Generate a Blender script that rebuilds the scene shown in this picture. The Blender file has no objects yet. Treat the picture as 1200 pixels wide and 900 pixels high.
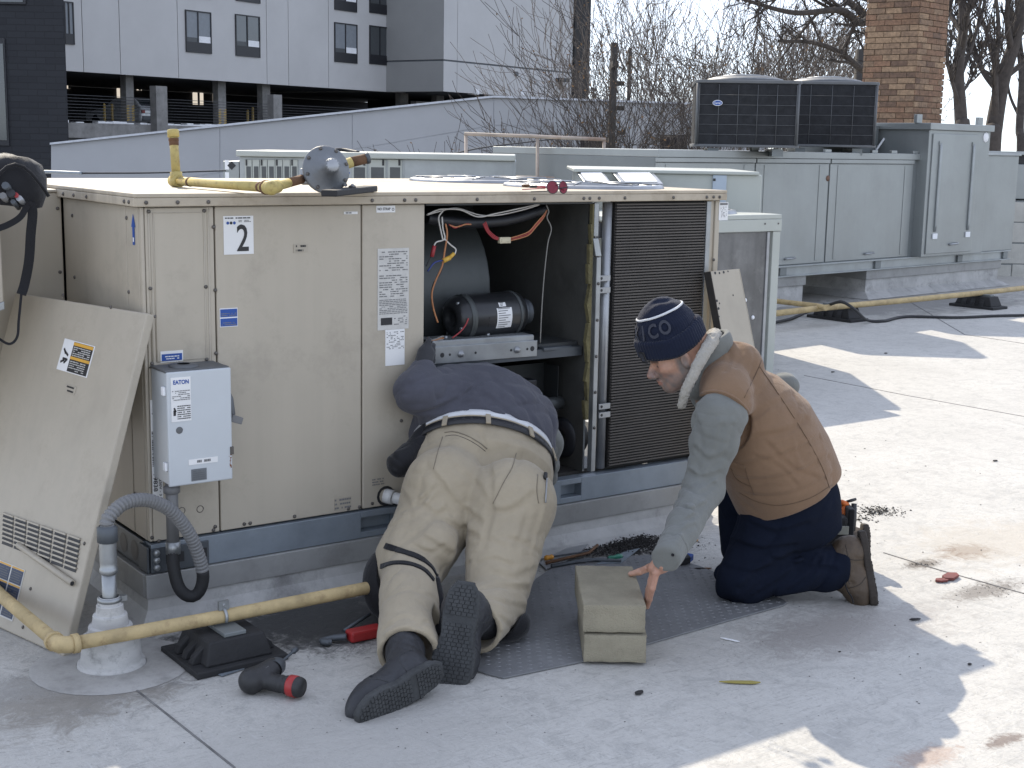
import bpy, bmesh, math, random
import numpy as np
from mathutils import Vector, Matrix, Quaternion

scene = bpy.context.scene
COL = scene.collection
rnd = random.Random(7)
RAD = math.radians

# ------------------------------------------------------------------ camera
F_PX, PITCH, ROLL, YAW = 1607.5, 0.1727, 0.0180, 0.6195
CAM = np.array([-1.501, -4.0596, 1.5247])
_fw = np.array([math.sin(YAW)*math.cos(PITCH), math.cos(YAW)*math.cos(PITCH), -math.sin(PITCH)])
_r0 = np.array([math.cos(YAW), -math.sin(YAW), 0.0])
_u0 = np.cross(_r0, _fw)
RT = math.cos(ROLL)*_r0 + math.sin(ROLL)*_u0
UP = -math.sin(ROLL)*_r0 + math.cos(ROLL)*_u0
FW = _fw
cd = bpy.data.cameras.new('camera')
cam = bpy.data.objects.new('camera', cd)
COL.objects.link(cam)
cd.sensor_width = 36.0
cd.sensor_fit = 'HORIZONTAL'
cd.lens = F_PX/1200.0*36.0
cd.clip_start = 0.05
cd.clip_end = 3000
cam.matrix_world = Matrix(((RT[0], UP[0], -FW[0], CAM[0]), (RT[1], UP[1], -FW[1], CAM[1]),
                           (RT[2], UP[2], -FW[2], CAM[2]), (0, 0, 0, 1)))
scene.camera = cam

# ------------------------------------------------------------------ light
SUN_DIR = np.array([-0.4217, -1.6831, -1.36])
SUN_DIR = SUN_DIR/np.linalg.norm(SUN_DIR)
world = bpy.data.worlds.new('World')
scene.world = world
world.use_nodes = True
nt = world.node_tree
sky = nt.nodes.new('ShaderNodeTexSky')
sky.sky_type = 'NISHITA'
sky.sun_disc = False
sky.sun_elevation = math.asin(-SUN_DIR[2])
sky.sun_rotation = math.atan2(-SUN_DIR[0], -SUN_DIR[1])
sky.air_density = 0.5
sky.dust_density = 0.05
sky.ozone_density = 2.0
bg = nt.nodes['Background']
hz = nt.nodes.new('ShaderNodeHueSaturation')          # sky desaturated so shaded surfaces turn less blue
hz.inputs['Saturation'].default_value = 0.42
nt.links.new(sky.outputs[0], hz.inputs['Color'])
def _vm(op, a, b):
    q = nt.nodes.new('ShaderNodeVectorMath'); q.operation = op
    for i, z in enumerate((a, b)):
        if isinstance(z, tuple): q.inputs[i].default_value = z
        else: nt.links.new(z, q.inputs[i])
    return q.outputs[0]
bw = nt.nodes.new('ShaderNodeRGBToBW'); nt.links.new(hz.outputs[0], bw.inputs[0])
_dn = _vm('ADD', _vm('MULTIPLY', bw.outputs[0], (0.8, 0.8, 0.8)), (1.0, 1.0, 1.0))   # sky brightness compressed to even out the glow near the sun
nt.links.new(_vm('MULTIPLY', _vm('DIVIDE', hz.outputs[0], _dn), (3.3, 3.3, 3.3)), bg.inputs[0])  # gain lifts the whole compressed sky to brighten the shade
bg.inputs[1].default_value = 0.15
sd = bpy.data.lights.new('sun', 'SUN')
sd.energy = 2.0
sd.angle = RAD(0.5)
sd.color = (1.0, 0.90, 0.74)
sun = bpy.data.objects.new('sun', sd)
COL.objects.link(sun)
sun.rotation_euler = Vector(SUN_DIR).to_track_quat('-Z', 'Y').to_euler()
scene.view_settings.view_transform = 'Standard'
scene.view_settings.look = 'None'
scene.view_settings.exposure = 1.6
scene.view_settings.gamma = 1.0

# ------------------------------------------------------------------ survey helpers
# points were measured on real planes of the place (roof level, unit front, depth from the viewpoint)
def _ray(px, py):
    return RT*(px-600)/F_PX - UP*(py-450)/F_PX + FW
def at(px, py, d):
    return CAM + d*_ray(px, py)
def on_z(px, py, z=0.0):
    D = _ray(px, py); return CAM + D*((z-CAM[2])/D[2])
def on_y(px, py, y=0.0):
    D = _ray(px, py); return CAM + D*((y-CAM[1])/D[1])
def on_x(px, py, x=0.0):
    D = _ray(px, py); return CAM + D*((x-CAM[0])/D[0])
def on_plane(px, py, o, n):
    D = _ray(px, py); n = np.asarray(n, float); return CAM + D*((np.asarray(o)-CAM) @ n)/(D @ n)
def nrm(v):
    v = np.asarray(v, float); return v/np.linalg.norm(v)
def A3(*v):
    return np.array(v, float)

# ------------------------------------------------------------------ materials
def _nodes(m):
    m.use_nodes = True
    n = m.node_tree
    return n, n.nodes, n.links
def mat(name, col, rough=0.6, metal=0.0, var=0.12, scale=6.0, bump=0.0, bscale=60.0, streak=0.0,
        dirt=0.0, dcol=(0.05, 0.045, 0.04), dscale=3.0, stretch=(1, 1, 1), spec=0.5, detail=5.0):
    """painted / worn surface: base colour with mottling, optional run streaks, dirt spots and fine relief"""
    m = bpy.data.materials.new(name)
    n, N, L = _nodes(m)
    b = N['Principled BSDF']
    b.inputs['Roughness'].default_value = rough
    b.inputs['Metallic'].default_value = metal
    b.inputs['Specular IOR Level'].default_value = spec
    geo = N.new('ShaderNodeNewGeometry')
    mp = N.new('ShaderNodeMapping'); mp.inputs['Scale'].default_value = stretch
    L.new(geo.outputs['Position'], mp.inputs['Vector'])
    t = N.new('ShaderNodeTexNoise'); t.inputs['Scale'].default_value = scale; t.inputs['Detail'].default_value = detail
    t.inputs['Roughness'].default_value = 0.65
    L.new(mp.outputs[0], t.inputs['Vector'])
    rmp = N.new('ShaderNodeMapRange'); rmp.inputs[1].default_value = 0.3; rmp.inputs[2].default_value = 0.7
    rmp.inputs[3].default_value = 1.0-var; rmp.inputs[4].default_value = 1.0+var
    L.new(t.outputs['Fac'], rmp.inputs[0])
    mx = N.new('ShaderNodeMix'); mx.data_type = 'RGBA'; mx.blend_type = 'MULTIPLY'
    mx.inputs['Factor'].default_value = 1.0
    mx.inputs['A'].default_value = (*col, 1)
    L.new(rmp.outputs[0], mx.inputs['B'])
    out = mx.outputs['Result']
    if streak > 0:
        mp2 = N.new('ShaderNodeMapping'); mp2.inputs['Scale'].default_value = (22, 22, 0.8)
        L.new(geo.outputs['Position'], mp2.inputs['Vector'])
        t2 = N.new('ShaderNodeTexNoise'); t2.inputs['Scale'].default_value = 1.0; t2.inputs['Detail'].default_value = 6
        L.new(mp2.outputs[0], t2.inputs['Vector'])
        r2 = N.new('ShaderNodeMapRange'); r2.inputs[1].default_value = 0.45; r2.inputs[2].default_value = 0.75
        r2.inputs[3].default_value = 0.0; r2.inputs[4].default_value = streak
        L.new(t2.outputs['Fac'], r2.inputs[0])
        m2 = N.new('ShaderNodeMix'); m2.data_type = 'RGBA'
        L.new(r2.outputs[0], m2.inputs['Factor']); L.new(out, m2.inputs['A'])
        m2.inputs['B'].default_value = (*[c*0.55 for c in col], 1)
        out = m2.outputs['Result']
    if dirt > 0:
        t3 = N.new('ShaderNodeTexNoise'); t3.inputs['Scale'].default_value = dscale; t3.inputs['Detail'].default_value = 9
        t3.inputs['Roughness'].default_value = 0.75
        L.new(geo.outputs['Position'], t3.inputs['Vector'])
        r3 = N.new('ShaderNodeMapRange'); r3.inputs[1].default_value = 0.52; r3.inputs[2].default_value = 0.74
        r3.inputs[3].default_value = 0.0; r3.inputs[4].default_value = dirt
        L.new(t3.outputs['Fac'], r3.inputs[0])
        m3 = N.new('ShaderNodeMix'); m3.data_type = 'RGBA'
        L.new(r3.outputs[0], m3.inputs['Factor']); L.new(out, m3.inputs['A'])
        m3.inputs['B'].default_value = (*dcol, 1)
        out = m3.outputs['Result']
    L.new(out, b.inputs['Base Color'])
    if bump > 0:
        t4 = N.new('ShaderNodeTexNoise'); t4.inputs['Scale'].default_value = bscale; t4.inputs['Detail'].default_value = 6
        L.new(geo.outputs['Position'], t4.inputs['Vector'])
        bp = N.new('ShaderNodeBump'); bp.inputs['Strength'].default_value = bump; bp.inputs['Distance'].default_value = 0.01
        L.new(t4.outputs['Fac'], bp.inputs['Height']); L.new(bp.outputs[0], b.inputs['Normal'])
    # rougher where mottled
    r5 = N.new('ShaderNodeMapRange'); r5.inputs[3].default_value = max(0.03, rough-0.1); r5.inputs[4].default_value = min(1, rough+0.12)
    L.new(t.outputs['Fac'], r5.inputs[0]); L.new(r5.outputs[0], b.inputs['Roughness'])
    return m

def cloth_mat(name, col, rough=0.9, weave=900.0, var=0.10, bump=0.25, attr=False, wr=0.25):
    m = mat(name, col, rough, 0, var, 9.0, 0, spec=0.15)
    n, N, L = _nodes(m)
    b = N['Principled BSDF']
    b.inputs['Sheen Weight'].default_value = 0.15
    geo = N.new('ShaderNodeNewGeometry')
    w = N.new('ShaderNodeTexNoise'); w.inputs['Scale'].default_value = weave; w.inputs['Detail'].default_value = 2
    L.new(geo.outputs['Position'], w.inputs['Vector'])
    w2 = N.new('ShaderNodeTexNoise'); w2.inputs['Scale'].default_value = 26; w2.inputs['Detail'].default_value = 5
    w2.inputs['Distortion'].default_value = 1.2
    L.new(geo.outputs['Position'], w2.inputs['Vector'])
    b1 = N.new('ShaderNodeBump'); b1.inputs['Strength'].default_value = bump; b1.inputs['Distance'].default_value = 0.002
    b2 = N.new('ShaderNodeBump'); b2.inputs['Strength'].default_value = wr; b2.inputs['Distance'].default_value = 0.012
    L.new(w.outputs['Fac'], b1.inputs['Height']); L.new(w2.outputs['Fac'], b2.inputs['Height'])
    L.new(b2.outputs[0], b1.inputs['Normal']); L.new(b1.outputs[0], b.inputs['Normal'])
    return m

# ------------------------------------------------------------------ mesh builder
class MB:
    def __init__(s):
        s.v = []; s.f = []; s.mi = []; s.sm = []
    def add(s, V, Fs, mi=0, smooth=False):
        o = len(s.v)
        s.v.extend([tuple(map(float, p)) for p in V])
        for f in Fs:
            s.f.append(tuple(i+o for i in f)); s.mi.append(mi); s.sm.append(smooth)
        return s
    def hexa(s, P, mi=0):           # 8 points: bottom ring 0-3, top ring 4-7
        return s.add(P, [(3, 2, 1, 0), (4, 5, 6, 7), (0, 1, 5, 4), (1, 2, 6, 5), (2, 3, 7, 6), (3, 0, 4, 7)], mi)
    def box(s, x0, x1, y0, y1, z0, z1, mi=0):
        return s.hexa([(x0, y0, z0), (x1, y0, z0), (x1, y1, z0), (x0, y1, z0), (x0, y0, z1), (x1, y0, z1), (x1, y1, z1), (x0, y1, z1)], mi)
    def obox(s, c, ax, h, mi=0):     # centre, three axes (rows), half sizes
        c = np.asarray(c, float); a, b, d = [np.asarray(q, float)*k for q, k in zip(ax, h)]
        P = [c-a-b-d, c+a-b-d, c+a+b-d, c-a+b-d, c-a-b+d, c+a-b+d, c+a+b+d, c-a+b+d]
        return s.hexa(P, mi)
    def ring(s, c, u, w, r, n):
        return [c + r*(math.cos(2*math.pi*i/n)*u + math.sin(2*math.pi*i/n)*w) for i in range(n)]
    def tube(s, pts, r, n=10, mi=0, caps=True, smooth=True):
        pts = [np.asarray(p, float) for p in pts]
        m = len(pts); rr = r if hasattr(r, '__len__') else [r]*m
        T = []
        for i in range(m):
            a = pts[max(i-1, 0)]; b = pts[min(i+1, m-1)]
            d = b-a; T.append(d/(np.linalg.norm(d)+1e-12))
        u = np.cross(T[0], [0, 0, 1.0])
        if np.linalg.norm(u) < 1e-3: u = np.cross(T[0], [1.0, 0, 0])
        u = nrm(u)
        V = []
        for i in range(m):
            u = u - T[i]*(u @ T[i]); u = nrm(u); w = np.cross(T[i], u)
            V += s.ring(pts[i], u, w, rr[i], n)
        Fs = []
        for i in range(m-1):
            for j in range(n):
                k = (j+1) % n
                Fs.append((i*n+j, i*n+k, (i+1)*n+k, (i+1)*n+j))
        s.add(V, Fs, mi, smooth)
        if caps:
            o = len(s.v)-m*n
            s.f.append(tuple(o+j for j in range(n))[::-1]); s.mi.append(mi); s.sm.append(False)
            s.f.append(tuple(o+(m-1)*n+j for j in range(n))); s.mi.append(mi); s.sm.append(False)
        return s
    def cyl(s, a, b, r, n=12, mi=0, caps=True, r2=None):
        return s.tube([a, b], [r, r if r2 is None else r2], n, mi, caps)
    def lathe(s, prof, o=(0, 0, 0), axis=(0, 0, 1), n=20, mi=0, smooth=True):   # prof: (radius, height)
        o = np.asarray(o, float); t = nrm(axis)
        u = np.cross(t, [0, 0, 1.0])
        if np.linalg.norm(u) < 1e-3: u = A3(1, 0, 0)
        u = nrm(u); w = np.cross(t, u)
        V = []
        for r, h in prof: V += s.ring(o+t*h, u, w, max(r, 1e-5), n)
        Fs = []
        for i in range(len(prof)-1):
            for j in range(n):
                k = (j+1) % n
                Fs.append((i*n+j, i*n+k, (i+1)*n+k, (i+1)*n+j))
        return s.add(V, Fs, mi, smooth)
    def prism(s, poly, d, mi=0):     # closed polygon of points, extruded by vector d
        n = len(poly); P = [np.asarray(p, float) for p in poly]; d = np.asarray(d, float)
        Fs = [tuple(range(n))[::-1], tuple(range(n, 2*n))]
        Fs += [(i, (i+1) % n, (i+1) % n+n, i+n) for i in range(n)]
        return s.add(P+[p+d for p in P], Fs, mi)
    def ball(s, c, r, mi=0, nu=10, nv=6, ax=None):
        c = np.asarray(c, float); r = np.asarray(r if hasattr(r, '__len__') else (r, r, r), float)
        ax = np.eye(3) if ax is None else np.asarray(ax, float)
        V = []; Fs = []
        for i in range(nv+1):
            th = math.pi*i/nv
            for j in range(nu):
                ph = 2*math.pi*j/nu
                q = A3(math.sin(th)*math.cos(ph), math.sin(th)*math.sin(ph), math.cos(th))*r
                V.append(c + q @ ax)
        for i in range(nv):
            for j in range(nu):
                k = (j+1) % nu
                Fs.append((i*nu+j, (i+1)*nu+j, (i+1)*nu+k, i*nu+k))
        return s.add(V, Fs, mi, True)
    def mesh(s, name, mats):
        me = bpy.data.meshes.new(name)
        me.from_pydata(s.v, [], s.f)
        for m in (mats if isinstance(mats, (list, tuple)) else [mats]): me.materials.append(m)
        me.polygons.foreach_set('material_index', s.mi)
        me.polygons.foreach_set('use_smooth', s.sm)
        bm = bmesh.new(); bm.from_mesh(me)
        bmesh.ops.recalc_face_normals(bm, faces=bm.faces)
        bm.to_mesh(me); bm.free()
        me.update()
        return me

def link(name, me, parent=None, bevel=0.0):
    o = bpy.data.objects.new(name, me)
    COL.objects.link(o)
    if parent is not None:
        o.parent = parent
        o.matrix_parent_inverse = WORLD_OF[parent.name].inverted()
    if bevel > 0:
        b = o.modifiers.new('bevel', 'BEVEL'); b.width = bevel; b.segments = 2; b.limit_method = 'ANGLE'; b.angle_limit = RAD(40)
    WORLD_OF[o.name] = Matrix.Identity(4)
    return o
WORLD_OF = {}
def build(mb, name, mats, parent=None, bevel=0.0, label=None, kind=None):
    o = link(name, mb.mesh(name, mats), parent, bevel)
    if label: o['label'] = label
    if kind: o['kind'] = kind
    return o
def tag(o, label, cat, group=None, kind=None):
    o['label'] = label; o['category'] = cat
    if group: o['group'] = group
    if kind: o['kind'] = kind
    return o
def thing(name, label, cat, loc, group=None):
    o = bpy.data.objects.new(name, None); COL.objects.link(o)
    o.location = [float(c) for c in loc]; o.empty_display_size = 0.1
    WORLD_OF[o.name] = Matrix.Translation(Vector([float(c) for c in loc]))
    return tag(o, label, cat, group)
def piece(name, me, parent, loc=(0, 0, 0), rot=None, scale=None):   # repeat of a shared mesh, placed in world metres
    o = bpy.data.objects.new(name, me); COL.objects.link(o)
    o.parent = parent; o.matrix_parent_inverse = WORLD_OF[parent.name].inverted()
    o.location = [float(c) for c in loc]
    if rot is not None: o.rotation_euler = rot
    if scale is not None: o.scale = scale
    WORLD_OF[o.name] = Matrix.Identity(4)
    return o
def struct(mb, name, mats, label, cat='ground', bevel=0.0):
    o = build(mb, name, mats, None, bevel)
    o['kind'] = 'structure'; o['label'] = label; o['category'] = cat
    return o

# ------------------------------------------------------------------ lettering
_TC = {}
def text_polys(s, bold=0.0):
    key = (s, bold)
    if key not in _TC:
        cu = bpy.data.curves.new('lettering', 'FONT'); cu.body = s; cu.size = 1.0; cu.offset = bold
        cu.resolution_u = 3
        ob = bpy.data.objects.new('lettering', cu)
        me = bpy.data.meshes.new_from_object(ob)
        V = np.array([v.co[:] for v in me.vertices]) if len(me.vertices) else np.zeros((0, 3))
        Fs = [tuple(p.vertices) for p in me.polygons]
        bpy.data.objects.remove(ob); bpy.data.curves.remove(cu); bpy.data.meshes.remove(me)
        _TC[key] = (V, Fs)
    return _TC[key]
def put_text(mb, s, o, ux, uy, nn, w=None, h=None, mi=0, bold=0.0, lift=0.0008, keep=False):
    """lettering whose box starts at o and fills w by h along ux / uy"""
    V, Fs = text_polys(s, bold)
    if len(V) == 0: return
    lo = V.min(0); hi = V.max(0); d = hi-lo
    sx = (w/d[0]) if w else (h/d[1]); sy = (h/d[1]) if h else sx
    o = np.asarray(o, float)
    P = [o + ux*(v[0]-lo[0])*sx + uy*(v[1]-lo[1])*sy + nn*lift for v in V]
    mb.add(P, Fs, mi)
def plate(mb, o, ux, uy, nn, w, h, t=0.001, mi=0):
    o = np.asarray(o, float)
    P = [o, o+ux*w, o+ux*w+uy*h, o+uy*h]
    mb.hexa([p-nn*t for p in P]+[p+nn*t for p in P], mi)
def fine_print(mb, o, ux, uy, nn, w, h, rows, mi=1, seed=1, fill=0.8, lift=0.0016, thick=0.45):
    r = random.Random(seed); o = np.asarray(o, float)
    for i in range(rows):
        y = h*(1-(i+0.7)/rows); x = 0
        while x < w*0.97:
            l = w*r.uniform(0.04, 0.16)
            if r.random() < fill:
                l2 = min(l, w-x)
                q = o+ux*x+uy*y+nn*lift
                mb.add([q, q+ux*l2, q+ux*l2+uy*h/rows*thick, q+uy*h/rows*thick], [(0, 1, 2, 3)], mi)
            x += l+w*0.02
X_, Y_, Z_ = np.eye(3)
# ================================================================== SETTING
def roof_material():
    m = bpy.data.materials.new('white_roof_membrane')
    n, N, L = _nodes(m); b = N['Principled BSDF']
    b.inputs['Roughness'].default_value = 0.62; b.inputs['Specular IOR Level'].default_value = 0.35
    geo = N.new('ShaderNodeNewGeometry'); pos = geo.outputs['Position']
    def noise(scale, det=6, rough=0.65, dist=0.0, vec=None):
        t = N.new('ShaderNodeTexNoise'); t.inputs['Scale'].default_value = scale; t.inputs['Detail'].default_value = det
        t.inputs['Roughness'].default_value = rough; t.inputs['Distortion'].default_value = dist
        L.new(vec or pos, t.inputs['Vector']); return t.outputs['Fac']
    def rng(v, a, b_, c, d):
        r = N.new('ShaderNodeMapRange'); r.inputs[1].default_value = a; r.inputs[2].default_value = b_
        r.inputs[3].default_value = c; r.inputs[4].default_value = d; L.new(v, r.inputs[0]); return r.outputs[0]
    def mth(op, a, b_):
        q = N.new('ShaderNodeMath'); q.operation = op
        for i, z in enumerate((a, b_)):
            if isinstance(z, (int, float)): q.inputs[i].default_value = z
            else: L.new(z, q.inputs[i])
        return q.outputs[0]
    def mix(f, a, col):
        q = N.new('ShaderNodeMix'); q.data_type = 'RGBA'; L.new(f, q.inputs['Factor'])
        if isinstance(a, tuple): q.inputs['A'].default_value = (*a, 1)
        else: L.new(a, q.inputs['A'])
        q.inputs['B'].default_value = (*col, 1); return q.outputs['Result']
    c = mix(rng(noise(1.1, 8), 0.35, 0.7, 0, 1), (0.515, 0.50, 0.465), (0.44, 0.427, 0.395))
    c = mix(rng(noise(7, 9, 0.75, 1.5), 0.48, 0.66, 0, 0.6), c, (0.30, 0.295, 0.28))
    c = mix(rng(noise(22, 9, 0.8, 3.5), 0.52, 0.64, 0, 0.6), c, (0.27, 0.265, 0.25))
    c = mix(rng(noise(16, 9, 0.8, 4.0), 0.56, 0.66, 0, 0.5), c, (0.58, 0.575, 0.55))
    mp = N.new('ShaderNodeMapping'); mp.inputs['Scale'].default_value = (3, 26, 3); mp.inputs['Rotation'].default_value = (0, 0, 0.6)
    L.new(pos, mp.inputs['Vector'])
    c = mix(rng(noise(2.2, 8, 0.7, 2.5, mp.outputs[0]), 0.54, 0.66, 0, 0.6), c, (0.26, 0.25, 0.235))
    mp2 = N.new('ShaderNodeMapping'); mp2.inputs['Scale'].default_value = (30, 4, 3); mp2.inputs['Rotation'].default_value = (0, 0, 0.35)
    L.new(pos, mp2.inputs['Vector'])
    c = mix(rng(noise(2.0, 8, 0.7, 3.0, mp2.outputs[0]), 0.55, 0.66, 0, 0.6), c, (0.56, 0.555, 0.53))
    # grime with a shape of its own: centre, half axes, colour, strength
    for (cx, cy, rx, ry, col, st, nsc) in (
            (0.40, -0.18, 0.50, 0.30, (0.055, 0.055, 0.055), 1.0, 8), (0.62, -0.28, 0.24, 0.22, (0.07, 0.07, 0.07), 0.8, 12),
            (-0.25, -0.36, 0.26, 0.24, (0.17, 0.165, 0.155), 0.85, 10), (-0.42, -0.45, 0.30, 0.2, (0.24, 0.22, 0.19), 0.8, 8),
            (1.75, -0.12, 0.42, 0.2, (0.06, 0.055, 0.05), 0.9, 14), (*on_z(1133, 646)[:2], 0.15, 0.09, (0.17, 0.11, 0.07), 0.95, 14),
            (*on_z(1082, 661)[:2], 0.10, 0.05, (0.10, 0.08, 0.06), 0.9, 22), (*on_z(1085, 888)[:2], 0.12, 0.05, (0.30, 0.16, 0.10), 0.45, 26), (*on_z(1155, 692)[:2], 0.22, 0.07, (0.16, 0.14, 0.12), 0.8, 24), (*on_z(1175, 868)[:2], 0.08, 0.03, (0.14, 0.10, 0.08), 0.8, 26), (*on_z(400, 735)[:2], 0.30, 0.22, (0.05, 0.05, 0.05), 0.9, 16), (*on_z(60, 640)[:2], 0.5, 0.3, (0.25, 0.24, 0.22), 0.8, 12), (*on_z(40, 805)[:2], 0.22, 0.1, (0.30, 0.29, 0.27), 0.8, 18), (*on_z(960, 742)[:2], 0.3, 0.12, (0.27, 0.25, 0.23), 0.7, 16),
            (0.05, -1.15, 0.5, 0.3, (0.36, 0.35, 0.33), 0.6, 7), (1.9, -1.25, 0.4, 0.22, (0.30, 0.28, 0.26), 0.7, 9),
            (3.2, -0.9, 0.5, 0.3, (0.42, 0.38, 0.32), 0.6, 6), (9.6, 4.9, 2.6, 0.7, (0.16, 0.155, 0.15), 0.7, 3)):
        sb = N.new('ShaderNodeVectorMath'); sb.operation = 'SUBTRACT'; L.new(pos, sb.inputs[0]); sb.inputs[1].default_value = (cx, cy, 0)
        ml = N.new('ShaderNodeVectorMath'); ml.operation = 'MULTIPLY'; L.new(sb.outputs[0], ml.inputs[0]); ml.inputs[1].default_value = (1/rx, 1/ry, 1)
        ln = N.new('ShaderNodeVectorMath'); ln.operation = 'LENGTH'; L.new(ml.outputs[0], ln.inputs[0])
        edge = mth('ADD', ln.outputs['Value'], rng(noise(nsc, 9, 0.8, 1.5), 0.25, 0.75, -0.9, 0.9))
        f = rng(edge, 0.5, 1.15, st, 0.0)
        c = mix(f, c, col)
    # small specks of dirt
    vo = N.new('ShaderNodeTexVoronoi'); vo.inputs['Scale'].default_value = 9; L.new(pos, vo.inputs['Vector'])
    c = mix(mth('MULTIPLY', rng(vo.outputs['Distance'], 0.03, 0.05, 0.85, 0), rng(noise(1.3, 3), 0.5, 0.56, 0, 1)), c, (0.10, 0.09, 0.08))
    L.new(c, b.inputs['Base Color'])
    h = mth('ADD', noise(14, 7, 0.7, 2.0), mth('MULTIPLY', noise(70, 4), 0.3))
    bp = N.new('ShaderNodeBump'); bp.inputs['Strength'].default_value = 0.4; bp.inputs['Distance'].default_value = 0.012
    L.new(h, bp.inputs['Height']); L.new(bp.outputs[0], b.inputs['Normal'])
    return m

M_ROOF = roof_material()
M_MEMB = mat('curb_membrane', (0.40, 0.395, 0.38), 0.65, var=0.2, scale=5, bump=0.3, bscale=30, dirt=0.85, dcol=(0.12, 0.118, 0.115), dscale=3.5)
M_CONC = mat('grey_concrete', (0.24, 0.235, 0.225), 0.85, var=0.25, scale=2, bump=0.2, dirt=0.4)
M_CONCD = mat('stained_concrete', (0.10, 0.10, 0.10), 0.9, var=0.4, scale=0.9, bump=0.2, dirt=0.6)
M_SNOW = mat('old_snow', (0.78, 0.79, 0.80), 0.8, var=0.08, bump=0.3, bscale=3)
M_GROUND = mat('street_asphalt', (0.06, 0.06, 0.06), 0.9, var=0.2)
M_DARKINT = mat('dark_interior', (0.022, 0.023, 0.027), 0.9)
M_BLACK = mat('black_paint', (0.012, 0.013, 0.016), 0.5)
M_GALV = mat('galvanised_steel', (0.34, 0.355, 0.36), 0.42, 0.75, var=0.16, scale=9, dirt=0.3, dcol=(0.20, 0.20, 0.20), dscale=6)

g = MB(); g.add([(-1500, -1500, -5), (1500, -1500, -5), (1500, 1500, -5), (-1500, 1500, -5)], [(0, 1, 2, 3)])
struct(g, 'ground', M_GROUND, 'dark street level ground far below the roof')
g = MB()
g.add([(-9, -9, 0), (24, -9, 0), (24, 15, 0), (-9, 15, 0)], [(0, 1, 2, 3)])
struct(g, 'roof', M_ROOF, 'flat white membrane roof stained with grime')
g = MB(); g.box(-9, 24, -9, 15, -4.99, -0.02)
struct(g, 'roof_building', M_CONC, 'building body below the white roof')
# lapped membrane seams: thin strips lying on the sheet
M_SEAM = mat('membrane_seam', (0.16, 0.155, 0.15), 0.8, var=0.4, scale=12)
M_PATCH = mat('membrane_patch', (0.36, 0.35, 0.33), 0.7, var=0.3, scale=9, bump=0.4, bscale=25, dirt=0.85, dcol=(0.13, 0.125, 0.12), dscale=9)
def seam(pts, w=0.005):
    mb = MB(); P = [on_z(*q) for q in pts]
    Q = []
    for a, b in zip(P[:-1], P[1:]):
        k = max(2, int(np.linalg.norm(b-a)/0.15))
        for i in range(k): Q.append(a+(b-a)*i/k + A3(0, rnd.uniform(-.003, .003), 0))
    Q.append(P[-1])
    for a, b in zip(Q[:-1], Q[1:]):
        d = nrm(b-a); s_ = A3(-d[1], d[0], 0)*w*0.5
        mb.hexa([a-s_, b-s_, b+s_, a+s_]+[p+Z_*0.002 for p in (a-s_, b-s_, b+s_, a+s_)])
    return mb
for i, s_ in enumerate(([(160, 809), (275, 900)], [(942, 440), (1060, 463), (1210, 490)], [(1036, 648), (1100, 668), (1215, 700)],
                        [(1060, 350), (1130, 392), (1215, 405)])):
    struct(seam(s_, 0.006 if i != 3 else 0.01), 'roof_seam', M_SEAM, 'thin dark lap seam in the white roof membrane')

# ------------------------------------------------------------------ hotel above a parking deck
M_PANEL = mat('grey_cladding', (0.50, 0.495, 0.485), 0.7, var=0.05, scale=0.5)
M_PANELD = mat('shaded_grey_cladding', (0.30, 0.30, 0.29), 0.7, var=0.05, scale=0.5)
M_JOINT = mat('cladding_joint', (0.12, 0.13, 0.14), 0.8)
M_FRAME = mat('black_window_frame', (0.015, 0.016, 0.02), 0.4)
def glass_mat(name, col, rough=0.06):
    m = mat(name, col, rough, 0.0, var=0.3, scale=0.35, spec=1.0); return m
M_GLASS = glass_mat('window_glass', (0.04, 0.05, 0.06))
M_PANEREF = mat('pane_reflection_tone', (0.20, 0.22, 0.24), 0.4, var=0.1)  # flat tone that carries pale reflections in the window glass
M_SHADE = mat('grey_window_shade', (0.06, 0.066, 0.07), 0.4, var=0.1)

HD = on_plane(1700, 163, CAM+FW, FW)-CAM; HD[2] = 0; HD = nrm(HD)      # direction the facade runs
HN = A3(HD[1], -HD[0], 0)
if HN @ (CAM - at(78, 83, 62)) < 0: HN = -HN
HO = at(78, 83, 62.0)
def hs(px, py, off=0.0):
    p = on_plane(px, py, HO+HN*off, HN); return (p-HO-HN*off) @ HD, p[2]
def hbox(mb, s0, s1, z0, z1, t0, t1, mi=0):
    b = HO*A3(1, 1, 0)
    P = []
    for z in (z0, z1):
        for s_, t_ in ((s0, t0), (s1, t0), (s1, t1), (s0, t1)):
            P.append(b+HD*s_+HN*t_+Z_*z)
    return mb.hexa(P, mi)
ZB = HO[2]; ZTOP = 17.0
S_END = hs(476, 50)[0]
hotel = thing('hotel_building', 'large pale grey clad hotel raised over an open parking deck', 'building', HO*A3(1, 1, 0)+HD*8-Z_*5)
mb = MB(); hbox(mb, -16, S_END+16, ZB+0.05, ZTOP, -18, -0.10)
build(mb, 'wall', M_JOINT, hotel)
joints = [-14] + [hs(x, 50)[0] for x in (97, 140.5, 208.5, 312.5, 338, 385)] + [S_END]
for a, b in zip(joints[:-1], joints[1:]):
    for z0, z1 in ((ZB, 9.6), (9.64, ZTOP)):
        mb = MB(); hbox(mb, a+0.02, b-0.02, z0, z1, -0.10, 0.0); build(mb, 'facade_panel', M_PANEL, hotel)
wins = [((75, 2), (86, 52), 0), ((217, 13), (247, 62), 1), ((275.5, 18), (304, 66.5), 2), ((391.5, 27.5), (418, 73.5), 1), ((432.5, 31), (457.5, 76), 3),
        ((275.5, -46), (304, 2.5), 2), ((391.5, -34), (417.5, 13), 1), ((432.5, -29), (457.5, 16.5), 3), ((217, -50), (247, -3), 2)]
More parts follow.
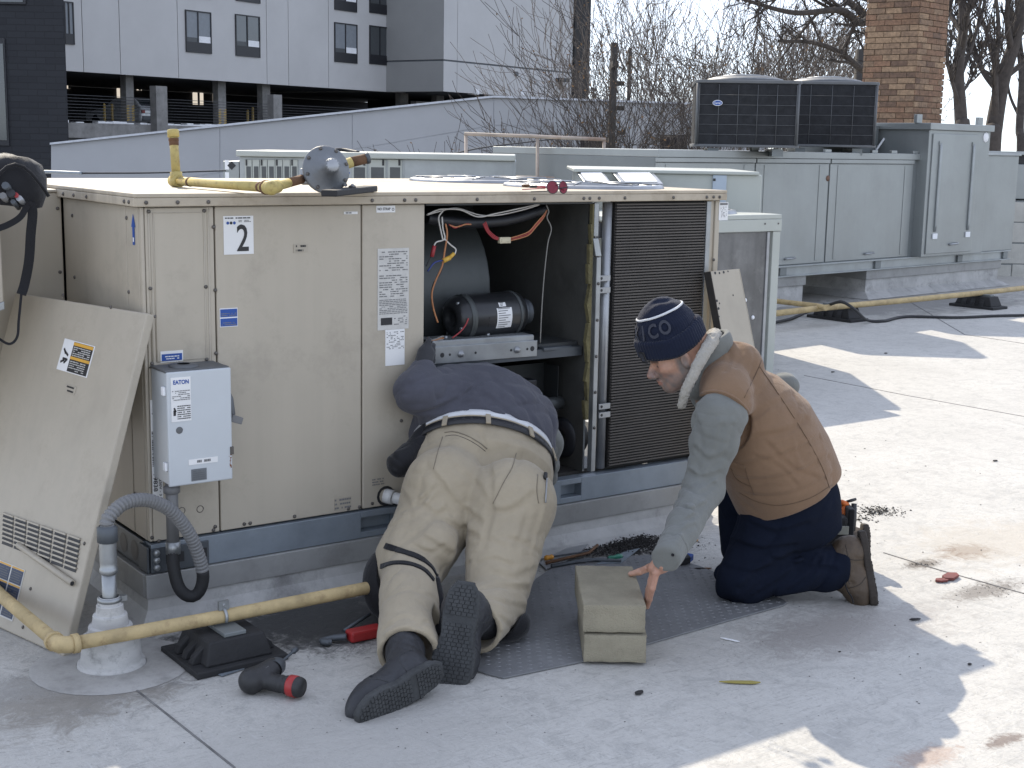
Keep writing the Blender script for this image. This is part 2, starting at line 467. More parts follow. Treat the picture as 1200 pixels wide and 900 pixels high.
for (a, b, k) in wins:
    s0, z1 = hs(*a); s1, z0 = hs(*b)
    zz = hs(a[0], b[1])[1]; z0 = (z0+zz)/2; z1 = (z1+hs(b[0], a[1])[1])/2
    s0 = hs(a[0], (a[1]+b[1])/2)[0]; s1 = hs(b[0], (a[1]+b[1])/2)[0]
    w = s1-s0; h = z1-z0; zs = z0+h*0.25; f = 0.055
    mb = MB()
    hbox(mb, s0, s0+f, z0, z1, 0.003, 0.07); hbox(mb, s1-f, s1, z0, z1, 0.003, 0.07)
    hbox(mb, s0+f, s1-f, z1-f, z1, 0.003, 0.07); hbox(mb, s0+f, s1-f, z0, zs, 0.003, 0.06)
    sm = s0+w*0.48
    hbox(mb, sm-0.03, sm+0.03, zs, z1-f, 0.003, 0.065)
    wf = build(mb, 'window', M_FRAME, hotel)
    for q0, q1, kk in ((s0+f, sm-0.03, 0), (sm+0.03, s1-f, 1)):
        mb = MB(); hbox(mb, q0, q1, zs, z1-f, 0.003, 0.025)
        mm = (M_PANEREF if k in (0, 1) else M_SHADE if k == 3 else M_GLASS)
        build(mb, 'pane', mm, wf)
        if k in (1, 2):      # strips painted in for roofs reflected low in the pane
            mb = MB(); hbox(mb, q0, q1, zs, zs+0.22*(1+kk*0.4), 0.026, 0.035); build(mb, 'pane_reflection', M_SNOW if kk else M_SHADE, wf)
# projecting bay, its flank coloured darker to hold its shade, and the end wall
BAY = 4.2
def on_bay(px, py): 
    p = on_plane(px, py, HO+HN*BAY, HN); return (p-HO-HN*BAY) @ HD, p[2]
b0 = on_bay(520, 60)[0]; b1 = on_bay(671, 60)[0]; b2 = on_bay(689, 60)[0]
zband = on_bay(600, 78.5)[1]
mb = MB(); hbox(mb, b0+0.06, b1, ZB+0.03, ZTOP, -10, BAY-0.06); build(mb, 'bay_wall', M_JOINT, hotel)
sj = on_bay(536, 50)[0]
for a, b in ((b0, sj-0.02), (sj+0.02, b1)):
    for z0, z1 in ((ZB, zband-0.05), (zband+0.05, zband+4.6), (zband+4.64, ZTOP)):
        mb = MB(); hbox(mb, a, b, z0, z1, BAY-0.06, BAY); build(mb, 'facade_panel', M_PANEL, hotel)
for z0, z1 in ((ZB, zband-0.05), (zband+0.05, ZTOP)):
    mb = MB(); hbox(mb, b0-0.003, b0+0.057, z0, z1, -10, BAY-0.003); build(mb, 'flank_panel', M_PANELD, hotel)
mb = MB(); hbox(mb, b1, b2, -5, ZTOP, -12, BAY+0.15); build(mb, 'end_fin', mat('dark_brown_cladding', (0.010, 0.0095, 0.010), 0.7), hotel)
mb = MB(); hbox(mb, b1-2.5, b2+0.2, -5, ZB-0.02, -11, BAY-0.3); build(mb, 'end_base', M_BLACK, hotel)
s_, z_ = on_bay(604, 86.5)
mb = MB(); mb.cyl(HO*A3(1, 1, 0)+HD*s_+HN*BAY+Z_*z_, HO*A3(1, 1, 0)+HD*s_+HN*(BAY+0.15)+Z_*z_, 0.14, 8); build(mb, 'wall_vent', M_JOINT, hotel)
for px, py in ((558, 107.5), (611, 109)):
    s_, z_ = on_bay(px, py)
    mb = MB(); hbox(mb, s_-0.16, s_+0.16, z_-0.16, z_+0.16, BAY-0.5, BAY+0.1); build(mb, 'floodlight', M_SNOW, hotel)
s_, z_ = on_bay(656, 94)
mb = MB(); hbox(mb, s_-0.5, s_+0.4, z_-0.12, z_+0.12, BAY, BAY+0.5); hbox(mb, s_-0.05, s_+0.05, z_-0.6, z_-0.12, BAY, BAY+0.2); build(mb, 'security_camera', M_BLACK, hotel)
M_CABLE = mat('dark_guard_cable', (0.07, 0.072, 0.078), 0.6, 0.3)
# parking deck under it
deck = thing('parking_deck', 'open concrete parking deck in deep shade under the hotel', 'building', HO*A3(1, 1, 0)+HD*8-HN*4-Z_*5)
ZP = 1.52+0.20
FL = ZB-2.42
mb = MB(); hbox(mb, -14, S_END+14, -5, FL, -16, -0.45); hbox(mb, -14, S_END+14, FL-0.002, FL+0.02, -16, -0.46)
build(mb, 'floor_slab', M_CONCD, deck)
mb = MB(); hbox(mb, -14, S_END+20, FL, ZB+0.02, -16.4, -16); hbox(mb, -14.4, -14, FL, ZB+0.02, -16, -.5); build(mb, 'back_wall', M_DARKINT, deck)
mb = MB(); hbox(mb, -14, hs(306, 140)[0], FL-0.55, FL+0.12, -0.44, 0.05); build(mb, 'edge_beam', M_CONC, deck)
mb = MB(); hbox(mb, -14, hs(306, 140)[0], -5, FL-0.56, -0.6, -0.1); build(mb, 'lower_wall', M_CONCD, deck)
for i in range(9):
    z_ = FL+0.24+i*0.14
    mb = MB(); hbox(mb, -14, S_END+9, z_, z_+0.022, -0.03, -0.005); build(mb, 'guard_cable', M_CABLE, deck)
for px, w in ((152, 0.36), (260, 0.36), (312, 0.36), (474, 0.36), (516, 0.4), (570, 0.4)):
    s0 = hs(px-4.5, 100, -0.8)[0]; s1 = hs(px+4.5, 100, -0.8)[0]
    mb = MB(); hbox(mb, s0, s1, FL, ZB+0.04, -1.2, -0.8); cl = build(mb, 'column', M_CONC, deck)
    if px in (152, 260):
        mbs = MB()
        for k in range(7):
            z_ = FL+0.28+k*0.11
            for q0, q1 in ((s0, s0+(s1-s0)*0.33), (s1-(s1-s0)*0.33, s1)):
                b_ = HO*A3(1, 1, 0)
                P = [b_+HD*q0+HN*-0.795+Z_*z_, b_+HD*q1+HN*-0.795+Z_*(z_+0.05), b_+HD*q1+HN*-0.795+Z_*(z_+0.1), b_+HD*q0+HN*-0.795+Z_*(z_+0.05)]
                mbs.prism(P, HN*0.006)
        build(mbs, 'hazard_stripes', mat('hazard_yellow', (0.55, 0.36, 0.05), 0.6), cl)
for px, py0, w in ((183, 101, 6.5), (319, 111, 5), (490, 119, 8)):
    s0 = hs(px-w, 120, 0.1)[0]; s1 = hs(px+w, 120, 0.1)[0]; z1 = hs(px, py0, 0.1)[1]
    mb = MB(); hbox(mb, s0, s1, FL-3, z1, 0.06, 0.5); build(mb, 'edge_post', M_CONC, deck)
r_ = random.Random(3)
mb = MB()
for i in range(60):
    s0 = -8+i*0.42; 
    if r_.random() < 0.85 and s0 < hs(306, 140)[0]:
        hh = r_.uniform(0.03, 0.13); hbox(mb, s0, s0+0.43, FL+0.121, FL+0.121+hh, -0.4, 0.02+r_.uniform(0, 0.04))
build(mb, 'snow_ridge', M_SNOW, deck, 0.03)
M_LIT = bpy.data.materials.new('far_daylight_glow'); n_, N_, L_ = _nodes(M_LIT)  # glowing panes stand in for daylight through the far openings
N_['Principled BSDF'].inputs['Base Color'].default_value = (0.5, 0.45, 0.38, 1); N_['Principled BSDF'].inputs['Emission Color'].default_value = (0.75, 0.66, 0.55, 1)
N_['Principled BSDF'].inputs['Emission Strength'].default_value = 0.32
for x0, x1, y0, y1 in ((137.5, 146, 97.5, 115), (161, 166, 99, 106), (226.5, 238.5, 102, 123), (250, 253, 103, 120), (79, 83, 95, 104)):
    s0, z1 = hs(x0, y0, -15.9); s1, z0 = hs(x1, y1, -15.9)
    mb = MB(); hbox(mb, s0, s1, z0, z1, -15.98, -15.9); wf = build(mb, 'window', M_LIT, deck)
    sm = (s0+s1)/2; mb = MB(); hbox(mb, sm-0.08, sm+0.08, z0, z1, -15.9, -15.86); build(mb, 'mullion', M_FRAME, wf)
for px in (122, 131, 290, 296):
    s0 = hs(px, 120, -2.5)[0]
    b_ = HO*A3(1, 1, 0)+HD*s0-HN*2.5
    bl = thing('bollard', {122: 'yellow bollard farthest left in the parking deck', 131: 'yellow bollard left of the striped column and white car', 290: 'yellow bollard just right of the second striped column', 296: 'taller yellow bollard beside the third concrete column'}[px], 'bollard', b_+Z_*FL, 'yellow bollards in the parking deck')
    mb = MB(); mb.cyl(b_+Z_*(FL+.02), b_+Z_*(FL+1.05 if px != 296 else FL+1.2), 0.07, 8); build(mb, 'post', mat('bollard_yellow', (0.42, 0.30, 0.10), 0.6) if px == 122 else bpy.data.materials['bollard_yellow'], bl)
    mb = MB(); mb.ball(b_+Z_*(FL+1.05 if px != 296 else FL+1.2), 0.075, nu=8, nv=4); build(mb, 'cap', bpy.data.materials['bollard_yellow'], bl)
# parked car, rear towards us
cs = hs(181, 125, -2.2)[0]
co = HO*A3(1, 1, 0)+HD*cs-HN*2.2+Z_*(FL+0.02)
car = thing('parked_car', 'silver white car parked in the deck behind the concrete post', 'car', co)
M_CAR = mat('silver_car_paint', (0.62, 0.64, 0.66), 0.25, 0.2, var=0.03)
def cpt(x, y, z): return co+HD*x-HN*y+Z_*z
def car_loft(secs):
    mb = MB(); V = []; 
    for (y, hw, z0, z1) in secs:
        V += [cpt(-hw, y, z0), cpt(-hw*1.02, y, (z0+z1)/2), cpt(-hw*0.9, y, z1), cpt(hw*0.9, y, z1), cpt(hw*1.02, y, (z0+z1)/2), cpt(hw, y, z0)]
    n = 6; Fs = [tuple(range(6)), tuple(range((len(secs)-1)*6, len(secs)*6))]
    for i in range(len(secs)-1):
        for j in range(6): Fs.append((i*6+j, i*6+(j+1) % 6, (i+1)*6+(j+1) % 6, (i+1)*6+j))
    return mb.add(V, Fs, 0, False)
build(car_loft([(0, 0.8, 0.35, 0.85), (0.12, 0.88, 0.28, 0.95), (1.2, 0.9, 0.25, 0.95), (3.2, 0.9, 0.25, 0.92), (4.3, 0.82, 0.3, 0.75)]), 'body', M_CAR, car, 0.05)
build(car_loft([(0.15, 0.76, 0.93, 0.95), (0.75, 0.7, 0.94, 1.42), (2.2, 0.68, 0.94, 1.45), (3.1, 0.74, 0.92, 0.96)]), 'cabin', M_CAR, car, 0.04)
mb = MB(); mb.hexa([cpt(-0.62, 0.2, 0.98), cpt(0.62, 0.2, 0.98), cpt(0.62, 0.3, 0.98), cpt(-0.62, 0.3, 0.98), cpt(-0.55, 0.66, 1.38), cpt(0.55, 0.66, 1.38), cpt(0.55, 0.76, 1.38), cpt(-0.55, 0.76, 1.38)]); build(mb, 'rear_window', M_GLASS, car)
mb = MB(); mb.hexa([cpt(-0.8, -0.06, 0.34), cpt(0.8, -0.06, 0.34), cpt(0.8, 0.1, 0.34), cpt(-0.8, 0.1, 0.34), cpt(-0.8, -0.05, 0.55), cpt(0.8, -0.05, 0.55), cpt(0.8, 0.1, 0.55), cpt(-0.8, 0.1, 0.55)]); build(mb, 'bumper', M_JOINT, car, 0.02)
for sx in (-1, 1):
    mb = MB(); mb.obox(cpt(sx*0.72, 0.03, 0.78), (HD, HN, Z_), (0.09, 0.05, 0.09)); build(mb, 'tail_light', mat('tail_light_red', (0.25, 0.02, 0.02), 0.3) if sx < 0 else bpy.data.materials['tail_light_red'], car)
    for y in (0.8, 3.4):
        mb = MB(); mb.cyl(cpt(sx*0.72, y, 0.31), cpt(sx*0.91, y, 0.31), 0.31, 12); build(mb, 'wheel', M_BLACK, car)

# ------------------------------------------------------------------ dark building far left
def brick_mat(name, c1, c2, cm, bw, bh, ang, bump=0.5):
    m = bpy.data.materials.new(name); n, N, L = _nodes(m); b = N['Principled BSDF']; b.inputs['Roughness'].default_value = 0.75
    geo = N.new('ShaderNodeNewGeometry'); 
    mp = N.new('ShaderNodeVectorMath'); mp.operation = 'DOT_PRODUCT'; mp.inputs[1].default_value = ang; L.new(geo.outputs['Position'], mp.inputs[0])
    sp = N.new('ShaderNodeSeparateXYZ'); L.new(geo.outputs['Position'], sp.inputs[0])
    cb = N.new('ShaderNodeCombineXYZ'); L.new(mp.outputs['Value'], cb.inputs[0]); L.new(sp.outputs['Z'], cb.inputs[1])
    bt = N.new('ShaderNodeTexBrick'); bt.inputs['Scale'].default_value = 1.0; bt.inputs['Brick Width'].default_value = bw; bt.inputs['Row Height'].default_value = bh
    bt.inputs['Mortar Size'].default_value = 0.012; bt.inputs['Color1'].default_value = (*c1, 1); bt.inputs['Color2'].default_value = (*c2, 1); bt.inputs['Mortar'].default_value = (*cm, 1)
    L.new(cb.outputs[0], bt.inputs['Vector']); L.new(bt.outputs['Color'], b.inputs['Base Color'])
    bp = N.new('ShaderNodeBump'); bp.inputs['Strength'].default_value = bump; bp.inputs['Distance'].default_value = 0.02
    L.new(bt.outputs['Fac'], bp.inputs['Height']); bp.invert = True; L.new(bp.outputs[0], b.inputs['Normal'])
    return m
DD = 44.0
e0 = at(79, 120, DD); dvx = nrm(RT*A3(1, 1, 0)); dvn = nrm(FW*A3(1, 1, 0))
M_DKBRICK = brick_mat('dark_painted_brick', (0.015, 0.0165, 0.021), (0.020, 0.022, 0.027), (0.011, 0.012, 0.015), 0.6, 0.2, tuple(dvx))
dkb = thing('dark_brick_building', 'charcoal painted brick building at the left edge', 'building', e0*A3(1, 1, 0)-dvx*4-Z_*5)
mb = MB(); o_ = e0*A3(1, 1, 0)
sk_ = nrm((o_-CAM)*A3(1, 1, 0))*9-dvx*.25
mb.hexa([o_-dvx*9-Z_*5, o_-Z_*5, o_+sk_-Z_*5, o_-dvx*9+sk_-Z_*5, o_-dvx*9+Z_*14, o_+Z_*14, o_+sk_+Z_*14, o_-dvx*9+sk_+Z_*14])
build(mb, 'wall', M_DKBRICK, dkb)
for x0, x1, y0, y1 in ((-28, 6, 45, 170), (-28, 29, -40, 4)):
    a = on_plane(x0, y1, e0, dvn); b = on_plane(x1, y0, e0, dvn)
    mb = MB(); P = [a, b*A3(1, 1, 0)+a*A3(0, 0, 1), b, a*A3(1, 1, 0)+b*A3(0, 0, 1)]
    mb.prism(P, -dvn*0.06); wf = build(mb, 'window', M_FRAME, dkb)
    mb = MB(); c_ = sum(P)/4; mb.prism([c_+(p-c_)*0.9-dvn*0.062 for p in P], -dvn*0.02); build(mb, 'pane', M_GLASS, wf)

# ------------------------------------------------------------------ pale ramp wall in front of the hotel
WD = 38.0
wo = at(330, 170, WD)
M_WALL = mat('pale_blue_grey_wall', (0.43, 0.435, 0.44), 0.75, var=0.05, scale=0.6, bump=0.05, dirt=0.08, dcol=(0.3, 0.3, 0.3), dscale=0.5)
M_CAP = mat('white_wall_cap', (0.60, 0.62, 0.65), 0.6)
def wp(px, py): return on_plane(px, py, wo, dvn)
rw = thing('ramp_wall', 'long pale blue grey ramp wall with a sloping top', 'wall', wp(330, 330))
def top_y(x): return 165+(115-165)*(x-82)/(578-82) if x <= 578 else 112+(121-112)*(x-578)/(830-578)
def rev_y(x): return 212+(147-212)*(x-200)/(578-200) if x <= 578 else 147+(152-147)*(x-578)/252
segs = [60, 258, 413, 578.6, 760, 900]
mb = MB()
for a, b in zip(segs[:-1], segs[1:]):
    mb.prism([wp(a, 420), wp(b, 420), wp(b, top_y(b-0.1 if b == 578.6 else b)+1), wp(a, top_y(a+0.1)+1)], dvn*0.3)
build(mb, 'backing', M_CAP, rw)
for a, b in zip(segs[:-1], segs[1:]):
    g_ = 0.35
    for lo, hi in ((lambda x: 420, lambda x: min(419, rev_y(x)+0.35)), (lambda x: min(418, rev_y(x)-0.35), lambda x: top_y(x+(0.1 if x < 578.7 and b > 579 else -0.1)) + 2)):
        mb = MB(); mb.prism([wp(a+g_, lo(a)), wp(b-g_, lo(b)), wp(b-g_, hi(b)), wp(a+g_, hi(a))], -dvn*0.03); build(mb, 'wall_panel', M_WALL, rw)
for a, b in ((60, 578.5), (578.6, 900)):
    ya, yb = top_y(a+.1), top_y(b-.1)
    mb = MB(); P = [wp(a, ya+2.4), wp(b, yb+2.4), wp(b, yb), wp(a, ya)]
    mb.prism([p-dvn*0.12 for p in P], dvn*0.5); build(mb, 'coping', M_CAP, rw)
M_BOARD = mat('dark_brown_boarding', (0.035, 0.028, 0.026), 0.8, var=0.25)
for x0, x1, y0, y1 in ((680, 705, 161, 204), (773, 805, 158, 202)):
    mb = MB(); mb.prism([wp(x0, y1)-dvn*0.032, wp(x1, y1)-dvn*0.032, wp(x1, y0)-dvn*0.032, wp(x0, y0)-dvn*0.032], -dvn*0.05); build(mb, 'boarded_window', M_BOARD, rw)

# ------------------------------------------------------------------ brick chimney
CD = 17.3
cc = at(1070, 130, CD)                      # the corner that points at us
M_BR = [mat('chimney_brick_%s' % n_, c_, 0.92, var=0.35, scale=25, bump=0.5, bscale=50, dirt=0.65, dcol=(0.08, 0.06, 0.05), dscale=8) for n_, c_ in
        (('tan', (0.235, 0.155, 0.10)), ('orange', (0.23, 0.135, 0.085)), ('brown', (0.20, 0.12, 0.075)), ('pale', (0.30, 0.20, 0.125)), ('dark', (0.15, 0.095, 0.065)))]
M_MORT = mat('old_mortar', (0.21, 0.155, 0.105), 0.95, var=0.25, scale=12, bump=0.3)
va = nrm(-dvx*0.80+dvn*0.60); vb = nrm(dvx*0.72+dvn*0.69)
chim = thing('brick_chimney', 'tall weathered tan brick chimney behind the grey units', 'chimney', cc*A3(1, 1, 0))
zc0 = at(1070, 160, CD)[2]-0.5; zc1 = at(1070, 0, CD)[2]+0.7
Wc = 0.70
mb = MB(); ins = 0.012; o_ = cc*A3(1, 1, 0)
qa = va*Wc; qb = vb*Wc; ii = (va+vb)*ins
base = [o_+ii, o_+qb-vb*ins+va*ins, o_+qa+qb-va*ins-vb*ins, o_+qa-va*ins+vb*ins]
mb.hexa([p+Z_*0 for p in base]+[p+Z_*zc1 for p in base]); build(mb, 'mortar_core', M_MORT, chim)
rb = random.Random(11)
course = 0.0722; BL = 0.222
bme = {}
def brick_mesh(l, axes, k):
    key = (round(l, 3), axes, k)
    if key not in bme:
        v_ = va if axes == 0 else vb; w_ = vb if axes == 0 else va
        m_ = MB(); m_.obox((0, 0, 0), (v_, w_, Z_), (l/2-0.004, 0.03, course/2-0.005)); bme[key] = m_.mesh('brick', M_BR[k])
    return bme[key]
z = zc0; row = 0
rest = MB()
while z < zc1-0.05:
    for axes in (0, 1):
        v_ = va if axes == 0 else vb; w_ = vb if axes == 0 else va
        offs = 0.0 if (row+axes) % 2 == 0 else BL/2
        edges = [0.0]+[x for x in np.arange(offs if offs else BL, Wc-0.03, BL)]+[Wc]
        for a, b in zip(edges[:-1], edges[1:]):
            k = rb.choice([0, 0, 0, 1, 1, 2, 3, 3, 4] if axes == 0 else [0, 0, 1, 1, 2, 2, 3, 4])  # left face gets paler bricks, standing in for its stronger light
            c_ = o_+v_*(a+b)/2+w_*(0.03-ins*0+rb.uniform(-0.006, 0.004)-0.006)+Z_*(z+course/2)
            piece('brick', brick_mesh(b-a, axes, k), chim, c_, (0, 0, rb.uniform(-0.02, 0.02)))
    z += course; row += 1

# ------------------------------------------------------------------ poles and wires
M_POLE = mat('dark_timber_pole', (0.045, 0.04, 0.035), 0.9, var=0.3, scale=4, stretch=(4, 4, 0.4))
def pole(px, ytop, d, r, label, grp=None, arms=True):
    p = at(px, ytop, d); t = thing('utility_pole', label, 'pole', p*A3(1, 1, 0)-Z_*5, grp)
    mb = MB(); mb.cyl(p*A3(1, 1, 0)-Z_*5, p, r*1.15, 8, r2=r); build(mb, 'shaft', M_POLE, t)
    if arms:
        mb = MB(); mb.obox(p-Z_*0.5, (dvn, dvx, Z_), (0.6, 0.06, 0.07)); build(mb, 'crossarm', M_POLE, t)
        for k in (-0.5, 0.5):
            mb = MB(); mb.lathe([(0.03, 0), (0.06, 0.04), (0.04, 0.1), (0.055, 0.14), (0, 0.17)], p-Z_*0.43+dvn*k, n=6); build(mb, 'insulator', M_POLE, t)
        for k in range(4):
            mb = MB(); mb.obox(p-Z_*(0.9+k*0.55)+dvx*(0.16+0.02*k), (dvx, dvn, Z_), (0.09, 0.07, 0.05)); build(mb, 'bracket', M_POLE, t)
pole(720, 50, 31, 0.085, 'tall dark utility pole among the bare branches')
pole(738.5, 56, 44, 0.06, 'thinner distant utility pole just right of the tall one', None, False)
pole(1008.5, 58, 40, 0.14, 'short thick dark pole left of the brick chimney', None, False)
pole(889, 73, 70, 0.10, 'tiny distant pole above the fan units', None, False)
M_WIRE = mat('black_cable', (0.02, 0.02, 0.022), 0.6)
def wire(pts, r, name, label, cat='cable', m=None, n=6):
    mb = MB(); mb.tube(pts, r, n); o = build(mb, name, m or M_WIRE); tag(o, label, cat); return o
def spline(P, k=8):
    P = [np.asarray(p, float) for p in P]; Q = []
    E = [2*P[0]-P[1]]+P+[2*P[-1]-P[-2]]
    for i in range(1, len(E)-2):
        for j in range(k):
            t = j/k; a, b, c, d = E[i-1], E[i], E[i+1], E[i+2]
            Q.append(0.5*((2*b)+(-a+c)*t+(2*a-5*b+4*c-d)*t*t+(-a+3*b-3*c+d)*t**3))
    Q.append(P[-1]); return Q
wire(spline([at(505, 187, 20), at(560, 174, 22), at(622, 166, 24), at(720, 155, 30)]), 0.012, 'overhead_wire', 'thin dark wire sagging across the pale wall')

# ------------------------------------------------------------------ bare winter trees
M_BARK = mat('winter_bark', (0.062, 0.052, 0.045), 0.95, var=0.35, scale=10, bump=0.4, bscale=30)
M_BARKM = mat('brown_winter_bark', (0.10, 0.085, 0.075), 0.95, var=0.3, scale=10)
M_BARKL = mat('hazed_winter_bark', (0.16, 0.135, 0.115), 0.95, var=0.3, scale=10)  # bark of the far trees lightened to stand in for haze
M_LEAF = mat('dry_tan_leaf', (0.22, 0.13, 0.06), 0.8, var=0.3)
def tree(base, height, r0, seed, label, m, lean=(0, 0, 0), forks=3, depth=5, spread=0.55, cat='tree', leaves=0, stems=1, split=0.35, twig=1.0, grp=None, start=0.0, rmin=0.0055):
    rr = random.Random(seed); tr = MB(); cr = MB(); lf = MB()
    t = thing('bare_tree' if cat == 'tree' else 'bare_shrub', label, cat, base, grp)
    def grow(p, d, L, r, lev, mb):
        n = 4 if lev < 2 else 3
        pts = [p]; rad = [r]; q = p; dd = d
        for i in range(n):
            dd = nrm(dd+A3(rr.gauss(0, 1), rr.gauss(0, 1), rr.gauss(0, 0.6)+0.55)*0.10*(1+lev*0.15))
            q = q+dd*L/n; pts.append(q); rad.append(max(rmin, r*(1-0.42*(i+1)/n)))
        mb.tube(pts, rad, 6 if lev < 2 else 4 if lev < 3 else 3, 0, False)
        if lev >= depth:
            if leaves and rr.random() < leaves:
                for k in range(2):
                    c_ = pts[rr.randint(1, n)]; u = nrm(A3(rr.gauss(0, 1), rr.gauss(0, 1), rr.gauss(0, 1))); w = nrm(np.cross(u, A3(rr.gauss(0, 1), 1, 0.3))); s_ = 0.032
                    lf.add([c_, c_+u*s_+w*s_*0.5, c_+u*s_*2, c_+u*s_-w*s_*0.5], [(0, 1, 2, 3)])
            return
        k = forks+(1 if lev >= 2 and rr.random() < twig-0.5 else 0)
        for j in range(k):
            ti = rr.randint(1 if lev else max(1, n-2), n) if j else n
            ax = nrm(np.cross(dd, A3(rr.gauss(0, 1), rr.gauss(0, 1), rr.gauss(0, 1))))
            nd = nrm(dd+ax*spread*rr.uniform(0.7, 1.5))
            grow(pts[ti], nd, L*rr.uniform(0.6, 0.88), max(rmin, rad[ti]*rr.uniform(0.55, 0.8)), lev+1, cr)
    for s_ in range(stems):
        d0 = nrm(A3(lean[0], lean[1], 1)+(A3(rr.gauss(0, 1), rr.gauss(0, 1), 0)*0.35 if stems > 1 else 0))
        grow(np.asarray(base, float)+A3(rr.gauss(0, 0.1), rr.gauss(0, 0.1), 0)*(stems > 1), d0, height*split, r0, 0, tr)
    build(tr, 'trunk', m, t); build(cr, 'crown', m, t)
    if leaves: build(lf, 'dry_leaves', M_LEAF, t)
    return t
def gnd(px, d): return at(px, 300, d)*A3(1, 1, 0)-Z_*5
tree(gnd(790, 29), 8.8, 0.11, 21, 'bare tree with forked dark stems right of the tall pole', M_BARK, stems=3, depth=5, spread=.38)
tree(gnd(728, 27), 6.0, 0.07, 5, 'bushy bare tree spreading before the pale wall', M_BARKM, stems=4, depth=5, spread=0.55)
tree(gnd(664, 30), 5.0, 0.06, 8, 'low twiggy bare shrub left of the tall pole', M_BARK, cat='shrub', stems=5, depth=4, spread=0.6, rmin=0.006)
tree(gnd(812, 26), 9.3, 0.09, 14, 'bare tree with a few tan leaves beside the fan units', M_BARK, stems=3, depth=5, leaves=0.25)
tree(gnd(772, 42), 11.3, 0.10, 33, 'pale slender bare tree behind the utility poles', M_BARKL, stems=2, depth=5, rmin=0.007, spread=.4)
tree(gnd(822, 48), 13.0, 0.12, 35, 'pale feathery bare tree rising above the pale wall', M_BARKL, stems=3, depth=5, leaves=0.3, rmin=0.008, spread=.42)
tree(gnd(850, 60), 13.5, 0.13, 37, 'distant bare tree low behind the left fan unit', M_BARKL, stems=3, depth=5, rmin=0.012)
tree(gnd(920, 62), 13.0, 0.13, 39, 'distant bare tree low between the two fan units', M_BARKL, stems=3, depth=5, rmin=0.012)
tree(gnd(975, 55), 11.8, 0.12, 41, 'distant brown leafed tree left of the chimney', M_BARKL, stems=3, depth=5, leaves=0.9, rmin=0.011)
# limb reaching in from the left of the chimney
lt = thing('bare_tree', 'bare tree whose long limbs reach left over the fan units', 'tree', gnd(1062, 24))
lt_tr = MB(); lt_cr = MB(); rl = random.Random(77)
trunk_top = at(1062, -60, 24)
lt_tr.tube([gnd(1062, 24), at(1064, 120, 24), trunk_top], [0.3, 0.24, 0.16], 8, 0, False)
def limb(pts, r, dens=5, lev=0, mb=None, upw=0.0):
    mb = lt_cr if mb is None else mb
    Q = spline(pts, 6); n = len(Q); R = [max(0.007, r*(1-0.72*i/n)) for i in range(n)]
    mb.tube(Q, R, 7 if lev < 1 else 4 if lev < 2 else 3, 0, False)
    if lev > 2: return
    L = sum(np.linalg.norm(Q[i+1]-Q[i]) for i in range(n-1))
    for k in range(dens):
        i = rl.randint(int(n*0.15), n-2); d = nrm(Q[i+1]-Q[i])
        sd_ = dvx*rl.gauss(0, .6)+Z_*rl.gauss(0.15+upw, .6)+dvn*rl.gauss(0, .35)
        nd = nrm(d+sd_*0.9); l = min(L*rl.uniform(0.22, 0.45), 2.6)
        limb([Q[i], Q[i]+nd*l*0.5+Z_*rl.gauss(0, .03)*l, Q[i]+nd*l+Z_*rl.gauss(0.08+upw*.3, .08)*l], min(R[i]*0.55, .05), max(2, dens-2), lev+1, mb, upw)
limb([trunk_top-Z_*0.4, at(1015, 25, 23.5), at(985, 12, 23), at(930, 15, 22.6), at(872, 0, 22.4)], 0.09, 8)
limb([at(1060, 100, 24), at(1014, 84, 23.6), at(985, 62, 23.2), at(952, 50, 23), at(912, 48, 22.7)], 0.075, 8)
limb([trunk_top, at(1000, -20, 23), at(950, -25, 22.7), at(880, -10, 22.2)], 0.09, 8)
limb([at(1060, 60, 24), at(1010, 15, 24), at(985, -10, 24.4)], 0.085, 6)
build(lt_tr, 'trunk', M_BARK, lt); build(lt_cr, 'crown', M_BARK, lt)
def guided_tree(label, d, trunk, r, limbs, dens=9):
    b_ = at(trunk[0][0], 300, d)*A3(1, 1, 0)-Z_*5
    t = thing('bare_tree', label, 'tree', b_); tm = MB(); cm = MB()
    P = [b_]+[at(x, y, d) for x, y in trunk]; Q = spline(P, 6); tm.tube(Q, [r*(1-.55*i/len(Q)) for i in range(len(Q))], 9, 0, False)
    build(tm, 'trunk', M_BARK, t)
    for pts, rr_ in limbs: limb([at(x, y, d+dd) for x, y, dd in pts], rr_, dens, 0, cm, .35)
    build(cm, 'crown', M_BARK, t); return t
guided_tree('dark bare tree directly right of the chimney', 21, [(1127, 200), (1126, 140), (1123, 80), (1129, 30), (1124, -40)], .125,
            [([(1126, 130, 0), (1112, 80, -.3), (1104, 20, -.5), (1098, -30, -.6)], .035), ([(1125, 90, 0), (1140, 50, .3), (1152, 10, .5), (1160, -40, .6)], .045), ([(1128, 40, 0), (1112, 10, .4), (1106, -40, .6)], .05), ([(1127, 60, 0), (1134, 20, -.4), (1140, -30, -.5)], .05), ([(1126, 110, 0), (1136, 96, .2), (1150, 70, .4), (1165, 60, .5)], .03)])
guided_tree('thick trunked bare tree leaning right at the frame edge', 24, [(1160, 200), (1165, 150), (1175, 95), (1190, 45), (1206, -30)], .19,
            [([(1167, 150, 0), (1166, 90, -.3), (1170, 30, -.4), (1162, -40, -.5)], .07), ([(1172, 110, 0), (1150, 80, .3), (1138, 40, .5), (1130, 0, .6)], .06), ([(1178, 90, 0), (1205, 70, .3), (1235, 50, .5)], .06), ([(1185, 60, 0), (1180, 20, -.3), (1184, -40, -.5)], .07), ([(1195, 30, 0), (1215, 10, .3), (1240, -20, .5)], .06)])
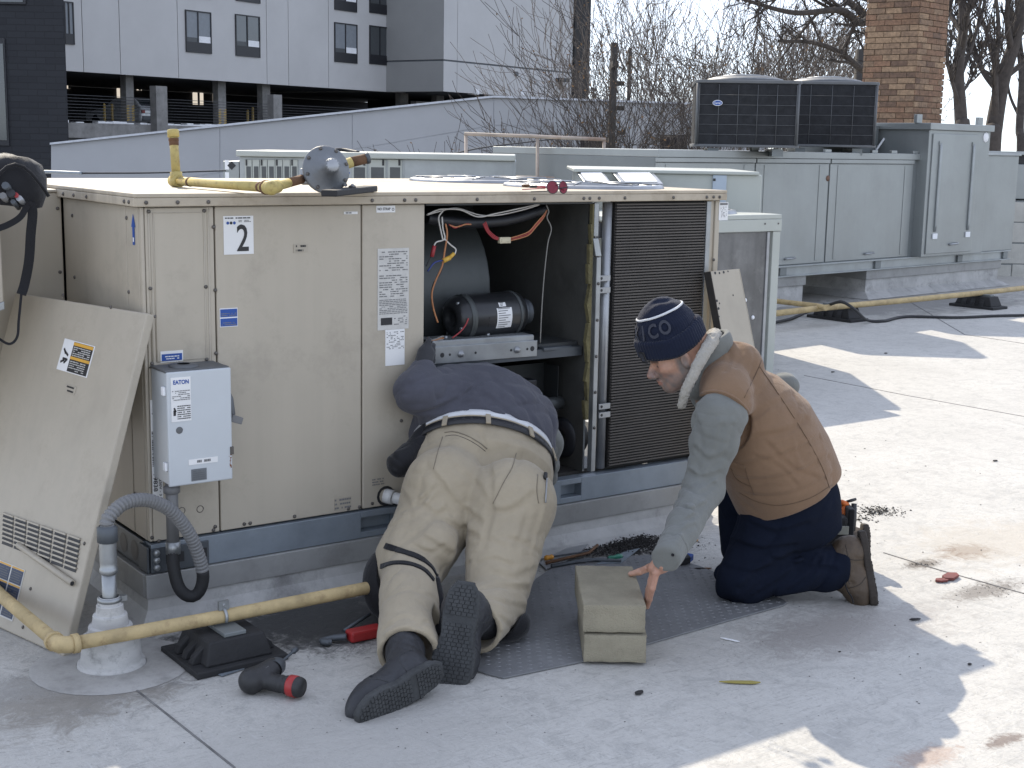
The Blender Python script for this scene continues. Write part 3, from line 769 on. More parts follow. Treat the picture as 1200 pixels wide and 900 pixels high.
guided_tree('slim bare tree farthest right against the sky', 31, [(1196, 200), (1195, 150), (1198, 90), (1193, 30), (1199, -40)], .12,
            [([(1196, 140, 0), (1183, 110, .3), (1178, 70, .5), (1170, 40, .5)], .04), ([(1197, 110, 0), (1212, 80, .3), (1222, 40, .5)], .04), ([(1196, 70, 0), (1186, 40, -.3), (1182, 0, -.5)], .04)])
# ================================================================== MAIN ROOFTOP UNIT
M_BEIGE = mat('beige_enamel', (0.425, 0.38, 0.305), 0.46, var=0.05, scale=2.2, bump=0.06, bscale=6, streak=0.10, dirt=0.45, dcol=(0.20, 0.175, 0.14), dscale=3.2)
M_BEIGEL = mat('worn_beige_enamel', (0.405, 0.362, 0.29), 0.5, var=0.10, scale=4, bump=0.08, bscale=8, streak=0.12, dirt=0.5, dcol=(0.20, 0.17, 0.13), dscale=4)
M_LID = mat('weathered_beige_lid', (0.44, 0.385, 0.30), 0.6, var=0.2, scale=3, dirt=0.6, dcol=(0.20, 0.155, 0.105), dscale=4, stretch=(.6, 5, 1), spec=.25)
M_RAIL = mat('dull_galvanised_rail', (0.24, 0.275, 0.31), 0.5, 0.45, var=0.18, scale=5, dirt=0.45, dcol=(0.10, 0.10, 0.10), dscale=5)
M_RAILD = mat('dark_rail_steel', (0.09, 0.10, 0.11), 0.5, 0.5, var=0.2, dirt=0.3)
M_GAP = mat('panel_gap', (0.03, 0.028, 0.025), 0.9)
M_SCREW = mat('screw_head', (0.12, 0.11, 0.10), 0.5, 0.5, var=0.3, scale=40)
M_FOIL = mat('dark_liner', (0.045, 0.048, 0.048), 0.5, 0.15, var=0.25, scale=7, bump=0.35, bscale=12)
M_SCROLL = mat('blower_sheet', (0.075, 0.082, 0.082), 0.5, 0.4, var=0.25, scale=6, dirt=0.4, dcol=(0.04, 0.04, 0.04), dscale=6)
M_YELINS = mat('yellow_insulation', (0.125, 0.108, 0.05), 0.95, var=0.35, scale=18, bump=0.6, bscale=60)
M_COPPER = mat('dull_copper', (0.20, 0.105, 0.075), 0.5, 0.6, var=0.25)
M_COIL = mat('dusty_coil_fins', (0.095, 0.085, 0.075), 0.7, 0.1, var=0.15, scale=8)
M_COILB = mat('coil_gap', (0.018, 0.017, 0.016), 0.8)
M_ALU = mat('aluminium_tube', (0.34, 0.35, 0.36), 0.4, 0.6, var=0.15)
M_WHITE = mat('white_sticker', (0.72, 0.72, 0.71), 0.5, var=0.04)
M_PAPER = mat('aged_label', (0.52, 0.51, 0.48), 0.6, var=0.10, scale=25, dirt=0.3, dcol=(0.35, 0.33, 0.3), dscale=30)
M_INK = mat('black_ink', (0.02, 0.02, 0.022), 0.5)
M_INKG = mat('grey_ink', (0.16, 0.16, 0.16), 0.6)
M_BLUE = mat('blue_print', (0.015, 0.07, 0.30), 0.5, var=0.1)
M_ORANGE = mat('orange_print', (0.62, 0.34, 0.05), 0.5)
M_PVC = mat('white_pvc', (0.66, 0.66, 0.64), 0.45, var=0.08)

L_, W_, ZB0, ZT = 2.40, 1.52, 0.17, 1.36
unit = thing('rooftop_unit', 'big beige rooftop air unit marked 2 with its blower bay open', 'rooftop unit', (1.2, 0.75, 0.17))
# curb under it
curb = thing('roof_curb', 'white membrane covered curb under the beige unit', 'roof curb', (1.2, 0.75, 0))
mb = MB()
prof = [(-0.10, 0.0), (-0.045, 0.012), (-0.02, 0.05), (-0.012, 0.10)]
for (y0, z0), (y1, z1) in zip(prof[:-1], prof[1:]):
    mb.add([(y0, y0, z0), (2.36-y0, y0, z0), (2.36-y1, y1, z1), (y1, y1, z1)], [(0, 1, 2, 3)], 0, True)
    mb.add([(y0, y0, z0), (y1, y1, z1), (y1, 1.5, z1), (y0, 1.5, z0)], [(0, 1, 2, 3)], 0, True)
    mb.add([(2.36-y0, y0, z0), (2.36-y0, 1.5, z0), (2.36-y1, 1.5, z1), (2.36-y1, y1, z1)], [(0, 1, 2, 3)], 0, True)
mb.box(0.0, 2.35, 0.0, 1.5, 0.0, 0.165)
build(mb, 'membrane_flashing', M_MEMB, curb)
M_FLASH = mat('curb_counterflashing', (0.29, 0.29, 0.28), 0.5, 0.2, var=0.15, scale=4, dirt=0.5, dcol=(0.14, 0.13, 0.12), dscale=5)
mb = MB(); mb.box(-0.022, 2.38, -0.022, -0.002, 0.088, 0.166); mb.box(-0.024, -0.002, -0.001, 1.5, 0.088, 0.166)
build(mb, 'counterflashing', M_FLASH, curb, 0.003)

# base rail with lifting slots
def fx(px, py, y=0.0): return on_y(px, py, y)[0]
def fz(px, py, y=0.0): return on_y(px, py, y)[2]
RZ0, RZ1 = 0.168, 0.262
sl = [(fx(421, 610), fx(462, 605)), (fx(655, 578), fx(679, 574))]
mb = MB(); xs = 0.0
for a, b in sl+[(2.41, 2.41)]:
    mb.box(xs, a, -0.012, 0.04, RZ0, RZ1)
    if b > a:
        mb.box(a, b, -0.012, 0.04, RZ0, RZ0+0.022); mb.box(a, b, -0.012, 0.04, RZ1-0.022, RZ1); mb.box(a, b, 0.03, 0.04, RZ0+.022, RZ1-.022)
    xs = b
mb.box(2.37, 2.41, 0.041, W_, RZ0, RZ1)
build(mb, 'base_rail', M_RAIL, unit, 0.002)
mb = MB(); mb.box(-0.006, 0.04, 0.041, W_, RZ0, RZ1); lr = build(mb, 'side_rail', M_RAILD, unit, 0.002)
for y in (0.12, 0.22, 0.34):
    mb = MB(); mb.lathe([(0.0, 0), (0.03, 0)], (-0.0068, y, 0.213), (-1, 0, 0), 14); mb.lathe([(0.03, 0), (0.034, 0.0)], (-0.0066, y, 0.213), (-1, 0, 0), 14)
    build(mb, 'lifting_hole', M_INK, lr)
mb = MB(); mb.box(-0.004, 0.19, -0.020, -0.0125, 0.170, 0.250); mb.box(-0.014, -0.0065, -0.012, 0.06, 0.170, 0.255)
br = build(mb, 'corner_bracket', M_RAILD, unit, 0.002)
for z in (0.188, 0.212, 0.236):
    mb = MB(); mb.lathe([(0.011, 0), (0.011, 0.005), (0.006, 0.009), (0, 0.009)], (0.014, -0.0202, z), (0, -1, 0), 8); build(mb, 'bolt', M_GALV, br)
for x0, x1 in ((0.045, 0.105), (0.145, 0.182)):
    mb = MB(); mb.box(x0, x1, -0.0212, -0.0204, 0.195, 0.228); build(mb, 'bracket_slot', M_INK, br)

# sheet metal
mb = MB(); mb.box(0.004, 1.0, 0.022, 0.03, 0.27, 1.318); mb.box(0.022, 0.03, 0.03, 1.5, 0.27, 1.318); mb.box(0.03, 2.38, 0.04, 1.5, 0.262, 0.274)
mb.box(0.03, 1.72, 1.48, 1.5, 0.28, 1.318)
build(mb, 'inner_casing', M_GAP, unit)
x1, x2, x3 = fx(254, 400), fx(424, 400), 1.011
def panel(a, b, name='access_panel', z0=0.268, z1=1.318, m=M_BEIGE):
    mb = MB(); mb.box(a, b, 0.0, 0.021, z0, z1); return build(mb, name, m, unit, 0.0035)
panel(0.001, 0.012, 'corner_post'); pA = panel(0.0135, x1-0.0025); pB = panel(x1+0.0025, x2-0.0025); pC = panel(x2+0.0025, x3)
# pressed bead on the control panel and its flat ledge
def bead(pts, r, parent):
    mb = MB(); mb.tube(pts, r, 6); return build(mb, 'pressed_bead', M_BEIGE, parent)
ax0, ax1, az0, az1 = 0.026, x1-0.022, fz(200, 428), fz(200, 244)
bead([(ax0, -0.0005, az0), (ax0, -0.0005, az1), (ax1, -0.0005, az1), (ax1, -0.0005, az0), (ax0, -0.0005, az0)], 0.0035, pA)
bead([(ax0+.014, -0.0003, az0+.014), (ax0+.014, -0.0003, az1-.014), (ax1-.014, -0.0003, az1-.014), (ax1-.014, -0.0003, az0+.014), (ax0+.014, -0.0003, az0+.014)], 0.0025, pA)
mb = MB(); mb.box(0.014, ax1, -0.0022, -0.0006, az0-0.004, az0-0.0005); build(mb, 'panel_step', M_GAP, pA)
# left side panels
mb = MB(); mb.box(0.0, 0.0215, 0.0225, 0.125, 0.268, 1.318); build(mb, 'corner_post', M_BEIGE, unit, 0.003)
mb = MB(); mb.box(0.0, 0.0215, 0.129, 0.739, 0.268, 1.318); build(mb, 'side_panel', M_BEIGE, unit, 0.003)
# lid with turned down lip
mb = MB()
mb.box(-0.022, 2.425, -0.022, 1.54, 1.3475, 1.36); mb.box(-0.022, 2.425, -0.022, -0.016, 1.320, 1.347); mb.box(-0.022, -0.016, -0.0155, 1.54, 1.320, 1.347)
mb.box(2.419, 2.425, -0.0155, 1.54, 1.320, 1.347)
lid = build(mb, 'lid', M_LID, unit, 0.004)
sm_ = MB(); sm_.lathe([(0.0062, 0), (0.0062, 0.003), (0.0035, 0.005), (0, 0.005)], (0, 0, 0), (0, -1, 0), 8); ME_SCREW = sm_.mesh('screw', M_SCREW)
sm_ = MB(); sm_.lathe([(0.0062, 0), (0.0062, 0.003), (0.0035, 0.005), (0, 0.005)], (0, 0, 0), (-1, 0, 0), 8); ME_SCREWX = sm_.mesh('screw', M_SCREW)
for px in (171, 208, 244, 436, 474, 487, 559, 626, 684, 691, 702, 732, 789, 828, 836, 843):
    piece('screw', ME_SCREW, unit, (fx(px, 235, -.022), -0.0222, 1.333))
for y in (0.03, 0.07, 0.42, 0.55, 0.66, 0.9): piece('screw', ME_SCREWX, unit, (-0.0222, y, 1.333))
for px, py in ((174, 248), (239, 247), (176, 338), (241, 336), (178, 426), (242, 421), (250, 266), (252, 340), (253, 414), (178, 630), (186, 634), (250, 621), (252, 617), (286, 614), (293, 613), (345, 605), (408, 596), (421, 594), (436, 590), (470, 493)):
    q = on_y(px, py); piece('screw', ME_SCREW, unit, (q[0], -0.0003, q[2]))
for y, z in ((0.115, 1.28), (0.115, 1.05), (0.115, 0.85), (0.64, 1.26), (0.64, 1.05), (0.42, 0.90), (0.36, 0.90), (0.115, 0.4), (0.64, .8)):
    piece('screw', ME_SCREWX, unit, (-0.0003, y, z))
for px, py in ((213, 598.5), (234.5, 596.5)):
    q = on_y(px, py); mb = MB(); c = [(q[0]+0.011*math.cos(t*math.pi/8), -0.0003, q[2]+0.011*math.sin(t*math.pi/8)) for t in range(17)]
    mb.tube(c, 0.0013, 4); build(mb, 'knockout_ring', M_SCREW, pA)

# stickers on the front
def sticker(px0, py0, px1, py1, name='sticker', y=-0.0012, mats=None, parent=unit):
    q = [on_y(px0, py0, y), on_y(px1, py0, y), on_y(px0, py1, y), on_y(px1, py1, y)]
    xa = (q[0][0]+q[2][0])/2; xb = (q[1][0]+q[3][0])/2; za = (q[2][2]+q[3][2])/2; zb = (q[0][2]+q[1][2])/2
    return xa, xb, za, zb
N_ = A3(0, -1, 0)
def sk(px0, py0, px1, py1, mats, fn, label=None, parent=unit, name='sticker'):
    xa, xb, za, zb = sticker(px0, py0, px1, py1); mb = MB(); plate(mb, (xa, -0.0012, za), X_, Z_, N_, xb-xa, zb-za, 0.0008)
    fn(mb, A3(xa, -0.0012, za), xb-xa, zb-za)
    return build(mb, name, mats, parent, label=label)
def f_two(mb, o, w, h):
    fine_print(mb, o+X_*w*0.05+Z_*h*0.91, X_, Z_, N_, w*0.9, h*0.07, 1, 1, 3)
    fine_print(mb, o+X_*w*0.5+Z_*h*0.83, X_, Z_, N_, w*0.45, h*0.07, 2, 1, 4)
    for k, c in enumerate((2, 1, 2)): mb.lathe([(0, 0), (w*0.05, 0)], o+X_*w*(0.14+k*0.11)+Z_*h*0.82+N_*0.0016, N_, 8, c)
    put_text(mb, '2', o+X_*w*0.43+Z_*h*0.08, X_, Z_, N_, w*0.40, h*0.70, 1, 0.012, 0.0018)
sk(262, 253, 297, 298, [M_WHITE, M_INK, M_BLUE], f_two, 'white card with a large black 2', name='number_card')
def f_wbl(mb, o, w, h):
    for k in (0, 1):
        z = o+Z_*h*(0.53-k*0.49); plate(mb, z+X_*w*0.03+N_*0.001, X_, Z_, N_, w*0.94, h*0.42, 0.0004, 1)
        fine_print(mb, z+X_*w*0.08+Z_*h*0.03, X_, Z_, N_, w*0.85, h*0.20, 2, 2, 7+k)
sk(257.5, 361, 278.5, 383, [M_WHITE, M_BLUE, M_INKG], f_wbl, 'pair of blue and white stickers left of the wide panel')
def f_one(mb, o, w, h):
    plate(mb, o+X_*w*0.05+Z_*h*0.12+N_*0.001, X_, Z_, N_, w*0.9, h*0.62, 0.0004, 1); fine_print(mb, o+X_*w*0.1+Z_*h*0.2, X_, Z_, N_, w*0.8, h*0.4, 2, 0, 17)
sk(188, 411, 214.5, 424, [M_WHITE, M_BLUE], f_one, 'blue and white sticker just above the grey switch box')
sk(344, 286, 361, 296, [M_BEIGEL, M_INK], lambda mb, o, w, h: fine_print(mb, o+X_*w*.15, X_, Z_, N_, w*.7, h, 2, 1, 5), 'tiny beige embossed access tag')
sk(403, 248, 419, 251, [M_WHITE, M_INK], lambda mb, o, w, h: fine_print(mb, o+X_*w*.05, X_, Z_, N_, w*.5, h, 1, 1, 6))
def f_strap(mb, o, w, h):
    put_text(mb, 'NO STRAP', o+X_*w*0.06+Z_*h*0.32, X_, Z_, N_, w*0.68, h*0.40, 1, 0.02, 0.0016); mb.lathe([(h*0.14, 0), (h*0.22, 0)], o+X_*w*0.88+Z_*h*0.45+N_*0.0016, N_, 8, 1)
sk(441, 241, 463, 249, [M_WHITE, M_INK], f_strap, 'white NO STRAP sticker')
def f_plate(mb, o, w, h):
    fine_print(mb, o+X_*w*.05+Z_*h*.72, X_, Z_, N_, w*.9, h*.25, 9, 1, 21, 0.6)
    fine_print(mb, o+X_*w*.05+Z_*h*.40, X_, Z_, N_, w*.9, h*.28, 10, 1, 22, 0.62)
    fine_print(mb, o+X_*w*.05+Z_*h*.19, X_, Z_, N_, w*.9, h*.19, 9, 1, 23, 0.95)
    plate(mb, o+X_*w*.10+Z_*h*.06+N_*.001, X_, Z_, N_, w*.36, h*.09, .0004, 2); fine_print(mb, o+X_*w*.52+Z_*h*.05, X_, Z_, N_, w*.42, h*.12, 5, 1, 24, .5)
sk(442.5, 291, 479, 386, [M_PAPER, M_INKG, M_INK], f_plate, 'tall rating plate covered in fine print')
sk(451.5, 386, 474, 428, [M_WHITE, M_INKG], lambda mb, o, w, h: (fine_print(mb, o+X_*w*.06+Z_*h*.45, X_, Z_, N_, w*.9, h*.5, 11, 1, 31, .5), None), 'white wiring card below the rating plate')
sk(436, 560, 450, 569, [M_BEIGEL, M_INKG], lambda mb, o, w, h: fine_print(mb, o, X_, Z_, N_, w, h, 3, 1, 33))
sk(392, 583, 411, 597, [M_BEIGEL, M_INKG], lambda mb, o, w, h: fine_print(mb, o, X_, Z_, N_, w, h, 3, 1, 34))
def f_bar(mb, o, w, h):
    U = -Z_  # text runs downwards
    # rows: right row nearer the box
    put_text(mb, 'KGA120H4', o+X_*w*0.56+Z_*h*0.99, -Z_, X_, N_, h*0.26, w*0.36, 1, 0.02, 0.0016)
    put_text(mb, '5615J02322', o+X_*w*0.12+Z_*h*0.97, -Z_, X_, N_, h*0.25, w*0.34, 1, 0.02, 0.0016)
    r = random.Random(9); z = 0.33
    while z < 0.68:
        t = r.choice((0.004, 0.008, 0.012)); q = o+X_*w*0.05+Z_*h*z+N_*0.0014; mb.add([q, q+X_*w*.9, q+X_*w*.9+Z_*h*t, q+Z_*h*t], [(0, 1, 2, 3)], 1); z += t+r.choice((0.005, 0.009))
    put_text(mb, 'V9838', o+X_*w*0.10+Z_*h*0.27, -Z_, X_, N_, h*0.20, w*0.40, 1, 0.02, 0.0016)
    put_text(mb, '208/230V - 3', o+X_*w*0.64+Z_*h*0.28, -Z_, X_, N_, h*0.26, w*0.24, 1, 0.02, 0.0016)
def bar():
    mb = MB(); o = A3(0.014, -0.0012, fz(174, 585)); w = 0.034; h = fz(174, 469)-o[2]
    plate(mb, o, X_, Z_, N_, w, h, 0.0008); f_bar(mb, o, w, h); build(mb, 'barcode_sticker', [M_WHITE, M_INK], unit, label='white bar code strip printed 5615J02322')
bar()
# blue up arrow on the left corner strip
mb = MB(); a = on_x(157, 287, -0.001); 
yy = a[1]; z0 = a[2]; z1 = on_x(157, 251, -0.001)[2]; w = 0.034; h = z1-z0
mb.prism([(-0.0012, yy-w*.25, z0), (-0.0012, yy+w*.25, z0), (-0.0012, yy+w*.25, z0+h*.58), (-0.0012, yy+w*.5, z0+h*.58), (-0.0012, yy, z1), (-0.0012, yy-w*.5, z0+h*.58), (-0.0012, yy-w*.25, z0+h*.58)], (-0.0008, 0, 0))
plate(mb, (-0.0022, yy-w*.14, z0+h*.1), Y_, Z_, -X_, w*.28, h*.14, 0.0004, 1)
build(mb, 'arrow_sticker', [M_BLUE, M_WHITE], unit)
# white drain stub
q = on_y(452, 581); mb = MB(); dq = nrm(A3(0.55, -0.8, -0.12)); mb.cyl(q+A3(0, 0.02, 0), q+dq*0.09, 0.021, 14); mb.cyl(q-dq*.002, q+dq*0.03, 0.026, 14); mb.lathe([(0.026, 0), (0.036, 0)], q-Y_*0.0008, (0, -1, 0), 14, 1)
build(mb, 'drain_pipe', [M_PVC, M_INK], unit)

# ------------------------------------------------------------------ open blower bay
XR = fx(690, 400)           # divider front edge
BK = 0.80
mb = MB(); mb.box(1.0115, 1.016, 0.022, BK, 0.275, 1.318); mb.box(1.017, XR, BK, BK+0.01, 0.275, 1.318); mb.box(1.017, XR, 0.0, BK, 1.312, 1.3185)
build(mb, 'bay_lining', M_FOIL, unit)
# divider wall with torn liner
mb = MB(); n1, n2 = 10, 14; V = []; rr_ = random.Random(4)
for i in range(n1+1):
    for j in range(n2+1):
        V.append((XR-0.004+rr_.uniform(-.006, .004), 0.012+(BK-0.012)*i/n1, 0.276+1.04*j/n2))
mb.add(V, [(i*(n2+1)+j, i*(n2+1)+j+1, (i+1)*(n2+1)+j+1, (i+1)*(n2+1)+j) for i in range(n1) for j in range(n2)], 0, True)
build(mb, 'divider_liner', mat('grey_foil_liner', (0.085, 0.085, 0.078), 0.42, 0.2, var=0.3, scale=5, bump=0.5, bscale=9, dirt=0.4, dcol=(0.03, 0.03, 0.03), dscale=5), unit)
mb = MB(); mb.box(XR+0.002, XR+0.01, 0.02, BK, 0.276, 1.315); build(mb, 'divider_wall', M_GALV, unit)
mb = MB(); pts = [(XR-0.003-0.016*abs(math.sin(k*1.3))*(k % 4 != 1), -0.002, 1.31-k*0.075) for k in range(12)]
for k in range(11):
    a, b = pts[k], pts[k+1]; mb.hexa([(a[0], -0.006, b[2]), (XR+0.004, -0.006, b[2]), (XR+0.004, 0.012, b[2]), (a[0], 0.012, b[2]), (b[0], -0.006, a[2]), (XR+0.004, -0.006, a[2]), (XR+0.004, 0.012, a[2]), (b[0], 0.012, a[2])])
build(mb, 'insulation_edge', M_YELINS, unit)
mb = MB(); zb_ = fz(695, 283)
mb.box(XR+0.005, XR+0.026, -0.008, 0.018, zb_+0.02, 1.315)
mb.hexa([(XR+0.012, -0.014, zb_-.055), (XR+0.04, -0.014, zb_-.055), (XR+0.04, 0.01, zb_-.055), (XR+0.012, 0.01, zb_-.055), (XR+0.0, -0.010, zb_+.012), (XR+0.026, -0.010, zb_+.012), (XR+0.026, 0.012, zb_+.012), (XR+0.0, 0.012, zb_+.012)])
mb.box(XR+0.022, XR+0.043, -0.008, 0.018, 0.276, zb_-0.06)
dv = build(mb, 'divider_flange', M_GALV, unit, 0.002)
for k in range(5): piece('screw', ME_SCREW, unit, (XR+0.032, -0.0082, 0.45+k*0.14))
# deck that carries the blower
ZD = fz(560, 404, 0.05)
mb = MB(); mb.box(1.018, XR-0.008, 0.06, BK-.002, ZD-0.035, ZD-0.02); build(mb, 'blower_deck', M_FOIL, unit)
mb = MB(); mb.box(1.018, XR-0.008, 0.03, 0.055, ZD-0.07, ZD-0.035); build(mb, 'deck_beam', M_RAILD, unit)
# blower scroll
sx0, sx1 = 1.018, fx(562, 320, 0.30); sc = A3(0, 0.56, 0.97); R_ = 0.31
mb = MB(); n = 40
V = []
for i in range(n+1):
    a = math.pi*2*i/n; r = R_*(1+0.05*math.sin(a*0.5)); V += [(sx0, sc[1]+r*math.cos(a), sc[2]+r*math.sin(a)), (sx1, sc[1]+r*math.cos(a), sc[2]+r*math.sin(a))]
mb.add(V, [(2*i, 2*i+1, 2*i+3, 2*i+2) for i in range(n)], 0, True)
for x, sg in ((sx1, 1),):
    mb.lathe([(0.17, 0), (R_+0.012, 0), (R_+0.012, 0.008), (0.17, 0.008)], (x, sc[1], sc[2]), (1, 0, 0), 36)
build(mb, 'blower_housing', M_SCROLL, unit)
# motor
M_MOTOR = mat('black_motor_enamel', (0.022, 0.023, 0.025), 0.3, 0.1, var=0.15)
ym = 0.14
ma = on_y(531, 373, ym); mb_ = on_y(606, 371, ym); ax = nrm(A3(1, 0.04, 0.015)); ml = (mb_-ma) @ ax
motor = MB(); motor.lathe([(0, 0), (0.03, 0), (0.031, -0.012), (0.052, -0.012), (0.07, 0.0), (0.081, 0.022), (0.083, 0.05), (0.083, ml-0.03), (0.08, ml-0.02), (0.078, ml), (0.05, ml+.01), (0, ml+.01)], ma, ax, 28)
mo = build(motor, 'blower_motor', M_MOTOR, unit)
mb = MB(); mb.lathe([(0.0835, 0.03), (0.086, 0.032), (0.086, 0.052), (0.0835, 0.054)], ma, ax, 28); build(mb, 'motor_band', M_SCROLL, mo)
mb = MB(); mb.lathe([(0.0835, ml-0.035), (0.0855, ml-0.034), (0.0855, ml-0.024), (0.0835, ml-0.022)], ma, ax, 28); build(mb, 'motor_band', M_SCROLL, mo)
mb = MB(); mb.lathe([(0.012, ml), (0.012, ml+.02), (0.045, ml+.022), (0.05, ml+.03), (0.038, ml+.036), (0.05, ml+.046), (0.046, ml+.056), (0.01, ml+.058)], ma, ax, 24); build(mb, 'pulley', M_RAILD, mo)
for k in range(4):
    a = k*math.pi/2+.5; c = ma+ax*0.006+A3(0, math.cos(a), math.sin(a))*0.066
    mb = MB(); mb.lathe([(0.006, -0.012), (0.006, 0.0)], c, ax, 6); mb.lathe([(0, -0.012), (0.006, -0.012)], c, ax, 6); build(mb, 'through_bolt', M_GALV, mo)
lab = MB()
for j, (a0, a1, l0, l1) in enumerate(((-0.5, 0.42, 0.50, 0.74), (0.48, 0.68, 0.55, 0.66))):
    V = []; m_ = 8
    for i in range(m_+1):
        a = a0+(a1-a0)*i/m_; rad = A3(0, -math.cos(a), math.sin(a))*0.0842
        V += [ma+ax*ml*l0+rad, ma+ax*ml*l1+rad]
    lab.add(V, [(2*i, 2*i+1, 2*i+3, 2*i+2) for i in range(m_)], 0, True)
    for i in range(9 if j == 0 else 3):
        a = a0+(a1-a0)*(i+.5)/(9 if j == 0 else 3); rad = A3(0, -math.cos(a), math.sin(a)); tz = A3(0, math.sin(a), math.cos(a)); q = ma+ax*ml*(l0+.02)+rad*.0848
        lab.add([q, q+ax*ml*(l1-l0-.05)*(0.6+.4*((i*7) % 3)/2), q+ax*ml*(l1-l0-.05)*(0.6+.4*((i*7) % 3)/2)+tz*.003, q+tz*.003], [(0, 1, 2, 3)], 1)
build(lab, 'motor_label', [M_WHITE, M_INKG], mo)
for k in range(4):
    a = -0.35+k*0.13; rad = A3(0, -math.cos(a), math.sin(a))
    mb = MB(); mb.obox(ma+ax*ml*0.42+rad*.0832, (ax, rad, np.cross(ax, rad)), (0.014, 0.0012, 0.003)); build(mb, 'vent_slot', M_INK, mo)
# slide rail in front of the motor
y0 = 0.025
pa = on_y(506, 417, y0); pb = on_y(629, 408, y0); e = nrm(pb-pa); ln = np.linalg.norm(pb-pa); up = nrm(np.cross(e, -Y_)); up = up if up[2] > 0 else -up
mb = MB(); mb.obox((pa+pb)/2, (e, Y_, up), (ln/2, 0.003, 0.030)); mb.obox((pa+pb)/2+up*0.038+Y_*0.012, (e, Y_, up), (ln/2-.008, 0.003, 0.010)); mb.obox((pa+pb)/2+up*0.0285+Y_*0.0085, (e, Y_, up), (ln/2-.008, 0.0054, 0.0015)); mb.obox((pa+pb)/2+up*0.049+Y_*0.07, (e, Y_, up), (ln/2-.01, 0.058, 0.0015))
sr = build(mb, 'motor_rail', M_GALV, unit, 0.0015)
for k, r in ((0.09, .009), (0.16, .005), (0.40, .005), (0.74, .005), (0.90, .005), (0.95, .01)):
    mb = MB(); mb.lathe([(0, 0), (r, 0)], pa+e*ln*k-Y_*0.0036, (0, -1, 0), 10); build(mb, 'rail_hole', M_INK, sr)
for k in (0.26, 0.80):
    mb = MB(); mb.lathe([(0.014, 0), (0.014, 0.004), (0.009, 0.005), (0.009, 0.012), (0, 0.012)], pa+e*ln*k-Y_*0.0034, (0, -1, 0), 6); build(mb, 'rail_bolt', M_ALU, sr)
for k in (0.22, 0.62):
    mb = MB(); mb.lathe([(0.008, 0), (0.008, 0.006), (0, 0.006)], pa+e*ln*k+up*0.051+Y_*0.07, Z_, 6); build(mb, 'rail_bolt', M_ALU, sr)
pq = on_y(636, 409, .05); mb = MB(); mb.obox(pq+A3(0.06, 0, 0), (nrm(A3(1, 0.1, -.03)), Y_, Z_), (0.075, 0.02, 0.007)); build(mb, 'belt_tensioner', M_RAILD, unit, 0.003)
# lower burner bay
gp = mat('burner_plate', (0.045, 0.05, 0.05), 0.5, 0.4, var=0.2)
q0 = on_y(585, 430, 0.2); q1 = on_y(637, 500, 0.2)
mb = MB(); mb.box(q0[0]-0.2, q1[0], 0.2, 0.204, 0.28, q0[2]); mb.box(q1[0]-0.004, q1[0], 0.11, 0.199, 0.5, q0[2]); build(mb, 'burner_plate', gp, unit)
q = on_y(617, 453, 0.1); mb = MB(); mb.obox(q, (X_, Y_, Z_), (0.028, 0.03, 0.03)); gv = build(mb, 'gas_valve', M_BLACK, unit, 0.005)
mb = MB(); mb.lathe([(0, 0.01), (0.009, 0.01), (0.009, 0)], q-Y_*.031, (0, -1, 0), 8); build(mb, 'red_button', mat('red_plastic', (0.30, 0.03, 0.03), 0.4), gv)
mb = MB(); mb.obox(q+A3(0.012, -0.034, -0.02), (nrm(A3(1, 0, .5)), Y_, nrm(A3(-.5, 0, 1))), (0.02, 0.002, 0.007)); build(mb, 'valve_tag', M_WHITE, gv)
mb = MB(); mb.tube(spline([q+A3(0.03, -0.01, -.01), q+A3(0.055, -0.02, -0.03), q+A3(0.06, -0.02, -0.09), q+A3(0.075, -0.02, -.12)]), 0.006, 6); build(mb, 'gas_tube', M_ALU, gv)
q = on_y(645, 473, 0.12); mb = MB(); mb.cyl(q-X_*0.03, q+X_*0.05, 0.026, 14); build(mb, 'flue_stub', M_SCROLL, unit)
q = on_y(662, 512, 0.14); mb = MB(); mb.lathe([(0.03, -.03), (0.075, -.03), (0.08, -.02), (0.08, .05), (0.07, .06)], q, (1, 0.2, 0), 24); mb.lathe([(0.083, .0), (.088, .01), (.083, .02)], q, (1, .2, 0), 24); build(mb, 'inducer_fan', M_BLACK, unit)
# wiring
def rope(pts, r, name, m, parent=unit, n=6):
    mb = MB(); mb.tube(spline(pts, 6), r, n); return build(mb, name, m, parent)
M_WW = mat('white_wire', (0.55, 0.53, 0.49), 0.6); M_WR = mat('red_wire', (0.30, 0.03, 0.035), 0.5); M_WO = mat('orange_wire', (0.40, 0.17, 0.07), 0.5); M_WB = mat('blue_wire', (0.03, 0.05, 0.20), 0.5); M_WG = mat('grey_wire', (0.22, 0.21, 0.19), 0.6)
M_WY = mat('yellow_connector', (0.60, 0.36, 0.05), 0.5); M_CONN = mat('cream_connector', (0.52, 0.47, 0.33), 0.6, var=0.2)
def iy(*ps, y=0.05): return [on_y(a, b, y) for a, b in ps]
rope(iy((501, 251), (513, 246), (522, 245), (540, 246), (560, 254), (582, 250), (610, 244), (632, 239)), 0.0028, 'wire', M_WW)
rope(iy((500, 252), (514, 248), (535, 244), (562, 252), (584, 252), (612, 246), (632, 240), y=0.055), 0.0025, 'wire', M_WW)
rope(iy((519, 247), (514, 255), (516, 268), (519, 281)), 0.0028, 'wire', M_WW); rope(iy((518, 254), (519, 268), (521, 280), (511, 284), (508, 291)), 0.0028, 'wire', M_WW)
rope(iy((521, 280), (528, 287), (534, 292), (533, 298)), 0.0028, 'wire', M_WW)
rope(iy((522, 262), (524, 275), (521, 295), (518, 312), (510, 330), (506, 345), (508, 362), (513, 378)), 0.0034, 'wire', M_WO)
rope(iy((520, 300), (517, 318), (508, 333), (506, 350), (510, 374), y=.052), 0.003, 'wire', M_INK)
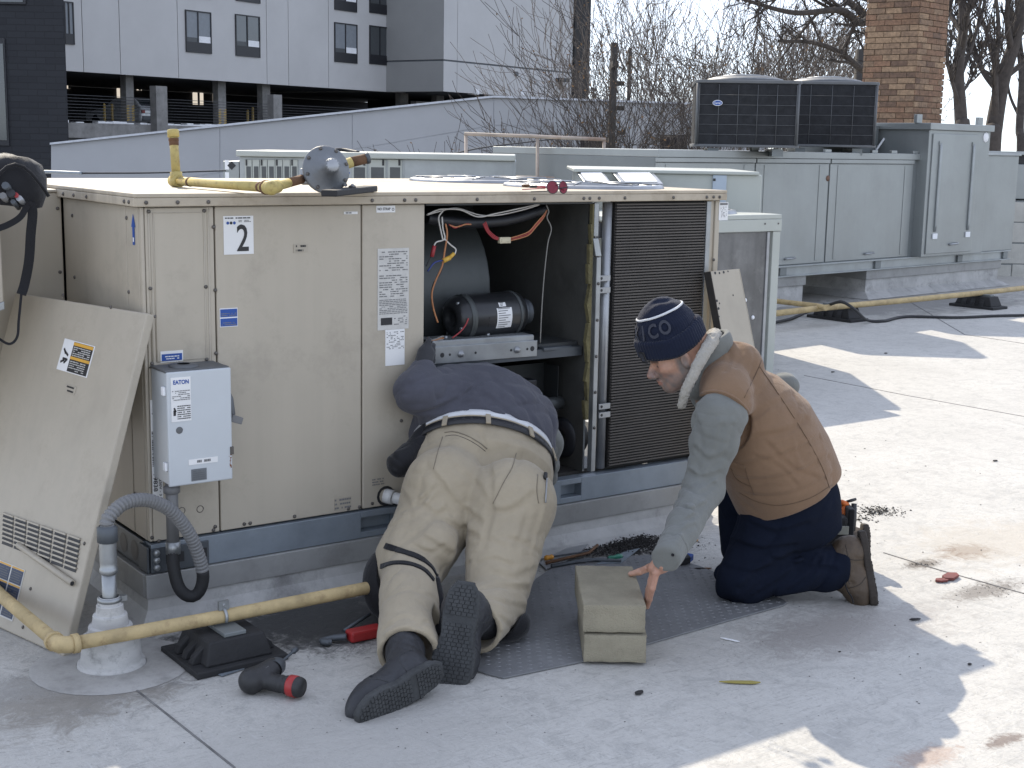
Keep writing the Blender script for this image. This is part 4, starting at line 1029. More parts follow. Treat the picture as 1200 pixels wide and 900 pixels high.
rope(iy((527, 264), (535, 266), (545, 263), (552, 263)), 0.003, 'wire', M_WO); rope(iy((526, 263), (533, 267), (541, 264), (549, 262)), 0.0026, 'wire', M_WR)
mb = MB(); mb.cyl(on_y(509, 288, .05), on_y(506, 301, .05), 0.0075, 8); build(mb, 'splice', M_WR, unit)
mb = MB(); mb.cyl(on_y(532, 297, .05), on_y(527, 302, .05), 0.007, 8); mb.cyl(on_y(527, 302, .05), on_y(519, 306, .05), 0.009, 8); build(mb, 'splice', M_WY, unit)
rope(iy((505, 301), (502, 307), (499.5, 312)), 0.0025, 'wire', M_INK); rope(iy((519, 305), (509, 308), (501, 318)), 0.003, 'wire', M_WB)
for k in range(3):
    rope(iy((566+k*1.5, 262-k), (571+k, 272-k), (578+k, 279-k*1.2), (584, 281-k*1.2)), 0.0026, 'wire', M_WR)
    rope(iy((598, 282-k*1.5), (610, 279-k*1.8), (620, 275-k*2), (628, 266-k*2), (637, 255-k*1.5), (641, 246)), 0.0024, 'wire', M_WO if k != 1 else M_WR)
q = on_y(591, 281.5, .05); mb = MB(); mb.obox(q, (X_, Y_, Z_), (0.024, 0.008, 0.011)); mb.obox(q-Y_*.0085, (X_, Y_, Z_), (0.018, 0.0015, 0.006)); build(mb, 'wire_connector', M_CONN, unit, 0.002)
rope(iy((640, 240), (643, 248), (641, 255), (646, 268), (642, 285), (638, 320), (635, 360), (633, 402), y=.04), 0.0022, 'wire', M_WG)
for k in range(4): rope(iy((501, 399-k), (508, 398+k), (516, 395+k*1.5), (520, 394+k*2.5)), 0.0028, 'wire', M_WO if k % 2 else M_WG)
rope(iy((549, 373), (545, 382), (538, 390), (530, 396), y=.04), 0.0028, 'wire', M_WR)
mb = MB(); mb.tube(spline(iy((500, 256), (530, 260), (565, 261), (600, 257), (640, 245), y=.09)), 0.02, 8); build(mb, 'insulation_roll', M_BLACK, unit)

# ------------------------------------------------------------------ condenser bay
xc0, xc1 = fx(719, 400), fx(822, 400)
mb = MB(); mb.box(xc0, xc1, 0.016, 0.045, 0.276, 1.317); build(mb, 'coil_core', M_COILB, unit)
nf = 92
mb = MB()
for i in range(nf):
    z = 0.285+1.03*i/nf; mb.box(xc0+0.001, xc1-0.001, 0.004, 0.0158, z, z+0.0058)
build(mb, 'coil_fins', M_COIL, unit, kind='stuff')
mb = MB(); mb.tube([((xc0+fx(706, 400))/2, 0.028, 0.277), ((xc0+fx(706, 400))/2, 0.028, 1.315)], 0.019, 14); hd = build(mb, 'coil_header', M_ALU, unit)
for py in (326, 340, 476, 486):
    q = on_y(708, py, 0.0); mb = MB(); mb.obox(q, (X_, Y_, Z_), (0.028, 0.004, 0.011)); mb.lathe([(0, 0), (0.006, 0)], q+A3(-.016, -.0045, 0), (0, -1, 0), 8, 1); build(mb, 'header_bracket', [M_ALU, M_INK], hd, 0.001)
mb = MB(); mb.box(xc1+0.001, xc1+0.024, 0.0, 0.05, 0.276, 1.316); build(mb, 'coil_end_plate', M_GALV, unit, 0.002)
mb = MB(); mb.box(XR+0.05, xc0+.0, 0.5, 0.51, 0.276, 1.316); mb.box(XR+0.0105, xc1, 0.046, 0.5, 0.2745, 0.278); build(mb, 'bay_back', M_FOIL, unit)
rope([on_y(696, 240, .1), on_y(699, 246, .1), on_y(699, 300, .1), on_y(700, 318, .1), on_y(704, 319, .06)], 0.011, 'copper_pipe', M_COPPER)
rope([on_y(700, 300, .06), on_y(697, 310, .06), on_y(697, 345, .06), on_y(700, 366, .06), on_y(706, 369, .05)], 0.0055, 'copper_pipe', M_RAILD)
rope([on_y(695, 386, .06), on_y(695, 440, .06), on_y(696, 455, .06), on_y(705, 460, .05)], 0.0095, 'copper_pipe', M_COPPER)
rope([on_y(704, 488, .06), on_y(699, 500, .06), on_y(698, 525, .06), on_y(704, 531, .06)], 0.006, 'copper_pipe', M_COPPER)
mb = MB(); q = on_y(700, 481, 0.06); mb.lathe([(0.0, -.02), (.018, -.02), (0.022, -.05), (0.027, -.05), (0.027, .05)], q, (0.5, -1, 0), 16); build(mb, 'suction_stub', M_RAILD, unit)
mb = MB(); q = on_y(705, 270, .05); mb.box(q[0]-.03, q[0]+.03, .05, .1, q[2]-.03, q[2]+.03); build(mb, 'relay_box', M_ALU, unit, 0.003)
# right corner post
px0, px1 = fx(833, 260), 2.41
mb = MB(); mb.box(fx(838, 260), px1, 0.0, 0.012, 0.264, 1.3185); mb.box(px0, fx(838, 260)-.0005, 0.008, 0.06, 0.264, 1.3185); build(mb, 'corner_post', M_BEIGE, unit, 0.003)
mb = MB(); mb.box(2.36, 2.41, 1.46, 1.52, .264, 1.3185); build(mb, 'corner_post', M_BEIGE, unit, 0.003)
mb = MB(); mb.box(XR+.05, xc1-.3, 1.44, 1.47, .28, 1.316); build(mb, 'rear_coil', M_COIL, unit)
piece('screw', ME_SCREW, unit, (2.385, -.0003, 1.08))
def f_not(mb, o, w, h):
    plate(mb, o+X_*w*.08+Z_*h*.84+N_*.001, X_, Z_, N_, w*.84, h*.12, .0004, 1); fine_print(mb, o+X_*w*.15+Z_*h*.15, X_, Z_, N_, w*.7, h*.62, 8, 1, 41, .6)
sk(842.5, 237, 853, 258, [M_WHITE, M_INKG], f_not, 'small white notice on the right post')
# fan openings on the lid
M_CHROME = mat('bright_fan_guard', (0.33, 0.34, 0.35), 0.35, 0.9, var=0.15, scale=20)
for i, (cx, cy, r) in enumerate(((2.02, 0.40, 0.31), (2.02, 1.10, 0.33))):
    mb = MB(); mb.lathe([(r-0.03, 0.001), (r-0.012, 0.013), (r, 0.014), (r+0.016, 0.010), (r+0.02, 0.001)], (cx, cy, 1.3602), Z_, 48); fr = build(mb, 'fan_ring', M_CHROME, unit)
    mb = MB(); mb.lathe([(0, 0.0006), (r-.03, 0.0006)], (cx, cy, 1.3602), Z_, 32); build(mb, 'fan_well', M_INK, fr)
    for k in range(5):
        rr2 = (r-0.02)*(k+1)/5.2; mb = MB(); zz = 1.370+0.009*(1-(k+1)/6)
        mb.tube([(cx+rr2*math.cos(t*math.pi/16), cy+rr2*math.sin(t*math.pi/16), zz) for t in range(33)], 0.0028, 5); build(mb, 'guard_ring', M_CHROME, fr)
    for k in range(8):
        a = k*math.pi/4; mb = MB(); mb.tube([(cx+.06*math.cos(a), cy+.06*math.sin(a), 1.382), (cx+r*.6*math.cos(a), cy+r*.6*math.sin(a), 1.379), (cx+r*math.cos(a), cy+r*math.sin(a), 1.376)], 0.003, 5); build(mb, 'guard_spoke', M_CHROME, fr)
# outdoor air hood on the left end
HY = 0.74
mb = MB(); mb.box(-0.60, -0.006, HY, 1.45, 0.50, 1.335); mb.box(-0.62, -0.003, HY-0.008, 1.46, 1.3355, 1.346)
hood = thing('intake_hood', 'beige sheet metal intake hood on the left end of the unit', 'hood', (-0.3, 1.1, 0.5))
build(mb, 'hood_box', M_BEIGE, hood, 0.004)
mb = MB(); mb.prism([(-0.30, 0.42, 1.30), (-0.95, 0.42, 1.30), (-0.95, 0.42, 0.78), (-0.30, 0.42, 1.0)], (0, 0.31, 0)); build(mb, 'hood_cowl', M_BEIGE, hood, 0.004)
mb = MB(); mb.prism([(-0.30, 0.412, 1.005), (-0.95, 0.412, 0.785), (-0.95, 0.412, 0.76), (-0.30, 0.412, 0.98)], (0, 0.33, 0)); build(mb, 'hood_lip', M_GALV, hood, .002)
for x, z in ((-0.02, 1.28), (-0.02, 1.06), (-0.36, 1.31), (-.02, .9)): piece('screw', ME_SCREW, hood, (x, HY-.0003, z))
# ================================================================== OTHER UNITS AND ROOF GEAR
M_GREYU = mat('grey_unit_enamel', (0.295, 0.312, 0.308), 0.36, 0.45, var=0.10, scale=1.2, bump=0.06, bscale=2.5, streak=0.06, dirt=0.2, dcol=(0.16, 0.16, 0.16), dscale=2)
M_GREYD = mat('dark_grey_enamel', (0.18, 0.195, 0.195), 0.45, 0.25, var=0.12, scale=2)
M_GREYL = mat('light_galvanised_sheet', (0.34, 0.36, 0.36), 0.42, 0.55, var=0.14, scale=4, dirt=0.2, dcol=(.2, .2, .2))
M_GRILLE = mat('condenser_coil_dark', (0.028, 0.029, 0.032), 0.85, 0.0, var=0.3, scale=14, bump=0.6, bscale=150, spec=.2)
M_TRIM = mat('fan_unit_trim', (0.125, 0.13, 0.135), 0.55, 0.3, var=0.08)
M_LGREY = mat('pale_green_grey_enamel', (0.40, 0.42, 0.385), 0.45, 0.1, var=0.08, scale=3, dirt=0.12, dcol=(.2, .2, .18))
M_RUBBER = mat('black_rubber', (0.018, 0.018, 0.019), 0.75, var=0.25, scale=15, bump=0.2)

# ---- big grey unit
BO = A3(9.831, 5.464, 0); BE = A3(0.995, 0.104, 0); BE = nrm(BE); BN = A3(BE[1], -BE[0], 0)
def bp_(s, t, z): return BO+BE*s+BN*t+Z_*z
def bbox(mb, s0, s1, z0, z1, t0, t1, mi=0):
    P = [bp_(s0, t0, z0), bp_(s1, t0, z0), bp_(s1, t1, z0), bp_(s0, t1, z0), bp_(s0, t0, z1), bp_(s1, t0, z1), bp_(s1, t1, z1), bp_(s0, t1, z1)]
    return mb.hexa(P, mi)
def bq(px, py, t=0.0):
    p = on_plane(px, py, BO+BN*t, BN); return (p-BO) @ BE, p[2]
big = thing('air_handling_unit', 'large grey rooftop unit with plain doors below two fan units', 'rooftop unit', bp_(0.4, -1, 0.3))
mb = MB(); bbox(mb, -3.3, 0.93, 0.40, 1.44, -2.2, -0.012); bbox(mb, .93, 2.82, .4, 1.49, -2.2, -0.012); build(mb, 'casing', M_GREYD, big, 0.004)
mb = MB(); bbox(mb, -3.3, 0.93, 1.441, 1.505, -2.2, 0.02); build(mb, 'roof_pan', M_GREYU, big, 0.004)
e1 = bq(970, 240)[0]; e0 = bq(884, 240)[0]; e2 = bq(1068, 230)[0]
for a, b in ((-3.3, e0-.02), (e0, e1-0.012), (e1+0.012, e2)):
    mb = MB(); bbox(mb, a, b, 0.415, 1.395, -0.011, 0.0); dr = build(mb, 'door', M_GREYU, big, 0.006)
    mb = MB(); bbox(mb, a+.12, a+.155, 0.44, 1.38, 0.0, 0.006); bbox(mb, b-.16, b-.12, 0.44, 1.38, 0.0, 0.006); build(mb, 'door_rib', M_GREYU, dr, .003, kind='stuff')
    mb = MB(); mb.tube([bp_((a+b)/2-.07, 0.001, .47), bp_((a+b)/2-.06, 0.03, .475), bp_((a+b)/2+.06, .03, .48), bp_((a+b)/2+.07, 0.001, .48)], .010, 6); build(mb, 'handle', M_ALU, dr)
    mb = MB(); bbox(mb, a, b, 1.398, 1.438, -0.011, 0.014); build(mb, 'drip_flange', M_GREYU, big, .003)
for s_ in (e0-0.02, -1.6, -0.8, 0.0, 0.35, .75):
    mb = MB(); bbox(mb, s_-.05, s_+.05, 1.5055, 1.535 if s_ > e0 else 1.60, -0.03, 0.0); build(mb, 'lifting_lug', M_GREYU, big, .003)
q = bq(970, 209); mb = MB(); mb.lathe([(0, 0), (.03, 0), (.028, .004), (0, .006)], bp_(q[0], 0.001, q[1]), BN, 10); build(mb, 'round_plug', mat('rusty_plug', (0.16, 0.09, 0.06), 0.8), big)
# tall hood section
h0 = bq(1086, 220, .12)[0]; h1 = bq(1157, 220, .12)[0]; h2 = bq(1188, 240, 0)[0]
mb = MB(); bbox(mb, h0, h1, 0.41, 1.76, -1.0, 0.11); build(mb, 'hood_section', M_GREYU, big, .006)
mb = MB(); bbox(mb, h0-.03, h1+.03, 1.7605, 1.83, -1.02, 0.14); build(mb, 'hood_cap', M_GREYU, big, .005)
mb = MB(); bbox(mb, h0+.06, h1-.25, 0.44, 1.72, 0.1105, 0.125); hdr = build(mb, 'hood_door', M_GREYU, big, .005)
for k in (.16, .70):
    s_ = h0+(h1-h0)*k; mb = MB(); mb.tube([bp_(s_, .126, 1.62), bp_(s_, .135, 1.55), bp_(s_, .135, .75), bp_(s_, .126, .68)], .018, 6); build(mb, 'stiffener', M_GREYL, hdr)
    mb = MB(); bbox(mb, s_-.04, s_+.05, .60, .66, .1255, .14); build(mb, 'latch', M_SNOW, hdr, .004)
    mb = MB(); bbox(mb, s_-.03, s_+.03, 1.60, 1.64, .1255, .137); build(mb, 'hinge', M_GREYU, hdr)
q = bq(1117, 287, .13)[0]; mb = MB(); mb.tube([bp_(q-.08, .126, .53), bp_(q-.06, .155, .535), bp_(q+.06, .155, .54), bp_(q+.08, .126, .54)], .012, 6); build(mb, 'handle', M_ALU, hdr)
q = bq(1159, 160, .12); mb = MB(); mb.lathe([(0, 0), (.06, 0), (.055, .006), (0, .008)], bp_(h1-.1, .1405-.03+.001, 1.70), BN, 8); build(mb, 'white_patch', M_SNOW, big)
mb = MB(); bbox(mb, h1+.01, h2, 0.41, 1.50, -2, 0.02); build(mb, 'end_section', M_GREYU, big, .006)
mb = MB(); bbox(mb, h1+.0, h2+.02, 1.5005, 1.525, -2, 0.04); build(mb, 'end_cap', M_GREYL, big, .004)
for s_ in (h0, h1):
    mb = MB(); bbox(mb, s_-.05, s_+.05, 1.8305, 1.92, -0.06, -0.02); build(mb, 'lifting_lug', M_GREYU, big, .003)
# duct box behind with a white brace
mb = MB(); bbox(mb, 0.2, h0-.031, 1.506, 1.80, -1.1, -0.5); build(mb, 'rear_duct', M_GREYD, big, .004)
a = bp_(0, 0, 0); 
mb = MB(); mb.tube([on_plane(1024, 180, BO+BN*-.45, BN), on_plane(1048, 145, BO+BN*-.45, BN)], 0.012, 6); build(mb, 'brace', M_SNOW, big)
# base rail + its brackets
mb = MB(); bbox(mb, -3.4, 2.82, 0.30, 0.405, -2.1, -0.002); bbox(mb, -3.4, 2.83, .392, .409, -.0015, .03); bbox(mb, -3.4, 2.83, .297, .31, -.0015, .03); build(mb, 'base_rail', M_GREYL, big, .003)
for s_ in (-1.45, 0.15, 1.75, 2.74):
    mb = MB(); bbox(mb, s_-.05, s_+.05, 0.312, 0.39, -.001, .022); build(mb, 'rail_bracket', M_GREYD, big, .003)
bc = thing('roof_curb', 'long white curb carrying the large grey unit', 'roof curb', bp_(1.3, -1, 0))
mb = MB(); bbox(mb, 0.0, 2.66, 0.0, 0.20, -1.6, -.02)
mb.add([bp_(-.10, .10, 0.004), bp_(2.76, .10, 0.004), bp_(2.66, -.02, .07), bp_(0, -.02, .07)], [(0, 1, 2, 3)], 0, True); mb.add([bp_(-.10, .10, .004), bp_(0, -.02, .07), bp_(0, -1.6, .07), bp_(-.10, -1.7, .004)], [(0, 1, 2, 3)], 0, True)
build(mb, 'membrane', M_MEMB, bc)
mb = MB(); bbox(mb, -.02, 2.69, 0.2005, 0.296, -1.62, 0.0); build(mb, 'metal_cap', M_FLASH, bc, .004)
bc2 = thing('roof_curb', 'small white curb stub under the left end of the grey unit', 'roof curb', bp_(-1.2, -.8, 0))
s0 = bq(917, 330)[0]; s1 = bq(943, 330)[0]
mb = MB(); bbox(mb, -3.2, s1, 0, .20, -1.6, -.02); build(mb, 'membrane', M_MEMB, bc2); mb = MB(); bbox(mb, -3.2, s1+.02, .2005, .296, -1.62, 0); build(mb, 'metal_cap', M_FLASH, bc2, .004)
# ---- two condensing fan units standing on it
vz = A3(0, 0, 1.0); vx = nrm(RT*A3(1, 1, 0)); vn = nrm(-FW*A3(1, 1, 0))
def fan_unit(cpx, pyb, d, wpx, hgt, label, nv, logo):
    w = wpx/F_PX*d; o = at(cpx, pyb, d)
    rx = nrm(vx+vn*0.10); rn = A3(rx[1], -rx[0], 0)
    if rn @ vn < 0: rn = -rn
    t = thing('condensing_unit', label, 'fan unit', o, 'fan units on the big grey unit')
    def P(a, b, c): return o+rx*a+rn*b+vz*c
    hw = w/2; cr = 0.10
    def outline(h, k=0.0):
        pts = []
        for sx, sy, a0 in ((1, 0, -90), (1, -1, 0), (-1, -1, 90), (-1, 0, 180)):
            for j in range(4):
                a = RAD(a0+j*30); cx = sx*(hw-cr); cy = -cr if sy == 0 else -(w-cr)
                pts.append((cx+(cr-k)*math.cos(a), cy-(cr-k)*math.sin(a)))
        return pts
    def ringmesh(z0, z1, k=0.0):
        q = outline(0, k); return MB().prism([P(a, b, z0) for a, b in q], vz*(z1-z0))
    build(ringmesh(0.01, 0.035), 'base_pan', M_TRIM, t, .004)
    build(ringmesh(0.036, hgt-.031, 0.012), 'coil', M_GRILLE, t)
    build(ringmesh(hgt-.03, hgt), 'top_cover', M_TRIM, t, .006)
    for k in range(4):
        sx = (1, -1, 1, -1)[k]; sy = (0, 0, 1, 1)[k]
        mb = MB(); mb.cyl(P(sx*(hw-.033), -.033-sy*(w-.066), .03), P(sx*(hw-.033), -.033-sy*(w-.066), hgt-.03), .013, 8); build(mb, 'corner_post', M_TRIM, t)
    for j in range(nv+1):
        x = -hw+.05+(w-.10)*j/nv
        mb = MB(); mb.tube([P(x, -.006, .03), P(x, -.006, hgt-.04)], .0028, 5); build(mb, 'guard_wire', M_TRIM, t)
    for j in range(1, 6):
        z = .035+(hgt-.08)*j/6
        mb = MB(); mb.tube([P(-hw+.05, -.010, z), P(hw-.05, -.010, z)], .0022, 5); build(mb, 'guard_wire', M_TRIM, t)
    mb = MB(); mb.lathe([(w*.40, 0), (w*.40, .012), (w*.30, .045), (w*.12, .06), (0, .062)], P(0, -hw, hgt+.0005), vz, 24); fg = build(mb, 'fan_guard', M_TRIM, t)
    for k in range(5):
        r = w*(.08+.07*k); mb = MB(); mb.tube([P(r*math.cos(a*math.pi/12), -hw+r*math.sin(a*math.pi/12), hgt+.066-.052*(k/4.4)**2) for a in range(25)], .005, 4); build(mb, 'guard_ring', M_ALU, fg)
    if logo:
        c = P(-hw+w*.22, -.004, hgt*.66)
        mb = MB(); V = [c+rx*.045*math.cos(a*math.pi/10)+vz*.026*math.sin(a*math.pi/10) for a in range(20)]; mb.prism(V, rn*.008, 0)
        V = [c+rn*.0085+rx*.040*math.cos(a*math.pi/10)+vz*.021*math.sin(a*math.pi/10) for a in range(20)]; mb.prism(V, rn*.001, 1)
        put_text(mb, 'Carrier', c-rx*.030-vz*.010+rn*.0095, rx, vz, rn, .060, .020, 0, 0.01, .001)
        build(mb, 'badge', [M_SNOW, M_BLUE], t)
    for sx in (-1, 1):
        mb = MB(); mb.obox(P(sx*hw*.6, -hw, -.035), (rx, rn, vz), (.05, hw*.9, .034)); build(mb, 'skid', M_GREYD, t)
fan_unit(874, 174, 12.6, 125, 0.615, 'larger looking dark fan unit with an oval badge, left of the pair', 5, True)
fan_unit(972, 173.5, 13.9, 110, 0.66, 'dark fan unit without badge, right of the pair by the chimney', 4, False)

# ---- second condenser behind the right end of the beige unit
c2 = thing('condenser_unit', 'pale grey framed condenser standing behind the right end of the beige unit', 'rooftop unit', (4.7, 2.9, 0))
CX1, CY0, CH = 5.29, 2.40, 1.10
mb = MB(); mb.box(3.9, CX1, CY0, CY0+1.0, CH-.03, CH); mb.box(3.9, CX1, CY0-.004, CY0+.004, CH-.11, CH-.031); mb.box(CX1-.008, CX1, CY0+.005, CY0+1, CH-.11, CH-.031); tp = build(mb, 'top_frame', M_LGREY, c2, .004)
for x, y in ((CX1-.07, CY0+.0045), (CX1-.07, CY0+.93), (3.9, CY0+.0045), (3.9, CY0+.93)):
    mb = MB(); mb.box(x, x+.07, y, y+.07, .0, CH-.112); build(mb, 'corner_post', M_LGREY, c2, .004)
M_SCREEN = mat('dirty_metal_panel', (0.14, 0.14, 0.14), 0.38, 0.5, var=0.35, scale=3, streak=0.4, dirt=0.5, dcol=(.30, .30, .29), dscale=5)
mb = MB(); mb.box(3.98, CX1-.115, CY0+.02, CY0+.04, .05, CH-.115); pn = build(mb, 'front_panel', M_SCREEN, c2)
mb = MB(); mb.box(CX1-.114, CX1-.09, CY0+.012, CY0+.04, .05, CH-.115); build(mb, 'panel_edge', M_ALU, c2, .002)
for px, py in ((873, 352), (882, 372), (838, 340)):
    q = on_y(px, py, CY0+.02); mb = MB(); mb.lathe([(0, 0), (.016, 0), (.012, .006), (0, .008)], q-Y_*.001, (0, -1, 0), 8); build(mb, 'panel_clip', M_SNOW, pn)
mb = MB(); mb.lathe([(.36, 0), (.40, .025), (.43, .02), (.44, 0)], (4.75, CY0+.5, CH+.0005), Z_, 36); build(mb, 'fan_ring', M_CHROME, c2)
for k in range(9):
    a = k*math.pi/4.5; mb = MB(); mb.tube([(4.75, CY0+.5, CH+.05), (4.75+.4*math.cos(a), CY0+.5+.4*math.sin(a), CH+.022)], .004, 4); build(mb, 'guard_spoke', M_CHROME, c2)
for x in (CX1-.035, CX1-.16): piece('screw', ME_SCREW, c2, (x, CY0-.0045, CH-.06))

# ---- loose strip panel leaning on the post
lp = thing('strip_panel', 'narrow beige strip panel with rusty holes leaning on the right post', 'metal panel', (2.58, -0.25, 0))
tl = on_y(833, 318, -0.06); tr_ = on_y(866, 315, -0.045); 
dn = nrm(A3(0.12, -0.20, -1.0)); Lp = tl[2]/-dn[2]
nn_ = nrm(np.cross(tr_-tl, dn)); nn_ = nn_ if nn_[1] < 0 else -nn_
lx = nrm(tr_-tl); br_ = tr_+dn*Lp*0.995+lx*.02
mb = MB(); P0 = [tl, tr_, br_, tl+dn*Lp*.995]
mb.hexa([p for p in P0]+[p-nn_*0.004 for p in P0])
build(mb, 'face', M_BEIGEL, lp, .001)
mb = MB(); mb.hexa([tl-lx*.004, tl-lx*.001, tl+dn*Lp*.99-lx*.001, tl+dn*Lp*.99-lx*.004]+[p-nn_*.035 for p in (tl-lx*.004, tl-lx*.001, tl+dn*Lp*.99-lx*.001, tl+dn*Lp*.99-lx*.004)]); build(mb, 'side_flange', mat('dark_flange', (.05, .045, .04), .7, .2, var=.3), lp)
mb = MB(); mb.hexa([tr_+lx*.001, tr_+lx*.004, br_+lx*.004, br_+lx*.001]+[p-nn_*.035 for p in (tr_+lx*.001, tr_+lx*.004, br_+lx*.004, br_+lx*.001)]); build(mb, 'side_flange', M_BEIGEL, lp)
for px, py, r in ((840, 352.5, .006), (843, 355.5, .004), (842, 361.5, .006), (842.5, 371, .004), (859, 346, .004), (838, 320, .006), (843, 320, .005), (848, 319, .006), (853, 318, .004)):
    q = on_plane(px, py, tl, nn_); mb = MB(); mb.lathe([(0, 0), (r, 0)], q+nn_*.0006, nn_, 8); build(mb, 'hole', M_INK, lp)

# ---- low louvered unit beyond the lid
lo = thing('low_louvered_unit', 'low pale grey unit with slotted panels beyond the left half of the lid', 'rooftop unit', at(440, 260, 10.2))
d_ = 10.2; 
def vb(mb, x0, x1, y0, y1, t0, t1, mi=0, d=10.2):     # box standing square to vx / vn; pixels read on its front plane
    o = at(440, 200, d); ya = on_plane(x0, y1, o, vn); yb = on_plane(x1, y1, o, vn); z1 = on_plane((x0+x1)/2, y0, o, vn)[2]; z0 = on_plane((x0+x1)/2, y1, o, vn)[2]
    P = []
    for z in (z0, z1):
        for q, t in ((ya, t0), (yb, t0), (yb, t1), (ya, t1)): P.append(A3(q[0], q[1], z)+vn*t)
    return mb.hexa(P, mi)
mb = MB(); vb(mb, 283, 602, 186, 345, -1.2, 0); build(mb, 'casing', M_GREYL, lo, .006)
mb = MB(); vb(mb, 278, 604, 179, 186, -1.25, .05); build(mb, 'roof_lip', M_LGREY, lo, .008)
for i in range(7):
    x0 = 288+i*8.9
    mb = MB(); vb(mb, x0, x0+8.1, 187, 240, .001, .012); pl_ = build(mb, 'slotted_panel', M_LGREY, lo, .002)
    mb = MB(); vb(mb, x0+1.6, x0+6.9, 195, 236, .0125, .014); build(mb, 'slot_screen', mat('slot_screen', (.09, .095, .095), .6, .2, var=.2) if i == 0 else bpy.data.materials['slot_screen'], pl_)
    if i % 2 == 0: mb = MB(); vb(mb, x0+.3, x0+2.2, 187, 194, .0125, .016); build(mb, 'slot_latch', M_INK, pl_)
for x0, x1 in ((413, 430), (433, 452), (455, 471)):
    mb = MB(); vb(mb, x0, x1, 187, 240, .001, .012); pl_ = build(mb, 'slotted_panel', M_LGREY, lo, .002)
    mb = MB(); vb(mb, x0+2, x1-2, 196, 236, .0125, .014); build(mb, 'slot_screen', bpy.data.materials['slot_screen'], pl_)
    mb = MB(); vb(mb, x1-4, x1-1.5, 187, 194, .0125, .016); build(mb, 'slot_latch', M_INK, pl_)
mb = MB(); vb(mb, 474, 600, 188, 240, .001, .006); build(mb, 'plain_panel', M_GREYL, lo, .002)
mb = MB(); vb(mb, 264, 282.5, 189, 345, -.6, 0.0); eb = build(mb, 'end_box', M_GREYU, lo, .004)
o = on_plane(271.5, 194, at(440, 200, 10.2), vn)+vn*.002
mb = MB(); mb.prism([o+vx*.032, o+Z_*.032, o-vx*.032, o-Z_*.032], vn*.002); plate(mb, o-vx*.05-Z_*.03, vx, Z_, vn, .03, .07, .0005, 1); plate(mb, o-vx*.05-Z_*.10, vx, Z_, vn, .03, .05, .0005, 1); build(mb, 'diamond_sign', [M_INK, M_SNOW], eb)
wire(spline([at(372, 181, 10.1), at(385, 176.5, 10.3), at(402, 175.5, 10.4), at(420, 179, 10.2)]), .014, 'loose_cable', 'short black cable humped over the low louvered unit')
wire(spline([at(22, 200, 8.5), at(60, 201.5, 8.4), at(96, 203, 8.3)]), .010, 'steel_conduit', 'grey steel conduit just beyond the lid, left', 'conduit', M_RAIL, 8)
wire(spline([at(96.5, 203, 8.3), at(180, 202.5, 8.9), at(264, 200, 9.8)]), .006, 'thin_cable', 'thin dark cable running from the conduit end to the louvered unit')
# ---- rusty white pipe frame
hr = thing('pipe_railing', 'rust streaked white pipe railing beyond the lid', 'railing', at(628, 330, 13))
M_RUST = mat('rusty_white_pipe', (0.36, 0.30, 0.25), 0.7, var=0.3, scale=3, dirt=0.95, dcol=(0.24, 0.10, 0.04), dscale=2.6)
for a, b, nm in (((546, 157), (547, 300), 'upright'), ((630, 160), (629.5, 300), 'upright'), ((708, 163), (706, 300), 'upright')):
    mb = MB(); mb.cyl(at(*a, 13), at(*b, 13), .0155, 8); build(mb, nm, M_RUST, hr)
for pts in (((544, 156.8), (628, 160), (710, 163.5)), ((548, 206), (628, 208.5), (706, 209))):
    mb = MB(); mb.tube([at(a, b, 12.99) for a, b in pts], .0165, 8); build(mb, 'rail', M_RUST, hr)
# ---- unit with two bright hoods
hu = thing('hooded_unit', 'low light grey unit with two bright slanted metal hoods', 'rooftop unit', at(780, 300, 9.6))
mb = MB(); vb(mb, 676, 886, 203, 360, -1.3, 0, 0, 9.6); build(mb, 'casing', M_LGREY, hu, .01)
mb = MB(); vb(mb, 672, 889, 199.5, 203.5, -1.32, .03, 0, 9.6); build(mb, 'top', M_LGREY, hu, .006)
mb = MB(); vb(mb, 829, 845, 205, 350, .001, .02, 0, 9.6); pb_ = build(mb, 'blue_grey_door', mat('blue_grey_panel', (.36, .42, .48), .45, var=.05), hu, .004)
mb = MB(); vb(mb, 835, 838, 209, 212, .0205, .024, 0, 9.6); build(mb, 'lock', M_INK, pb_)
for x0, x1 in ((676, 713), (717, 771)):
    mb = MB(); o = at(440, 200, 9.6); A = on_plane(x0, 203.5, o, vn); B = on_plane(x1-6, 203.5, o, vn); C_ = on_plane(x1, 215.5, o, vn)+vn*.35; D_ = on_plane(x0+7, 215.5, o, vn)+vn*.35
    mb.hexa([A, B, C_, D_]+[p+Z_*.012 for p in (A, B, C_, D_)]); hh = build(mb, 'metal_hood', M_CHROME, hu, .004)
    mb = MB(); c = (A+B+C_+D_)/4; Q = [c+(p-c)*.78+Z_*.0135 for p in (A, B, C_, D_)]
    mb.hexa(Q+[p+Z_*.004 for p in Q]); build(mb, 'hood_panel', M_SNOW, hh)
    mb = MB(); mb.hexa([D_, C_, C_-Z_*.08, D_-Z_*.08]+[p+vn*.008 for p in (D_, C_, C_-Z_*.08, D_-Z_*.08)]); build(mb, 'hood_front', M_CHROME, hh)
